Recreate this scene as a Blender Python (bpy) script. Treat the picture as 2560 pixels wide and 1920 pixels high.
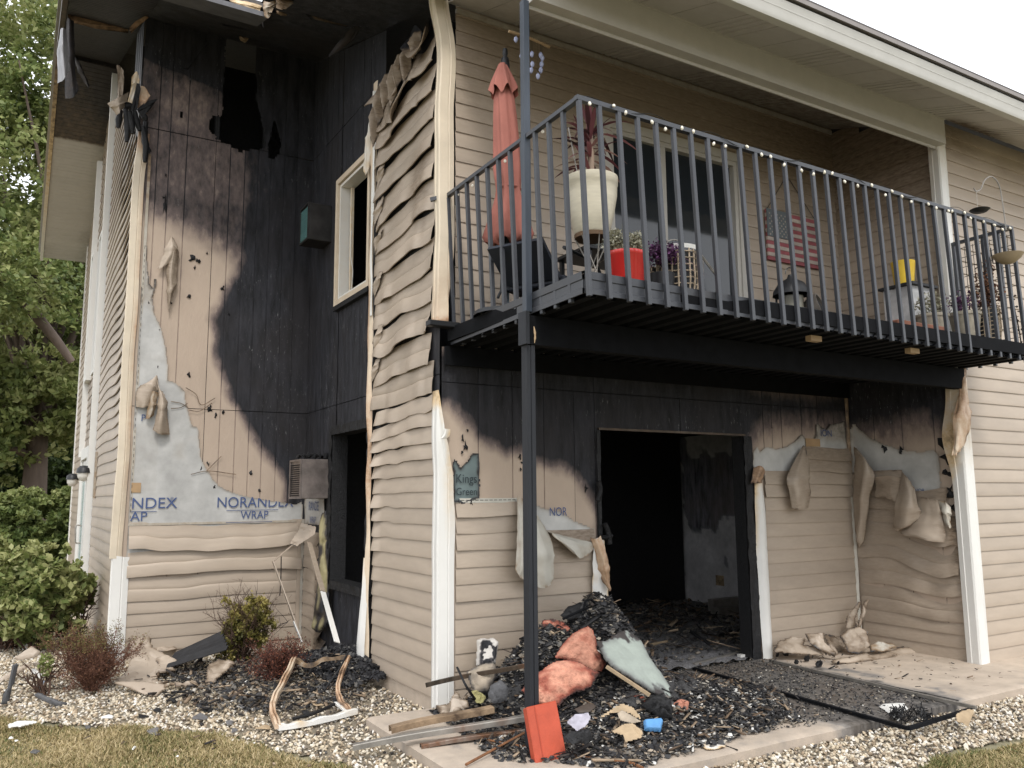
import bpy, bmesh, math, random
import numpy as np
from mathutils import Vector, Matrix
S = bpy.context.scene
for o in list(bpy.data.objects): bpy.data.objects.remove(o)
random.seed(7); RNG = np.random.default_rng(11)
# ---------------------------------------------------------------- camera
CAM = np.array([-2.76888, -5.74815, 1.52835]); FPX = 2062.58
YAW, PITCH, ROLL = math.radians(30.718), math.radians(7.795), math.radians(-.4236)
def _rot():
    fw = np.array([math.sin(YAW)*math.cos(PITCH), math.cos(YAW)*math.cos(PITCH), math.sin(PITCH)])
    rt = np.array([math.cos(YAW), -math.sin(YAW), 0.]); up = np.cross(rt, fw)
    c, s = math.cos(ROLL), math.sin(ROLL)
    return c*rt+s*up, -s*rt+c*up, fw
RT, UP, FW = _rot()
cam = bpy.data.objects.new('camera', bpy.data.cameras.new('camera')); S.collection.objects.link(cam)
cam.matrix_world = Matrix(((RT[0], UP[0], -FW[0], CAM[0]), (RT[1], UP[1], -FW[1], CAM[1]), (RT[2], UP[2], -FW[2], CAM[2]), (0, 0, 0, 1)))
cam.data.sensor_width = 36; cam.data.lens = FPX/2560*36; cam.data.clip_end = 2000; cam.data.clip_start = .05
S.camera = cam
# ---------------------------------------------------------------- sky, sun, exposure (bright overcast)
SUN_EL, SUN_AZ = 52, 200     # azimuth clockwise from +Y
w = bpy.data.worlds.new('World'); S.world = w; w.use_nodes = True
nt = w.node_tree; nt.nodes.clear(); N = nt.nodes.new; L = nt.links.new
sky = N('ShaderNodeTexSky'); sky.sky_type = 'NISHITA'; sky.sun_disc = False
sky.sun_elevation = math.radians(SUN_EL); sky.sun_rotation = math.radians(SUN_AZ); sky.dust_density = 3
hsv = N('ShaderNodeHueSaturation'); hsv.inputs['Saturation'].default_value = .40; hsv.inputs['Value'].default_value = 1.0
L(sky.outputs[0], hsv.inputs['Color'])
tc = N('ShaderNodeTexCoord'); ns = N('ShaderNodeTexNoise'); ns.inputs['Scale'].default_value = 2.2; ns.inputs['Detail'].default_value = 5
L(tc.outputs['Generated'], ns.inputs['Vector'])
mx = N('ShaderNodeMixRGB'); mx.inputs['Color2'].default_value = (9.3, 9.5, 9.9, 1)
rp = N('ShaderNodeValToRGB'); rp.color_ramp.elements[0].position = .3; rp.color_ramp.elements[0].color = (.72,)*3+(1,); rp.color_ramp.elements[1].position = .7; rp.color_ramp.elements[1].color = (.92,)*3+(1,)
L(ns.outputs['Fac'], rp.inputs[0]); L(rp.outputs[0], mx.inputs['Fac']); L(hsv.outputs[0], mx.inputs['Color1'])
bg = N('ShaderNodeBackground'); bg.inputs['Strength'].default_value = .13
wo = N('ShaderNodeOutputWorld'); L(mx.outputs[0], bg.inputs[0]); L(bg.outputs[0], wo.inputs[0])
sd = bpy.data.lights.new('sun', 'SUN'); sd.energy = 1.3; sd.angle = math.radians(14); sd.color = (1, .97, .93)
sun = bpy.data.objects.new('sun', sd); S.collection.objects.link(sun)
el, az = math.radians(SUN_EL), math.radians(SUN_AZ)
sun.rotation_euler = Vector((math.sin(az)*math.cos(el), math.cos(az)*math.cos(el), math.sin(el))).to_track_quat('Z', 'Y').to_euler()
vs = S.view_settings; vs.view_transform = 'Standard'; vs.look = 'None'; vs.exposure = .70; vs.gamma = 1; vs.use_curve_mapping = False
S.cycles.max_bounces = 6; S.cycles.diffuse_bounces = 4; S.cycles.glossy_bounces = 3; S.cycles.transmission_bounces = 4
# ---------------------------------------------------------------- helpers
PW, PD = 2560, 1920
def at(u, v, ax, val):          # a point of the photograph carried onto the plane where it lies
    d = RT*((u-1280)/FPX) - UP*((v-960)/FPX) + FW
    t = (val-CAM[ax])/d[ax]
    return CAM + t*d
def hash2(ix, iy, seed):
    h = (ix*374761393 + iy*668265263 + seed*974711) & 0xffffffff
    h = ((h ^ (h >> 13))*1274126177) & 0xffffffff
    return ((h ^ (h >> 16)) & 0xffff)/65535.
def vn(x, y, seed=0):           # smooth value noise -1..1
    x = np.asarray(x, float); y = np.asarray(y, float); x, y = np.broadcast_arrays(x, y)
    ix = np.floor(x).astype(np.int64); iy = np.floor(y).astype(np.int64); fx = x-ix; fy = y-iy
    fx = fx*fx*(3-2*fx); fy = fy*fy*(3-2*fy)
    a = hash2(ix, iy, seed); b = hash2(ix+1, iy, seed); c = hash2(ix, iy+1, seed); d = hash2(ix+1, iy+1, seed)
    return ((a*(1-fx)+b*fx)*(1-fy)+(c*(1-fx)+d*fx)*fy)*2-1
def fbm(x, y, seed=0, o=3):
    r = 0; a = 1; t = 0
    for i in range(o):
        r = r+a*vn(np.asarray(x)*2**i, np.asarray(y)*2**i, seed+i*17); t += a; a *= .5
    return r/t
def psd(x, y, poly):            # signed distance to a polygon, positive inside
    x = np.asarray(x, float); y = np.asarray(y, float)
    d = np.full(np.broadcast(x, y).shape, 1e9); ins = np.zeros(d.shape, bool); n = len(poly)
    for i in range(n):
        x0, y0 = poly[i]; x1, y1 = poly[(i+1) % n]; ex, ey = x1-x0, y1-y0; L2 = ex*ex+ey*ey+1e-12
        t = np.clip(((x-x0)*ex+(y-y0)*ey)/L2, 0, 1)
        d = np.minimum(d, np.hypot(x-x0-t*ex, y-y0-t*ey))
        if y0 != y1:
            c = ((y0 > y) != (y1 > y)) & (x < (x1-x0)*(y-y0)/(y1-y0)+x0); ins ^= c
    return np.where(ins, d, -d)
def sstep(a, b, x):
    t = np.clip((np.asarray(x, float)-a)/(b-a), 0, 1); return t*t*(3-2*t)
# ---- materials
MATS = {}
def node_mat(name): 
    m = bpy.data.materials.new(name); m.use_nodes = True; m.node_tree.nodes.clear(); MATS[name] = m
    return m, m.node_tree.nodes.new, m.node_tree.links.new
def mat(name, col, rough=.6, metal=0, var=.12, scale=8., bump=.0, bscale=60., scorch=None, dark=(.0125, .0135, .0165), stretch=(1, 1, 1), speck=0., spec=.35, mid=None, emis=None, trans=0, leaf=0, ao_dirt=0):
    """plain procedural material; scorch = middle tone met between the clean colour and char, driven by the 'soot' attribute"""
    m, N, L = node_mat(name)
    out = N('ShaderNodeOutputMaterial'); b = N('ShaderNodeBsdfPrincipled'); L(b.outputs[0], out.inputs[0])
    b.inputs['Roughness'].default_value = rough; b.inputs['Metallic'].default_value = metal
    b.inputs['Specular IOR Level'].default_value = spec
    tc = N('ShaderNodeTexCoord'); mp = N('ShaderNodeMapping'); mp.inputs['Scale'].default_value = stretch
    geo = N('ShaderNodeNewGeometry'); L(geo.outputs['Position'], mp.inputs[0])
    n1 = N('ShaderNodeTexNoise'); n1.inputs['Scale'].default_value = scale; n1.inputs['Detail'].default_value = 6; n1.inputs['Roughness'].default_value = .6; L(mp.outputs[0], n1.inputs['Vector'])
    c = N('ShaderNodeMixRGB'); c.blend_type = 'MULTIPLY'; c.inputs['Fac'].default_value = 1; c.inputs['Color1'].default_value = (*col, 1)
    mr = N('ShaderNodeMapRange'); mr.inputs['From Min'].default_value = .25; mr.inputs['From Max'].default_value = .75; mr.inputs['To Min'].default_value = 1-var; mr.inputs['To Max'].default_value = 1+var*.6
    L(n1.outputs['Fac'], mr.inputs[0]); L(mr.outputs[0], c.inputs['Color2'])
    oi = N('ShaderNodeObjectInfo'); rnd = N('ShaderNodeMapRange'); rnd.inputs['To Min'].default_value = 1-var*.5; rnd.inputs['To Max'].default_value = 1+var*.3
    L(oi.outputs['Random'], rnd.inputs[0]); c2 = N('ShaderNodeMixRGB'); c2.blend_type = 'MULTIPLY'; c2.inputs['Fac'].default_value = 1
    L(c.outputs[0], c2.inputs['Color1']); L(rnd.outputs[0], c2.inputs['Color2']); last = c2
    if scorch is not None:
        at_ = N('ShaderNodeAttribute'); at_.attribute_name = 'soot'
        n2 = N('ShaderNodeTexNoise'); n2.inputs['Scale'].default_value = 14; n2.inputs['Detail'].default_value = 8; n2.inputs['Roughness'].default_value = .65; L(mp.outputs[0], n2.inputs['Vector'])
        ma = N('ShaderNodeMath'); ma.operation = 'MULTIPLY_ADD'; ma.inputs[1].default_value = .7; ma.inputs[2].default_value = -.35; L(n2.outputs['Fac'], ma.inputs[0])
        # noise only where soot is partial
        k = N('ShaderNodeMath'); k.operation = 'PINGPONG'; k.inputs[1].default_value = .5; L(at_.outputs['Fac'], k.inputs[0])
        k2 = N('ShaderNodeMath'); k2.operation = 'MULTIPLY'; L(ma.outputs[0], k2.inputs[0]); L(k.outputs[0], k2.inputs[1])
        k3 = N('ShaderNodeMath'); k3.operation = 'MULTIPLY_ADD'; k3.inputs[1].default_value = 3.0; L(k2.outputs[0], k3.inputs[0]); L(at_.outputs['Fac'], k3.inputs[2])
        r = N('ShaderNodeValToRGB'); e = r.color_ramp.elements
        e[0].position = .04; e[0].color = (0, 0, 0, 1); e[1].position = .42; e[1].color = (1, 1, 1, 1); L(k3.outputs[0], r.inputs[0])
        mA = N('ShaderNodeMixRGB'); mA.inputs['Color2'].default_value = (*scorch, 1); L(r.outputs[0], mA.inputs['Fac']); L(last.outputs[0], mA.inputs['Color1'])
        r2 = N('ShaderNodeValToRGB'); e = r2.color_ramp.elements; e[0].position = .4; e[0].color = (0, 0, 0, 1); e[1].position = .8; e[1].color = (1, 1, 1, 1); L(k3.outputs[0], r2.inputs[0])
        # char colour with faint variation and ash specks
        n3 = N('ShaderNodeTexNoise'); n3.inputs['Scale'].default_value = 5; n3.inputs['Detail'].default_value = 9; n3.inputs['Roughness'].default_value = .7
        mp3 = N('ShaderNodeMapping'); mp3.inputs['Scale'].default_value = (2.4, 2.4, .5); L(geo.outputs['Position'], mp3.inputs[0]); L(mp3.outputs[0], n3.inputs['Vector'])
        r3 = N('ShaderNodeValToRGB'); e = r3.color_ramp.elements; e[0].position = .36; e[0].color = (*[q*.55 for q in dark], 1); e[1].position = .66; e[1].color = (dark[0]*3.4, dark[1]*3.2, dark[2]*3.0, 1); L(n3.outputs['Fac'], r3.inputs[0])
        nb = N('ShaderNodeTexNoise'); nb.inputs['Scale'].default_value = 1.3; nb.inputs['Detail'].default_value = 4; L(geo.outputs['Position'], nb.inputs['Vector'])
        rb_ = N('ShaderNodeValToRGB'); e = rb_.color_ramp.elements; e[0].position = .45; e[0].color = (0, 0, 0, 1); e[1].position = .66; e[1].color = (.6, .6, .6, 1); L(nb.outputs['Fac'], rb_.inputs[0])
        mb_ = N('ShaderNodeMixRGB'); mb_.inputs['Color2'].default_value = (dark[0]*2.3, dark[1]*1.85, dark[2]*1.45, 1); L(rb_.outputs[0], mb_.inputs['Fac']); L(r3.outputs[0], mb_.inputs['Color1']); r3 = mb_; dk = r3
        if speck:
            n4 = N('ShaderNodeTexNoise'); n4.inputs['Scale'].default_value = 30; n4.inputs['Detail'].default_value = 6; n4.inputs['Roughness'].default_value = .75
            mp4 = N('ShaderNodeMapping'); mp4.inputs['Scale'].default_value = (1.5, 1.5, .35); L(geo.outputs['Position'], mp4.inputs[0]); L(mp4.outputs[0], n4.inputs['Vector'])
            r4 = N('ShaderNodeValToRGB'); e = r4.color_ramp.elements; e[0].position = .59; e[0].color = (0, 0, 0, 1); e[1].position = .70; e[1].color = (speck,)*3+(1,); L(n4.outputs['Fac'], r4.inputs[0])
            n5 = N('ShaderNodeTexNoise'); n5.inputs['Scale'].default_value = 1.7; L(geo.outputs['Position'], n5.inputs['Vector'])
            r5 = N('ShaderNodeValToRGB'); e = r5.color_ramp.elements; e[0].position = .45; e[1].position = .62; L(n5.outputs['Fac'], r5.inputs[0])
            mm = N('ShaderNodeMath'); mm.operation = 'MULTIPLY'; L(r4.outputs[0], mm.inputs[0]); L(r5.outputs[0], mm.inputs[1])
            m4 = N('ShaderNodeMixRGB'); m4.inputs['Color2'].default_value = (.22, .22, .225, 1); L(mm.outputs[0], m4.inputs['Fac']); L(r3.outputs[0], m4.inputs['Color1']); dk = m4
        mB = N('ShaderNodeMixRGB'); L(r2.outputs[0], mB.inputs['Fac']); L(mA.outputs[0], mB.inputs['Color1']); L(dk.outputs[0], mB.inputs['Color2']); last = mB
    L(last.outputs[0], b.inputs['Base Color'])
    if bump:
        n6 = N('ShaderNodeTexNoise'); n6.inputs['Scale'].default_value = bscale; n6.inputs['Detail'].default_value = 5; L(mp.outputs[0], n6.inputs['Vector'])
        bm = N('ShaderNodeBump'); bm.inputs['Strength'].default_value = bump; bm.inputs['Distance'].default_value = .01; L(n6.outputs['Fac'], bm.inputs['Height']); L(bm.outputs[0], b.inputs['Normal'])
    if trans: b.inputs['Transmission Weight'].default_value = trans
    if leaf:
        tr = N('ShaderNodeBsdfTranslucent'); L(last.outputs[0], tr.inputs[0]); ms = N('ShaderNodeMixShader'); ms.inputs[0].default_value = leaf
        L(b.outputs[0], ms.inputs[1]); L(tr.outputs[0], ms.inputs[2]); L(ms.outputs[0], out.inputs[0])
    if emis: b.inputs['Emission Color'].default_value = (*emis, 1); b.inputs['Emission Strength'].default_value = 1
    return m
VINYL = mat('vinyl_tan', (.400, .330, .260), rough=.42, var=.13, scale=2.2, bump=.06, bscale=90, scorch=(.17, .125, .085), stretch=(1, 1, 4))
VINYLB = mat('vinyl_back_grey', (.5, .48, .42), rough=.55, var=.1, scorch=(.25, .17, .1))
WHITE = mat('white_trim', (.68, .67, .635), rough=.45, var=.06, scale=4, scorch=(.62, .46, .27), dark=(.03, .02, .015))
AGED = mat('aged_white_gutter', (.56, .55, .52), rough=.5, var=.14, scale=2.5)
CREAM = mat('scorched_cream_trim', (.66, .57, .44), rough=.5, var=.15, scale=4, scorch=(.45, .29, .18), dark=(.02, .014, .012))
SHEATH = mat('primed_sheathing', (.44, .35, .275), rough=.75, var=.12, scale=3, bump=.3, bscale=45, scorch=(.15, .115, .105), dark=(.0088, .0095, .0125), stretch=(1, 1, .5), speck=1.0)
BRAD = mat('charred_panel', (.02, .02, .022), rough=.7, var=.5, scale=12, bump=.3, bscale=50, scorch=(.05, .04, .035), speck=.8)
CHAR = mat('char', (.011, .011, .012), rough=.65, var=.6, scale=25, bump=.6, bscale=70)
ASH = mat('ash_grey', (.13, .125, .12), rough=.9, var=.5, scale=30, bump=.5)
WRAP = mat('house_wrap', (.50, .495, .475), rough=.55, var=.30, scale=4, bump=.12, bscale=25, scorch=(.33, .30, .26), dark=(.03, .028, .026))
INK = mat('blue_ink', (.06, .09, .20), rough=.6, var=.1)
BLKINK = mat('black_ink', (.02, .03, .035), rough=.6, var=.1)
RAIL = mat('grey_painted_steel', (.036, .039, .046), rough=.42, var=.2, scale=14, metal=.0, spec=.5, bump=.08, scorch=(.03, .03, .033))
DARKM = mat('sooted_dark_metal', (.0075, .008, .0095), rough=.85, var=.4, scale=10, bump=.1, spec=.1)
POLE = mat('dark_painted_post', (.021, .023, .028), spec=.3, rough=.6, var=.35, scale=9, stretch=(1, 1, .15), bump=.15, scorch=(.02, .02, .02))
SOFF = mat('soffit_panel', (.50, .475, .45), rough=.5, var=.06, scorch=(.12, .09, .065), dark=(.013, .013, .016))
BEAMW = mat('beam_wrap', (.48, .455, .41), rough=.5, var=.08, scorch=(.2, .15, .1))
ROOFM = mat('asphalt_shingle', (.10, .09, .085), rough=.9, var=.3, scale=30, bump=.4)
GLASS = mat('dark_glass', (.02, .025, .03), rough=.06, var=.1, spec=.6)
CONC = mat('concrete', (.46, .38, .30), rough=.85, var=.22, scale=5, bump=.25, bscale=80, scorch=(.22, .2, .18), dark=(.05, .048, .046), speck=.9)
BLACKP = mat('black_plastic', (.018, .019, .021), rough=.45, var=.2)
STEEL = mat('galvanised_steel', (.30, .28, .25), rough=.45, metal=.5, var=.35, scale=12, scorch=(.16, .08, .045), dark=(.03, .025, .02))
# ---- mesh plumbing
def link(name, me, mats, parent=None, smooth=None, **props):
    o = bpy.data.objects.new(name, me); S.collection.objects.link(o)
    for m in (mats if isinstance(mats, (list, tuple)) else [mats]): me.materials.append(m)
    if parent is not None: o.parent = parent
    if smooth is not None:
        me.polygons.foreach_set('use_smooth', [True]*len(me.polygons))
        if smooth < 180: me.set_sharp_from_angle(angle=math.radians(smooth))
    for k, v in props.items(): o[k] = v
    return o
def thing(name, label, cat, loc=(0, 0, 0), rz=0, group=None):
    o = bpy.data.objects.new(name, None); S.collection.objects.link(o); o.location = loc; o.rotation_euler = (0, 0, rz)
    o['label'] = label; o['category'] = cat; o.empty_display_size = .1
    if group: o['group'] = group
    return o
def tag(o, label, cat, group=None):
    o['label'] = label; o['category'] = cat
    if group: o['group'] = group
    return o
def mesh_np(name, V, F, soot=None):
    me = bpy.data.meshes.new(name); V = np.asarray(V, np.float32); me.vertices.add(len(V)); me.vertices.foreach_set('co', V.ravel())
    F = np.asarray(F, np.int32); k = F.shape[1]; n = len(F)
    me.loops.add(n*k); me.loops.foreach_set('vertex_index', F.ravel()); me.polygons.add(n)
    me.polygons.foreach_set('loop_start', np.arange(0, n*k, k, dtype=np.int32)); me.polygons.foreach_set('loop_total', np.full(n, k, np.int32))
    if soot is not None:
        a = me.attributes.new('soot', 'FLOAT', 'POINT'); a.data.foreach_set('value', np.clip(np.asarray(soot, np.float32).ravel(), 0, 1))
    me.update(calc_edges=True); return me
class Fr:       # a wall frame: s along the wall, z up, n outwards
    def __init__(f, o, s, n): f.o = np.array(o, float); f.s = np.array(s, float); f.n = np.array(n, float)
    def p(f, s, z, n):
        s, z, n = np.broadcast_arrays(np.asarray(s, float), np.asarray(z, float), np.asarray(n, float))
        return f.o+s[..., None]*f.s+z[..., None]*np.array([0, 0, 1.])+n[..., None]*f.n
    def q(f, u, v, ax=None):
        ax = int(np.argmax(np.abs(f.n))); P = at(u, v, ax, f.o[ax]); return float((P-f.o)@f.s), float(P[2]-f.o[2])
def grid(name, P, mats, parent=None, soot=None, mask=None, smooth=30, thick=0, nrm=None, **props):
    """P (a,b,3) grid of points -> mesh; mask (a-1,b-1) True keeps a face; thick adds a back skin along nrm"""
    a, b = P.shape[:2]; idx = np.arange(a*b).reshape(a, b)
    F = np.stack([idx[:-1, :-1], idx[1:, :-1], idx[1:, 1:], idx[:-1, 1:]], -1)
    F = F[mask] if mask is not None else F.reshape(-1, 4)
    V = P.reshape(-1, 3); so = None if soot is None else np.broadcast_to(soot, (a, b)).reshape(-1)
    if thick:
        n0 = len(V); V = np.concatenate([V, V-np.asarray(nrm)*thick]); Fb = F[:, ::-1]+n0
        # rim
        ed = {}
        for q in F.tolist():
            for i in range(4):
                e = (q[i], q[(i+1) % 4]); r = (e[1], e[0])
                if r in ed: del ed[r]
                else: ed[e] = 1
        R_ = np.array([[e[1], e[0], e[0]+n0, e[1]+n0] for e in ed], int).reshape(-1, 4)
        F = np.concatenate([F, Fb, R_]); so = None if so is None else np.concatenate([so, so])
    # drop unused verts
    used = np.zeros(len(V), bool); used[F.ravel()] = True; remap = np.cumsum(used)-1
    V = V[used]; F = remap[F]; so = None if so is None else so[used]
    return link(name, mesh_np(name, V, F, so), mats, parent, smooth, **props)
def bx(bm, x0, x1, y0, y1, z0, z1, M=None):
    vs = [bm.verts.new(Vector((x, y, z)) if M is None else M @ Vector((x, y, z))) for x in (x0, x1) for y in (y0, y1) for z in (z0, z1)]
    for f in ((0, 1, 3, 2), (4, 6, 7, 5), (0, 4, 5, 1), (2, 3, 7, 6), (0, 2, 6, 4), (1, 5, 7, 3)): bm.faces.new([vs[i] for i in f])
def bmo(name, bm, mats, parent=None, bevel=0, smooth=None, soot=None, **props):
    if bevel: bmesh.ops.bevel(bm, geom=bm.edges[:], offset=bevel, segments=1, affect='EDGES', profile=.5)
    bmesh.ops.recalc_face_normals(bm, faces=bm.faces[:])
    me = bpy.data.meshes.new(name); bm.to_mesh(me); bm.free()
    if soot is not None:
        a = me.attributes.new('soot', 'FLOAT', 'POINT'); co = np.empty(len(me.vertices)*3); me.vertices.foreach_get('co', co)
        s = soot(*co.reshape(-1, 3).T) if callable(soot) else np.full(len(me.vertices), soot)
        a.data.foreach_set('value', np.clip(np.asarray(s, np.float32), 0, 1))
    return link(name, me, mats, parent, smooth, **props)
def box(name, x0, x1, y0, y1, z0, z1, mats, parent=None, bevel=0, soot=None, **props):
    bm = bmesh.new(); bx(bm, x0, x1, y0, y1, z0, z1); return bmo(name, bm, mats, parent, bevel, soot=soot, **props)
def tube_np(pts, r, k=8, cap=True):
    pts = np.asarray(pts, float); n = len(pts); r = np.broadcast_to(np.asarray(r, float), (n,))
    T = np.gradient(pts, axis=0); T /= np.linalg.norm(T, axis=1)[:, None]+1e-9
    up = np.array([0, 0, 1.]) if abs(T[0][2]) < .9 else np.array([1., 0, 0]); V = []
    a = np.cross(T[0], up); a /= np.linalg.norm(a)
    for i in range(n):
        a = a-T[i]*(a@T[i]); a /= np.linalg.norm(a)+1e-9; b = np.cross(T[i], a)
        th = np.arange(k)*2*math.pi/k
        V.append(pts[i]+r[i]*(np.cos(th)[:, None]*a+np.sin(th)[:, None]*b))
    V = np.concatenate(V); F = []
    for i in range(n-1):
        for j in range(k): F.append((i*k+j, i*k+(j+1) % k, (i+1)*k+(j+1) % k, (i+1)*k+j))
    if cap:
        V = np.concatenate([V, pts[:1], pts[-1:]]); c0 = n*k
        for j in range(k): F.append((j, c0, c0, (j+1) % k)) ; F.append(((n-1)*k+j, (n-1)*k+(j+1) % k, c0+1, c0+1))
    return V, F
def mesh_list(name, V, F, mats, parent=None, smooth=None, soot=None, **props):
    me = bpy.data.meshes.new(name); F2 = []
    for f in F:
        g = [];
        for i in f:
            if i not in g: g.append(int(i))
        if len(g) > 2: F2.append(g)
    me.from_pydata([tuple(map(float, v)) for v in V], [], F2); me.update()
    if soot is not None:
        a = me.attributes.new('soot', 'FLOAT', 'POINT'); a.data.foreach_set('value', np.clip(np.broadcast_to(np.asarray(soot, np.float32), (len(V),)), 0, 1))
    return link(name, me, mats, parent, smooth, **props)
def tube(name, pts, r, mats, parent=None, k=8, **props):
    V, F = tube_np(pts, r, k); return mesh_list(name, V, F, mats, parent, 60, **props)
def lathe(name, prof, mats, parent=None, k=20, loc=(0, 0, 0), smooth=50, wob=0, **props):
    V = []; F = []; n = len(prof)
    for i, (r, z) in enumerate(prof):
        for j in range(k):
            a = 2*math.pi*j/k; rr = r*(1+wob*math.sin(j*5.1+i))
            V.append((loc[0]+rr*math.cos(a), loc[1]+rr*math.sin(a), loc[2]+z))
    for i in range(n-1):
        for j in range(k): F.append((i*k+j, i*k+(j+1) % k, (i+1)*k+(j+1) % k, (i+1)*k+j))
    return mesh_list(name, V, F, mats, parent, smooth, **props)
def curve_pts(P, n=8):          # Catmull-Rom through points
    P = np.asarray(P, float); Q = np.vstack([2*P[0]-P[1], P, 2*P[-1]-P[-2]]); out = []
    for i in range(1, len(Q)-2):
        for t in np.linspace(0, 1, n, endpoint=False):
            out.append(.5*((2*Q[i])+(-Q[i-1]+Q[i+1])*t+(2*Q[i-1]-5*Q[i]+4*Q[i+1]-Q[i+2])*t*t+(-Q[i-1]+3*Q[i]-3*Q[i+1]+Q[i+2])*t**3))
    out.append(Q[-2]); return np.array(out)
def dup(root, loc=None, rz=None, **props):
    r = root.copy(); S.collection.objects.link(r)
    if loc is not None: r.location = loc
    if rz is not None: r.rotation_euler = (0, 0, rz)
    for k, v in props.items(): r[k] = v
    for ch in list(root.children):
        c = ch.copy(); S.collection.objects.link(c); c.parent = r
        for g in list(ch.children):
            d = g.copy(); S.collection.objects.link(d); d.parent = c
    return r
def part(name, parent):          # an Empty part that carries sub-parts
    o = bpy.data.objects.new(name, None); S.collection.objects.link(o); o.parent = parent; return o
def text(name, body, size, F, s, z, n, mats, parent, sx=1., cut=None, smin=None, extrude=0):
    """flat print on a wall frame; s,z = left end of the baseline"""
    cu = bpy.data.curves.new(name, 'FONT'); cu.body = body; cu.size = size; cu.extrude = extrude
    o = bpy.data.objects.new(name, cu); S.collection.objects.link(o); dg = bpy.context.evaluated_depsgraph_get()
    me = bpy.data.meshes.new_from_object(o.evaluated_get(dg)); bpy.data.objects.remove(o); bpy.data.curves.remove(cu)
    bm = bmesh.new(); bm.from_mesh(me)
    if smin is not None:
        bmesh.ops.bisect_plane(bm, geom=bm.verts[:]+bm.edges[:]+bm.faces[:], plane_co=((smin-s)/sx, 0, 0), plane_no=(-1, 0, 0), clear_outer=True)
    if cut is not None:      # line (s0,z0)-(s1,z1): keep what lies below
        (a, b), (c, d) = cut; e = Vector(((c-a)/sx, d-b, 0)); nn = Vector((-e.y, e.x, 0))
        bmesh.ops.bisect_plane(bm, geom=bm.verts[:]+bm.edges[:]+bm.faces[:], plane_co=((a-s)/sx, b-z, 0), plane_no=nn, clear_outer=True)
    co = np.array([v.co[:] for v in bm.verts]).reshape(-1, 3); P = F.p(s+co[:, 0]*sx, z+co[:, 1], n+co[:, 2])
    for v, q in zip(bm.verts, P): v.co = q
    bm.to_mesh(me); bm.free(); return link(name, me, mats, parent)
# ================================================================ the building
C_ = .127; A_ = 3.49; G_ = 1.24; E_ = 4.845; GX = -1.9; NY = 11.76; SL = .33
def roofz(y): y = np.asarray(y, float); return np.minimum(5.6+SL*y, 5.6+SL*(14.2-y))
BLD = thing('apartment_building', 'two-storey tan vinyl-sided apartment house with a fire-blackened corner and melted siding', 'building')
FP = Fr((0, 0, 0), (1, 0, 0), (0, -1, 0))          # patio wall, y = 0
FS = Fr((0, 0, 0), (0, 1, 0), (-1, 0, 0))          # short wall, x = 0
FB = Fr((0, A_, 0), (1, 0, 0), (0, -1, 0))         # recessed wall, y = A
FG = Fr((GX, 0, 0), (0, 1, 0), (-1, 0, 0))         # gable wall, x = GX
FR_ = Fr((E_, 0, 0), (0, 1, 0), (-1, 0, 0))        # return wall, x = E (s negative)
FF = Fr((0, -G_, 0), (1, 0, 0), (0, -1, 0))        # front wall
PROF2 = np.array([(.000, .001), (.000, .0115), (.010, .0135), (.05, .0145), (.10, .014), (.124, .0095), (.129, .0055), (.136, .0085), (.17, .011), (.21, .0085), (.245, .0055), (.261, .004)])
PROF = np.array([(.000, .001), (.000, .0155), (.010, .0165), (.045, .0135), (.085, .010), (.12, .0065), (.134, .004)])
def plank(parent, F, s0, s1, z, warp=None, soot=None, mats=VINYL, ns=None, h=None, s0f=None, s1f=None, ds=.05, n0=0., name='siding_plank', dbl=False):
    ns = ns or max(2, int(abs(s1-s0)/ds)+1) if (warp or soot) else 2
    pr = (PROF2 if dbl else PROF).copy()
    if h is not None: pr[:, 0] = pr[:, 0]*(h+.007)/.134
    t = np.linspace(0, 1, ns)[:, None]; zz = z+pr[None, :, 0]+0*t; nn = pr[None, :, 1]+0*t+n0
    a = s0+(s0f(zz) if s0f else 0); b = s1+(s1f(zz) if s1f else 0); s = a+(b-a)*t+0*zz
    if warp:
        low = np.clip(1-pr[None, :, 0]/(.2 if dbl else .134), 0, 1)
        d_s, d_z, d_n = warp(s, zz, low, z); s, zz, nn = s+d_s, zz+d_z, nn+d_n
    P = F.p(s, zz, nn); so = None if soot is None else soot(s, zz)
    return grid(name, P, mats, parent, so, smooth=35)
# ---- soot fields --------------------------------------------------
HB = [(-.10, .9), (-.255, 1.694), (-.524, 2.12), (-.835, 2.567), (-1.003, 3.11), (-1.09, 3.465), (-.98, 3.737), (-.80, 4.185), (-.84, 4.6), (-.86, 5.5), (-1.12, 6.05), (-2.1, 6.25), (-2.1, 7.2), (1, 7.2), (1, .9)]
def soot_B(s, z):
    w_ = .07*fbm(s*3, z*3, 3)
    heavy = sstep(-.09, .12, psd(s, z, HB)+w_+.0*s)
    upl = sstep(-.35, .10, psd(s, z, [(-.78, 4.3), (-1.2, 4.55), (-2.1, 4.75), (-2.1, 7.4), (1, 7.4), (1, 4.3)])+.9*w_)*.66
    pale_patch = sstep(.0, .4, 1-np.hypot((s+1.45)/.32, (z-5.85)/.34)+1.5*w_)*.30      # bared patch under the seam
    v = np.maximum(heavy, upl)
    v = v*(1-.22*sstep(4.7, 4.9, z)*sstep(.1, -.8, s)*(1-sstep(5.55, 6.3, z))) - .5*pale_patch
    v = np.maximum(v, .10*sstep(.1, .6, fbm(s*5, z*4, 9))*sstep(1.3, 4.6, z))
    # scorched drips
    return np.clip(v, 0, 1)
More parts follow.
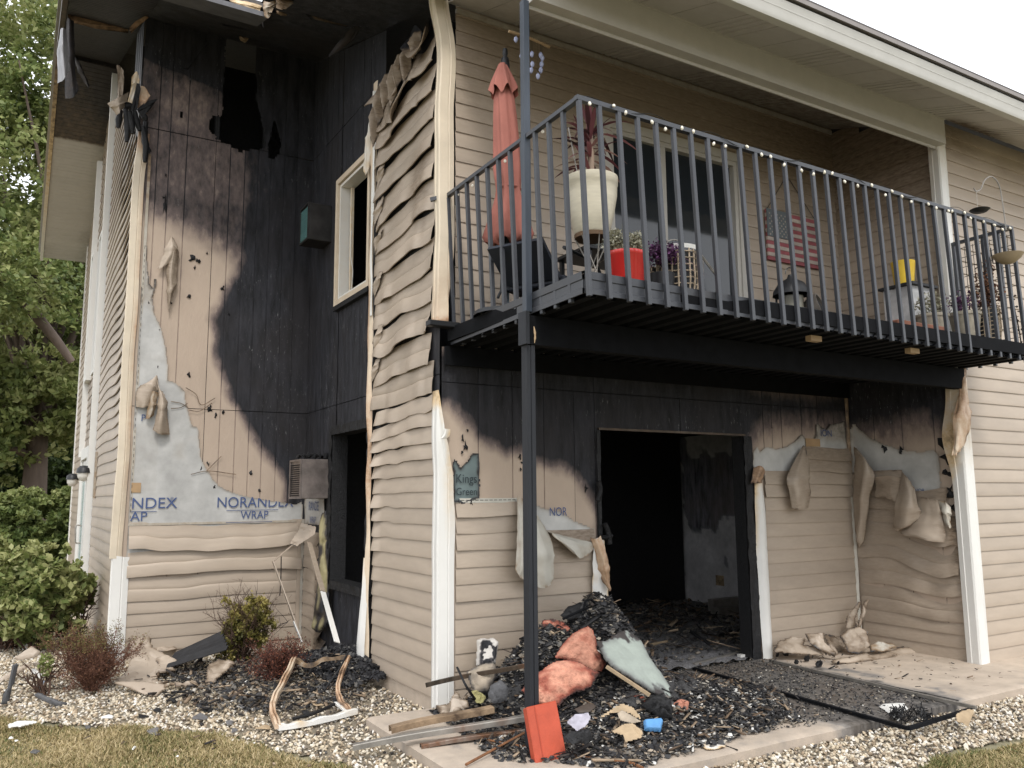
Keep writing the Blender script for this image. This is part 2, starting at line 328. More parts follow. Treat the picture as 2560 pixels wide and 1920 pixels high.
def soot_S(s, z):               # the short wall's sheathing: black almost everywhere
    v = 1.0+.12*fbm(s*3, z*2, 21)
    v = v-.28*sstep(.2, .9, 1-np.hypot((s-1.62)/.22, (z-4.95)/.75)+.5*fbm(s*6, z*4, 5))
    v = v-.18*sstep(0, .5, 1-np.abs(z-3.0)/.5)*sstep(2.3, 1.4, s)
    return np.clip(v, .5, 1)
HP = [(-.5, 2.26), (.08, 2.26), (.20, 2.13), (.32, 2.0), (.62, 1.90), (.93, 1.85), (1.07, 1.80), (1.25, 1.70), (1.38, 1.52), (1.47, 1.38), (1.50, 1.15), (1.52, .3), (3.3, .3), (3.32, 1.6), (3.36, 2.07), (3.62, 2.16), (4.2, 2.18), (4.9, 2.24), (5.2, 2.3), (5.2, 2.68), (-.5, 2.68)]
def soot_P(s, z):
    w_ = .05*fbm(s*4, z*2.2, 31)+.03*fbm(s*18, z*1.5, 32)
    right = sstep(3.2, 3.5, s)
    a = sstep(-.10, .12, psd(s, z, HP)+w_)
    b = sstep(-.2, .36, psd(s, z, HP)+w_)*.95
    return np.where(z > 2.72, 0, a*(1-right)+b*right)
def soot_R(s, z):
    return np.where(z > 2.72, 0, sstep(1.95, 2.5, z+.12*fbm(s*4, z*3, 41)))
# ---- sheathing sheets ------------------------------------------------
def sheet(name, parent, F, s0, s1, z0, z1, grooves=(), res=.03, sf=None, mats=SHEATH, hole=None, n=0., top=None, warp=None, seed=1):
    s = np.arange(s0, s1, res); z = np.arange(z0, z1, res*1.3); s = np.append(s[s < s1-res*.4], s1); z = np.append(z[z < z1-res*.6], z1)
    g = []
    for q in grooves:
        if s0+.02 < q < s1-.02: s = s[np.abs(s-q) > .012]; g.append(q)
    for q in g: s = np.append(s, [q-.006, q-.004, q+.004, q+.006])
    s = np.sort(s); Sg, Zg = np.meshgrid(s, z, indexing='ij')
    Ng = n+np.zeros_like(Sg)
    for q in g: Ng = Ng-np.where(np.abs(Sg-q) < .0045, .006, 0)
    Ng = Ng+.0015*fbm(Sg*2, Zg*2, seed)
    if top is not None: Zg = np.minimum(Zg, top(Sg))
    if warp is not None: Ng = Ng+warp(Sg, Zg)
    m = np.ones((len(s)-1, len(z)-1), bool)
    if hole is not None:
        cs = .25*(Sg[:-1, :-1]+Sg[1:, :-1]+Sg[:-1, 1:]+Sg[1:, 1:]); cz = .25*(Zg[:-1, :-1]+Zg[1:, :-1]+Zg[:-1, 1:]+Zg[1:, 1:]); m &= ~hole(cs, cz)
    if top is not None: m &= (Zg[:-1, 1:]-Zg[:-1, :-1]) > 1e-4
    P = F.p(Sg, Zg, Ng); so = sf(Sg, Zg) if sf else None
    if sf:
        for q in g: so = np.where(np.abs(Sg-q) < .0055, np.clip(so*1.1+.22, 0, 1), so)
    return grid(name, P, mats, parent, so, m, smooth=30)
HOLE1 = [(-1.13, 5.53), (-1.06, 5.9), (-1.05, 6.9), (-.72, 6.9), (-.70, 6.3), (-.70, 6.1), (-.66, 6.0), (-.60, 5.78), (-.57, 5.6), (-.585, 5.53), (-.85, 5.44)]
HOLE2 = [(-.53, 5.44), (-.535, 5.6), (-.50, 5.75), (-.475, 5.93), (-.44, 5.80), (-.40, 5.62), (-.40, 5.50), (-.46, 5.42)]
HOLE3 = [(-1.20, 5.62), (-1.185, 5.75), (-1.16, 5.8), (-1.10, 5.8), (-1.10, 5.58), (-1.16, 5.56)]
def hole_B(s, z):
    j = .018*fbm(s*20, z*20, 77)
    return (psd(s, z, HOLE1)+j > 0) | (psd(s, z, HOLE2)+j > 0) | (psd(s, z, HOLE3)+j*.7 > 0) | (np.hypot((s+1.49)/.012, (z-5.72)/.045) < 1)
wB = part('recessed_wall', BLD)
gB = [-1.712, -1.415, -1.107, -.788, -.497, -.196]
for z0, z1 in ((0, 2.480), (2.487, 5.497), (5.505, 6.75)):
    for s0, s1 in ((-1.895, -1.112), (-1.106, -.004)):
        up = z0 > 5
        sheet('sheathing_sheet', wB, FB, s0, s1, z0, z1, gB+[-1.59, -.95, -.64, -.34], .014 if up else .026, soot_B, SHEATH, hole_B if z1 > 5 and z0 > 2 else None, n=-.0 if not up else .003, seed=int(z0*3+s0*9))
for s in (-1.1, -.56, -.2):       # studs bared in the hole
    bm = bmesh.new(); bx(bm, s-.02, s+.02, A_+.012, A_+.10, 5.2, 6.74); bmo('wall_stud', bm, CHAR, wB)
# house wrap on the recessed wall
WB = [(-1.80, .9), (-1.80, 4.10), (-1.775, 4.20), (-1.76, 4.05), (-1.73, 3.80), (-1.69, 3.74), (-1.66, 3.90), (-1.66, 3.75), (-1.69, 3.66), (-1.67, 3.48), (-1.609, 3.371), (-1.55, 3.2), (-1.518, 3.062), (-1.496, 2.768), (-1.42, 2.75), (-1.328, 2.667), (-1.30, 2.5), (-1.274, 2.429), (-1.242, 2.301), (-1.172, 2.285), (-1.15, 2.12), (-1.141, 1.973), (-1.065, 1.827), (-.934, 1.662), (-.80, 1.60), (-.676, 1.565), (-.451, 1.515), (-.203, 1.48), (-.10, 1.46), (-.03, 1.5), (-.02, .9)]
def patch(name, parent, F, poly, res, n, mats, sf=None, amp=.004, seed=5, jag=.008, curl=.02, thick=0):
    xs = [q[0] for q in poly]; zs = [q[1] for q in poly]
    s = np.arange(min(xs)-res, max(xs)+res*1.5, res); z = np.arange(min(zs)-res, max(zs)+res*1.5, res)
    Sg, Zg = np.meshgrid(s, z, indexing='ij'); d = psd(Sg, Zg, poly)+jag*fbm(Sg*22, Zg*22, seed+3)
    cd = .25*(d[:-1, :-1]+d[1:, :-1]+d[:-1, 1:]+d[1:, 1:])
    Ng = n+amp*fbm(Sg*5, Zg*3, seed)+amp*.6*np.abs(fbm(Sg*11, Zg*4, seed+1))+curl*np.exp(-np.clip(d, 0, 1)/.012)*(.5+.5*vn(Sg*9, Zg*9, seed+2))
    # snap rim vertices a little towards the outline so that it is not stepped
    return grid(name, F.p(Sg, Zg, Ng), mats, parent, sf(Sg, Zg, d) if sf else None, cd > 0, smooth=60, thick=thick, nrm=F.n)
patch('house_wrap', wB, FB, WB, .012, .010, WRAP, lambda s, z, d: np.clip(.5*np.exp(-np.clip(d, 0, 1)/.012)+.22*sstep(-.05, -1.0, fbm(s*3, z*3, 8))+.30*sstep(3.4, 3.8, z)+.10*((np.abs(s+1.66) < .11) & (z < 2.3) & (z > 1.62)), 0, 1), curl=.012)
for z in (1.905, 1.63): # lapped seams of the wrap
    sheet('wrap_lap', wB, FB, -1.79, -1.10 if z > 1.7 else -.98, z, z+.012, (), .03, None, WRAP, n=.017)
box('shipping_mark', -1.79, -1.70, A_-.0185, A_-.017, 1.60, 1.70, mat('tan_print', (.36, .24, .13), var=.2), wB)
# printed words on the wrap
tz = 1.44
text('wrap_lettering', 'NDEX', .158, FB, -1.785, tz, .0215, INK, wB, 1.02, smin=-1.79)
text('wrap_lettering', '®', .05, FB, -1.415, tz+.075, .0215, INK, wB)
text('wrap_lettering', 'AP', .135, FB, -1.785, tz-.124, .0215, INK, wB, 1.0)
text('wrap_lettering', 'NORANDEX', .158, FB, -.955, tz, .0215, INK, wB, .93, cut=((-.70, 1.57), (-.25, 1.485)))
text('wrap_lettering', 'WRAP', .122, FB, -.70, tz-.124, .0215, INK, wB, .86)
for a, b, z in ((-1.79, -1.54, tz-.035), (-.85, -.30, tz-.035), (-.85, -.36, tz-.163)): box('wrap_rule', a, b, A_-.0225, A_-.0215, z, z+.006, INK, wB)
text('wrap_lettering', 'P', .10, FB, -1.735, 2.33, .0215, INK, wB, .9)
# burst specks and torn scraps of charred film stuck to the sheathing
def scrap(parent, F, s, z, r, mats, n=.012, seed=0, name='charred_scrap', el=1.):
    k = 9; rr = np.random.default_rng(seed); th = np.linspace(0, 2*math.pi, k, endpoint=False)
    R = r*.8*(.2+1.1*rr.random(k)**1.5); V = [F.p(s, z, n+.01)]+[F.p(s+R[i]*math.cos(th[i]), z+el*R[i]*math.sin(th[i]), n*rr.random()) for i in range(k)]
    return mesh_list(name, V, [(0, 1+i, 1+(i+1) % k) for i in range(k)], mats, parent)
rr = random.Random(3)
for s, z, r in ((-1.315, 4.11, .045), (-1.25, 4.1, .04), (-1.28, 4.02, .03), (-1.33, 3.69, .03), (-1.16, 4.2, .02), (-.98, 3.83, .03), (-1.6, 3.3, .02), (-1.29, 2.85, .03), (-1.06, 2.5, .05), (-1.0, 2.42, .03), (-.92, 2.46, .03), (-1.12, 1.86, .03), (-.98, 1.66, .03), (-1.72, 3.58, .03), (-1.615, 5.0, .03), (-1.63, 4.75, .03), (-1.6, 2.9, .02), (-.5, 1.62, .025), (-1.5, 3.6, .015), (-.9, 3.55, .02), (-1.05, 1.9, .025), (-.6, 1.8, .03)):
    scrap(wB, FB, s, z, r, CHAR, seed=int(s*100+z*10) & 0xffff, el=1.4)
scrap(wB, FB, -1.615, 4.66, .03, CHAR, seed=4, el=5)
# siding of the recessed wall: about ten courses, the upper ones softened and hanging over each other
def melt_B(s, z, low, zc):
    t = sstep(.25, 1.2, z); k = int(zc*100)
    dz = -t*(.05*vn(s*1.6, zc*4, 51)+.03*vn(s*4, zc*7, 52))-t*.02
    dn = low*t*(.035+.03*vn(s*2.2, zc*5, 53))+.004*vn(s*7, z*9, 54)*t
    return 0*s, np.minimum(dz, .004), dn
for i in (0, 1, 2, 3, 4, 6, 8):
    z = .02+i*C_
    plank(wB, FB, -1.79, -.03, z, melt_B, lambda s, z: .25*sstep(.95, 1.25, z)*sstep(.2, .9, fbm(s*3, z*8, 61)) + 0*s, dbl=i >= 4, n0=.012 if i > 5 else 0)
box('channel_trim', -1.80, -.09, A_-.022, A_-.012, 1.268, 1.292, VINYLB, wB, soot=.2)
# ---- short wall (x = 0) : char sheathing, siding over its south part
wS = part('short_wall', BLD)
gS = [1.62, 1.82, 2.6, 2.8, 3.0, 3.2, 3.38]
LW = (1.42, 2.495, .70, 2.19); UW = (1.52, 2.484, 3.53, 4.885)
def hole_S(s, z):
    return ((s > LW[0]) & (s < LW[1]) & (z > LW[2]) & (z < LW[3])) | ((s > UW[0]) & (s < UW[1]) & (z > UW[2]) & (z < UW[3]))
for z0, z1 in ((0, 2.480), (2.487, 5.497), (5.505, 6.76)):
    for s0, s1 in ((0.02, 1.225), (1.23, 2.445), (2.452, 3.488)):
        if s0 < .5 and z0 > 5: continue
        sheet('sheathing_sheet', wS, FS, s0, s1, z0, z1, gS, .035, soot_S, SHEATH, hole_S, top=(lambda s: roofz(s)-.01), seed=int(z0*5+s0*3), n=.004*(s0 > 2.4), warp=lambda s, z: .004*fbm(s*9, z*7, 15))
# charred lining and alligatored studs round the lower window
for n_, a, b, c, d in (('window_casing', 2.44, 2.53, .66, 2.24), ('window_casing', 1.38, 1.44, .66, 2.24), ('window_casing', 1.44, 2.44, .64, .72), ('window_casing', 1.44, 2.44, 2.17, 2.26)):
    sheet(n_, wS, FS, a, b, c, d, (), .02, None, CHAR, n=.05, warp=lambda s, z: .018*fbm(s*25, z*12, 71))
    box('window_jamb', -.04, .12, a, b, c, d, CHAR, wS)
win = part('upper_window', BLD)
def frame(parent, F, s0, s1, z0, z1, w_, n0, n1, mats, name='frame', soot=None):
    """four separate members, mitre-free butts"""
    x = lambda a, b, c, d: _fb(F, a, b, c, d, n0, n1, mats, parent, name, soot)
    x(s0, s0+w_, z0, z1); x(s1-w_, s1, z0, z1); x(s0+w_, s1-w_, z0, z0+w_); x(s0+w_, s1-w_, z1-w_, z1)
def _fb(F, a, b, c, d, n0, n1, mats, parent, name, soot=None):
    P = [F.p(s, z, n) for s in (a, b) for n in (n0, n1) for z in (c, d)]; bm = bmesh.new(); v = [bm.verts.new(p) for p in P]
    for f in ((0, 1, 3, 2), (4, 6, 7, 5), (0, 4, 5, 1), (2, 3, 7, 6), (0, 2, 6, 4), (1, 5, 7, 3)): bm.faces.new([v[i] for i in f])
    return bmo(name, bm, mats, parent, soot=soot)
frame(win, FS, UW[0]-.02, UW[1]+.02, UW[2]-.01, UW[3]+.02, .055, -.10, .045, CREAM, soot=.12)
frame(win, FS, UW[0]+.04, UW[1]-.045, UW[2]+.05, UW[3]-.045, .03, -.12, .02, WHITE, soot=.08)
_fb(FS, 2.33, 2.36, 3.6, 4.8, -.10, -.07, WHITE, win, 'sash_rail', .3)
tube('hanging_cord', curve_pts([FS.p(2.26, 4.3, -.05), FS.p(2.27, 4.05, -.05), FS.p(2.22, 3.85, -.06), FS.p(2.24, 3.6, -.05)]), .004, WHITE, win, 5)
_fb(FS, 1.50, 2.50, 3.47, 3.52, -.05, .05, CHAR, win, 'sill')
# siding of the short wall, 44 courses, melted above the sixth
def melt_S(s, z, low, zc):
    k = zc/C_; end = sstep(.35, 1.33, s); up = sstep(1.5, 2.6, z); mid = sstep(.4, 1.7, z)
    rk = float(hash2(np.int64(int(round(k))), np.int64(5), 9)); rk2 = float(hash2(np.int64(int(round(k))), np.int64(6), 19)); rk3 = float(hash2(np.int64(int(round(k))), np.int64(7), 29))
    sag = up*(.02+.10*rk)*end**1.2+up*.018*vn(s*2.6+rk*9, zc*.8, 81)
    dz = -sag-mid*(1-up)*.02*end*vn(s*5, zc*9, 82)*1.0
    dn = low*up*(.006+.020*rk2+.014*vn(s*2.4+9*rk2, zc, 83))+mid*(1-up)*.05*np.exp(-(s-1.27)**2/.006)*(low+.15)*(.3+rk)+up*.03*np.exp(-(s-1.25)**2/.02)
    ds = -up*.10*rk3*sstep(1.0, 1.33, s)-up*.03*vn(zc*9, s*2, 84)*end
    # lips above the crack at z ~ 2.2..3 pull back from the corner post and curl
    pull = np.exp(-((zc-2.75)/.45)**2)*sstep(.30, .06, s)
    ds = ds+pull*(.05+.06*rk); dn = dn+pull*.05*rk2*low
    wild = sstep(4.5, 5.3, zc)
    dz = dz-up*.03*np.maximum(0, vn(s*4.5+rk2*7, zc*1.7, 93))*(.5+rk3); dn = dn+up*.03*np.maximum(0, vn(s*5+rk*5, zc*2.1, 94))*(.3+low)
    dz = dz+wild*(.16*vn(s*3.5, zc*1.3, 91)-.14*end); dn = dn+wild*(.10*np.abs(vn(s*6, zc*2, 92))+.03)*low
    return ds, dz, dn
def so_S(s, z):
    v = .35*sstep(4.6, 5.4, z)*sstep(-.2, .6, fbm(s*3, z*2, 101))+.9*np.exp(-np.clip(s-.07, 0, 9)/.012)*np.exp(-((z-2.6)/.42)**2)+.8*sstep(5.25, 5.5, z)
    return v+.22*sstep(.35, .8, fbm(s*2.5, z*1.2, 107))*sstep(2, 3, z)+.07*sstep(1.5, 3, z)+.12*sstep(1.15, 1.35, s)*sstep(1, 3, z)
for i in list(range(18))+list(range(18, 44, 2)):
    z = .05+i*C_
    plank(wS, FS, .072, 1.335, z, melt_S, so_S, ds=.03, n0=.006, dbl=i >= 18)
# torn ends that hang down from individual courses
def flap(parent, pts, mats=VINYL, soot=.0, name='siding_flap', sub=7, bulge=.02, seed=0, thick=.0025):
    """a softened vinyl scrap: rows of 3-D points (each row left->right), resampled smooth"""
    rows = [curve_pts(r, sub) for r in pts]; A = np.array(rows); m = A.shape[1]
    cols = [curve_pts(A[:, j], sub) for j in range(m)]; B = np.array(cols)
    a, b = B.shape[:2]; u, v = np.meshgrid(np.arange(a), np.arange(b), indexing='ij')
    du = np.gradient(B, axis=0); dv = np.gradient(B, axis=1); nr = np.cross(du, dv); nr /= np.linalg.norm(nr, axis=-1)[..., None]+1e-9
    B = B+nr*(bulge*vn(u*.23, v*.19, seed)+bulge*.4*vn(u*.6, v*.5, seed+1))[..., None]
    so = soot(B, u/a, v/b) if callable(soot) else np.full((a, b), soot)
    vv_ = v/b; cp = .42+.1*math.sin(seed*2.3)+.05*vn(u*.2, 0*u, seed); B = B-nr*(.010*np.exp(-((vv_-cp)/.035)**2)*np.sign(.5))[..., None]+nr*(.006*sstep(cp, cp+.05, vv_))[..., None]
    rim = np.minimum(np.minimum(u, a-1-u)/a, np.minimum(v, b-1-v)/b); so = np.clip(so+.30*np.exp(-rim/.05)*(.3+.7*(vn(u*.5, v*.5, seed+7) > 0))+.10*vn(u*.3, v*.3, seed+8), 0, 1)
    B = B+nr*(.004*vn(u*1.3, v*1.3, seed+9)*(rim < .06))[..., None]
    nm = nr.mean((0, 1)); nm /= np.linalg.norm(nm)+1e-9
    return grid(name, B, mats, parent, so, smooth=60)
def wrow(F, *q): return [F.p(s, z, n) for s, z, n in q]
for k, (s, z, l, w_) in enumerate(((1.33, 5.25, .45, .10), (1.24, 5.35, .40, .12), (1.10, 5.40, .34, .14), (.93, 5.42, .40, .13), (.78, 5.44, .30, .12), (.62, 5.46, .34, .14), (.45, 5.47, .22, .16))):
    flap(wS, [wrow(FS, (s, z, .03), (s-w_*.5, z+.02, .09), (s-w_, z+.01, .05)),
              wrow(FS, (s-.01, z-l*.4, .07), (s-w_*.5-.02, z-l*.42, .15), (s-w_+.01, z-l*.35, .06)),
              wrow(FS, (s-.03, z-l*.8, .06), (s-w_*.55, z-l, .11), (s-w_+.02, z-l*.66, .05))],
         VINYL, lambda B, u, v: .25+.55*sstep(.1, .8, fbm(B[..., 1]*9, B[..., 2]*5, 7)), seed=k, bulge=.012)
for k, (s, z, l) in enumerate(((1.30, 4.25, .22), (1.31, 3.95, .2), (1.28, 3.05, .24), (1.30, 3.55, .20), (1.33, 2.75, .2), (1.26, 4.6, .22))):
    flap(wS, [wrow(FS, (s-.02, z, .03), (s-.10, z+.02, .05), (s-.19, z+.03, .045)),
              wrow(FS, (s+.02, z-l*.5, .05), (s-.07, z-l*.4, .09), (s-.17, z-l*.25, .06)),
              wrow(FS, (s+.03, z-l, .04), (s-.04, z-l*.9, .07), (s-.15, z-l*.45, .06))], VINYL, .08, seed=k+20, bulge=.01)
# long melted J-channel between siding and char
def strip(name, parent, F, zs, sl, sr, nn, mats, soot=None, amp=.012, seed=0, cols=5, bow=.02):
    z = np.linspace(zs[0], zs[-1], 90)[:, None]; l = np.interp(z[:, 0], zs, sl)[:, None]; r = np.interp(z[:, 0], zs, sr)[:, None]; n_ = np.interp(z[:, 0], zs, nn)[:, None]
    t = np.linspace(0, 1, cols)[None]; s = l+(r-l)*t+amp*vn(z*4, t*.5, seed); n2 = n_+bow*np.sin(t*math.pi)+amp*vn(z*3, t*2, seed+1)
    return grid(name, F.p(s, z+0*t, n2), mats, parent, (soot(s, z+0*t) if soot else None), smooth=60)
strip('melted_channel', wS, FS, [.02, .7, 1.2, 2.4, 3.4, 4.6, 5.2, 5.5], [1.44, 1.42, 1.41, 1.44, 1.45, 1.43, 1.42, 1.40], [1.35, 1.34, 1.335, 1.34, 1.35, 1.33, 1.31, 1.30], [.04, .05, .045, .05, .05, .05, .05, .05], CREAM,
      lambda s, z: .12+.35*sstep(1.37, 1.45, s)+.3*np.exp(-((z-1.9)/.5)**2), seed=3)
strip('melted_channel', wS, FS, [3.2, 4.2, 5.0, 5.4], [1.37, 1.36, 1.36, 1.35], [1.325, 1.325, 1.32, 1.31], [.065, .065, .06, .06], WHITE, lambda s, z: .0*s+.05, seed=5, cols=4)
strip('melted_channel', wS, FS, [.0, .25, .5, .8, 1.0], [1.56, 1.53, 1.48, 1.43, 1.39], [1.36, 1.36, 1.35, 1.35, 1.36], [.06, .07, .06, .05, .04], WHITE, lambda s, z: .03+.2*sstep(.7, 1., z), seed=7, bow=.04)
flap(wS, [wrow(FS, (1.44, 5.12, .05), (1.40, 5.14, .08), (1.35, 5.1, .05)), wrow(FS, (1.50, 4.95, .09), (1.45, 4.93, .12), (1.39, 4.95, .08)), wrow(FS, (1.53, 4.66, .08), (1.48, 4.60, .10), (1.43, 4.7, .07))], WHITE, .15, seed=41)
# siding remnant between inner corner and the charred window
for i in range(9):
    z = .02+i*C_
    plank(wS, FS, 2.62+.05*i*0+.12*abs(math.sin(i*1.7)), 3.44, z, lambda s, z_, low, zc: (0*s, -.10*sstep(3.3, 2.6, s)*(.5+.5*math.sin(zc*11)), low*.10*sstep(3.1, 2.6, s)), lambda s, z_: .5*sstep(3.1, 2.65, s)+.1, ds=.04)
box('corner_channel', -.035, -.008, A_-.036, A_-.005, .02, 1.30, VINYLB, wS, soot=.15)
box('corner_channel', -.075, -.038, A_-.034, A_-.014, .02, 1.285, VINYL, wS)
FS2 = Fr((0, 0, 0), (0, -1, 0), (-1, 0, 0))
patch('house_wrap', wS, FS, [(2.72, 1.25), (2.72, 1.55), (2.9, 1.60), (3.42, 1.62), (3.42, 1.25)], .02, .012, WRAP, lambda s, z, d: .5*np.exp(-np.clip(d, 0, 1)/.03)+.15+0*s)
text('wrap_lettering', 'RANDE', .14, FS2, -3.27, 1.40, .022, INK, wS, .78)
text('wrap_lettering', 'WRAP', .11, FS2, -3.22, 1.26, .022, INK, wS, .70)
# ---- corner posts (two faces each)
def corner_post(name, ox, oy, z0, z1, wS_, wW, mats, fn=None, soot=None, nz=80, label=None):
    """nose at (ox,oy); a face running +y (west face) and one running +x (south face)"""
    z = np.linspace(z0, z1, nz)[:, None]
    cs = [(0, wW, 0), (0, wW*.96, .012), (0, wW*.62, .022), (0, wW*.58, .017), (0, wW*.1, .024), (1, wS_*.04, .024), (1, wS_*.55, .024), (1, wS_*.60, .018), (1, wS_*.66, .022), (1, wS_*.97, .012), (1, wS_, 0)]
    X = []; Y = []; K = []
    for f, d, n in cs:
        X.append(ox+(d-.022 if f else -n)); Y.append(oy+(d-.022 if not f else -n+.0)); K.append((f, d))
    X = np.array(X)[None]+0*z; Y = np.array(Y)[None]+0*z; Z = z+0*X
    if fn: X, Y, Z = fn(X, Y, Z)
    so = soot(X, Y, Z) if soot else None
    return grid(name, np.stack([X, Y, Z], -1), mats, BLD, so, smooth=30)
def low_post(X, Y, Z):
    t = sstep(1.2, 2.35, Z); sface = sstep(-.005, .06, X); wface = sstep(.0, .05, Y)
    X = X-.00*t-sface*t*.055*(1+.4*vn(Z*6, 0*Z, 5))+.012*vn(Z*3, X*9, 6)*sstep(.9, 1.4, Z)
    return X, Y-t*.02*sface, Z-.3*sface*sstep(1.9, 2.35, Z)
corner_post('corner_post', -.012, -.012, -.06, 2.35, .148, .125, WHITE, low_post, lambda X, Y, Z: .10*sstep(.8, 1.6, Z)*sstep(.0, .05, X)+.3*sstep(1.2, 2.2, Z)*sstep(.01, .07, X)+.6*sstep(2.15, 2.35, Z), 90)
def up_post(X, Y, Z):
    t = sstep(3.5, 2.85, Z); u = sstep(5.0, 5.62, Z)
    X = X-u*.075*u+.008*vn(Z*3, Y*9, 7)-t*.012; Y = Y+t*.03*vn(Z*5, X*20, 8)
    return X+.01*np.sin(Z*4)*sstep(4.3, 5.3, Z)-.055*t*sstep(.04, .08, X), Y-.03*u, Z
corner_post('corner_post', -.012, -.012, 2.86, 5.62, .14, .12, CREAM, up_post, lambda X, Y, Z: np.clip(.02+.35*sstep(3.7, 2.95, Z)*(.4+.6*sstep(-.2, .4, fbm(X*30, Z*1.2, 6)))+.6*sstep(2.95, 2.86, Z), 0, 1), 100)
corner_post('corner_post', GX-.01, A_-.012, -.05, .98, .165, .12, WHITE, lambda X, Y, Z: (X, Y, Z-.02*sstep(.8, .98, Z)*sstep(GX, GX+.1, X)))
corner_post('corner_post', GX-.015, A_-.015, .95, 5.42, .115, .11, CREAM, lambda X, Y, Z: (X+.01*vn(Z*2, Y*9, 9)-.012*sstep(2.2, .95, Z)+.025*sstep(4.8, 5.42, Z), Y+.012*vn(Z*1.7, X*9, 10), Z), lambda X, Y, Z: .10*sstep(0, .05, X-GX)+.35*sstep(.6, 1, fbm(X*9, Z*1.5, 3)+.5)*sstep(GX+.04, GX+.1, X)+.5*sstep(5.1, 5.42, Z), 90)
def nail_flange(name, s, z0, z1): # perforated nailing strip beside the burnt corner
    bm = bmesh.new(); F = FB
    o = sheet(name, wB, FB, s, s+.028, z0, z1, (), .028, lambda a, b: .15+.4*sstep(4.4, 5.3, b)+0*a, VINYLB, n=.014, warp=lambda a, b: .008*vn(b*3, a*9, 12)); return o
nail_flange('nail_flange', -1.80, 1.3, 5.2)
for i in range(60): _fb(FB, -1.787, -1.783, 1.34+i*.062, 1.37+i*.062, .0235, .0245, BLACKP, wB, 'nail_slot') if i < 45 else None
# burnt tatters at the top of the left corner
tat = part('burnt_tatter', BLD)
J = Fr((GX, A_, 0), (1, 0, 0), (0, -1, 0))
def P3(u, v, y): return at(u, v, 1, y)
def px(o, s_, *uv): return [(o[0]+u*s_, o[1]+v*s_) for u, v in uv]
zc = .25316
def pf(o, s_, y, rows, mats, soot, seed=0, bulge=.01, name='melted_scrap', parent=None, dy=None):
    R_ = []
    for i, r in enumerate(rows):
        R_.append([P3(o[0]+u*s_, o[1]+v*s_, y+(dy[i][j] if dy else 0)) for j, (u, v) in enumerate(r)])
    return flap(parent, R_, mats, soot, name, seed=seed, bulge=bulge)
o1 = (200, 0)
pf(o1, zc, A_-.10, [[(270, 1020), (380, 960), (480, 905)], [(300, 1060), (390, 1030), (460, 1000)], [(360, 1140), (400, 1100), (450, 1060)]], VINYL, .1, 1, parent=tat, dy=[[-.1, -.15, 0]]*3)
pf(o1, zc, A_-.08, [[(510, 760), (560, 705), (590, 790)], [(500, 880), (545, 860), (575, 850)], [(470, 1010), (500, 1030), (530, 1040)]], WHITE, .25, 2, parent=tat)
pf(o1, zc, A_-.10, [[(600, 850), (650, 870), (695, 945)], [(580, 960), (620, 980), (660, 1000)], [(565, 1060), (590, 1080), (615, 1060)]], CREAM, lambda B, u, v: .2+.5*v, 3, parent=tat)
pf(o1, zc, A_-.12, [[(560, 820), (585, 830), (600, 880)], [(530, 960), (555, 980), (580, 1000)], [(500, 1080), (530, 1100), (560, 1090)]], CHAR, 1, 4, parent=tat)
pf(o1, zc, A_-.10, [[(560, 1080), (660, 1000), (775, 975)], [(580, 1110), (670, 1060), (740, 1010)], [(610, 1150), (660, 1110), (700, 1070)]], CHAR, 1, 5, parent=tat)
for k, (a, b, c) in enumerate((((400, 1090), (385, 1180), (375, 1260)), ((450, 1080), (470, 1250), (460, 1400)), ((490, 1100), (510, 1230), (520, 1320)), ((420, 1070), (480, 1040), (560, 1080)), ((540, 1100), (560, 1200), (590, 1290)), ((600, 1100), (640, 1160), (650, 1190)), ((650, 1200), (640, 1400), (690, 1500)), ((620, 1250), (650, 1420), (640, 1600)))):
    tube('charred_drip', curve_pts([P3(o1[0]+u*zc, o1[1]+v*zc, A_-.07-.02*k % .05) for u, v in (a, b, c)], 5), np.interp(np.linspace(0, 1, 11), [0, .5, 1], [.025, .035, .02]), CHAR, tat, 7)
pf(o1, zc, A_-.06, [[(360, 640), (395, 650), (430, 700)], [(370, 780), (400, 790), (435, 800)], [(375, 960), (400, 960), (425, 920)]], VINYL, .2, 8, parent=tat, dy=[[.3]*3]*3)
def PB(rows, oy, mats, soot, seed, bulge=.008, name='siding_flap'): return flap(wB, [[P3(u*.43399, oy+v*.43399, A_-q) for u, v, q in r] for r in rows], mats, soot, name, seed=seed, bulge=bulge)
PB([[(985, 1360, .03), (992, 1365, .05), (1000, 1372, .03)], [(945, 1450, .05), (985, 1440, .10), (1030, 1440, .06)], [(905, 1550, .06), (950, 1530, .09), (1010, 1500, .05)]], 0, VINYL, .08, 131)
PB([[(985, 1400, .05), (1005, 1420, .09), (1030, 1450, .05)], [(960, 1540, .05), (990, 1560, .10), (1025, 1540, .05)], [(965, 1650, .05), (990, 1660, .10), (1015, 1640, .05)], [(962, 1740, .04), (975, 1770, .07), (985, 1730, .04)], [(965, 1790, .03), (973, 1800, .05), (978, 1780, .03)]], 0, VINYL, .2, 132)
PB([[(880, 800, .04), (905, 780, .05), (915, 850, .04)], [(790, 858, .05), (860, 860, .09), (905, 880, .06)], [(782, 960, .05), (830, 965, .09), (870, 950, .06)]], 600, VINYL, .10, 133)
PB([[(860, 870, .06), (890, 870, .10), (915, 880, .06)], [(850, 960, .06), (880, 950, .11), (900, 950, .06)], [(835, 1028, .05), (860, 1030, .08), (890, 1010, .05)]], 600, VINYLB, .3, 134)
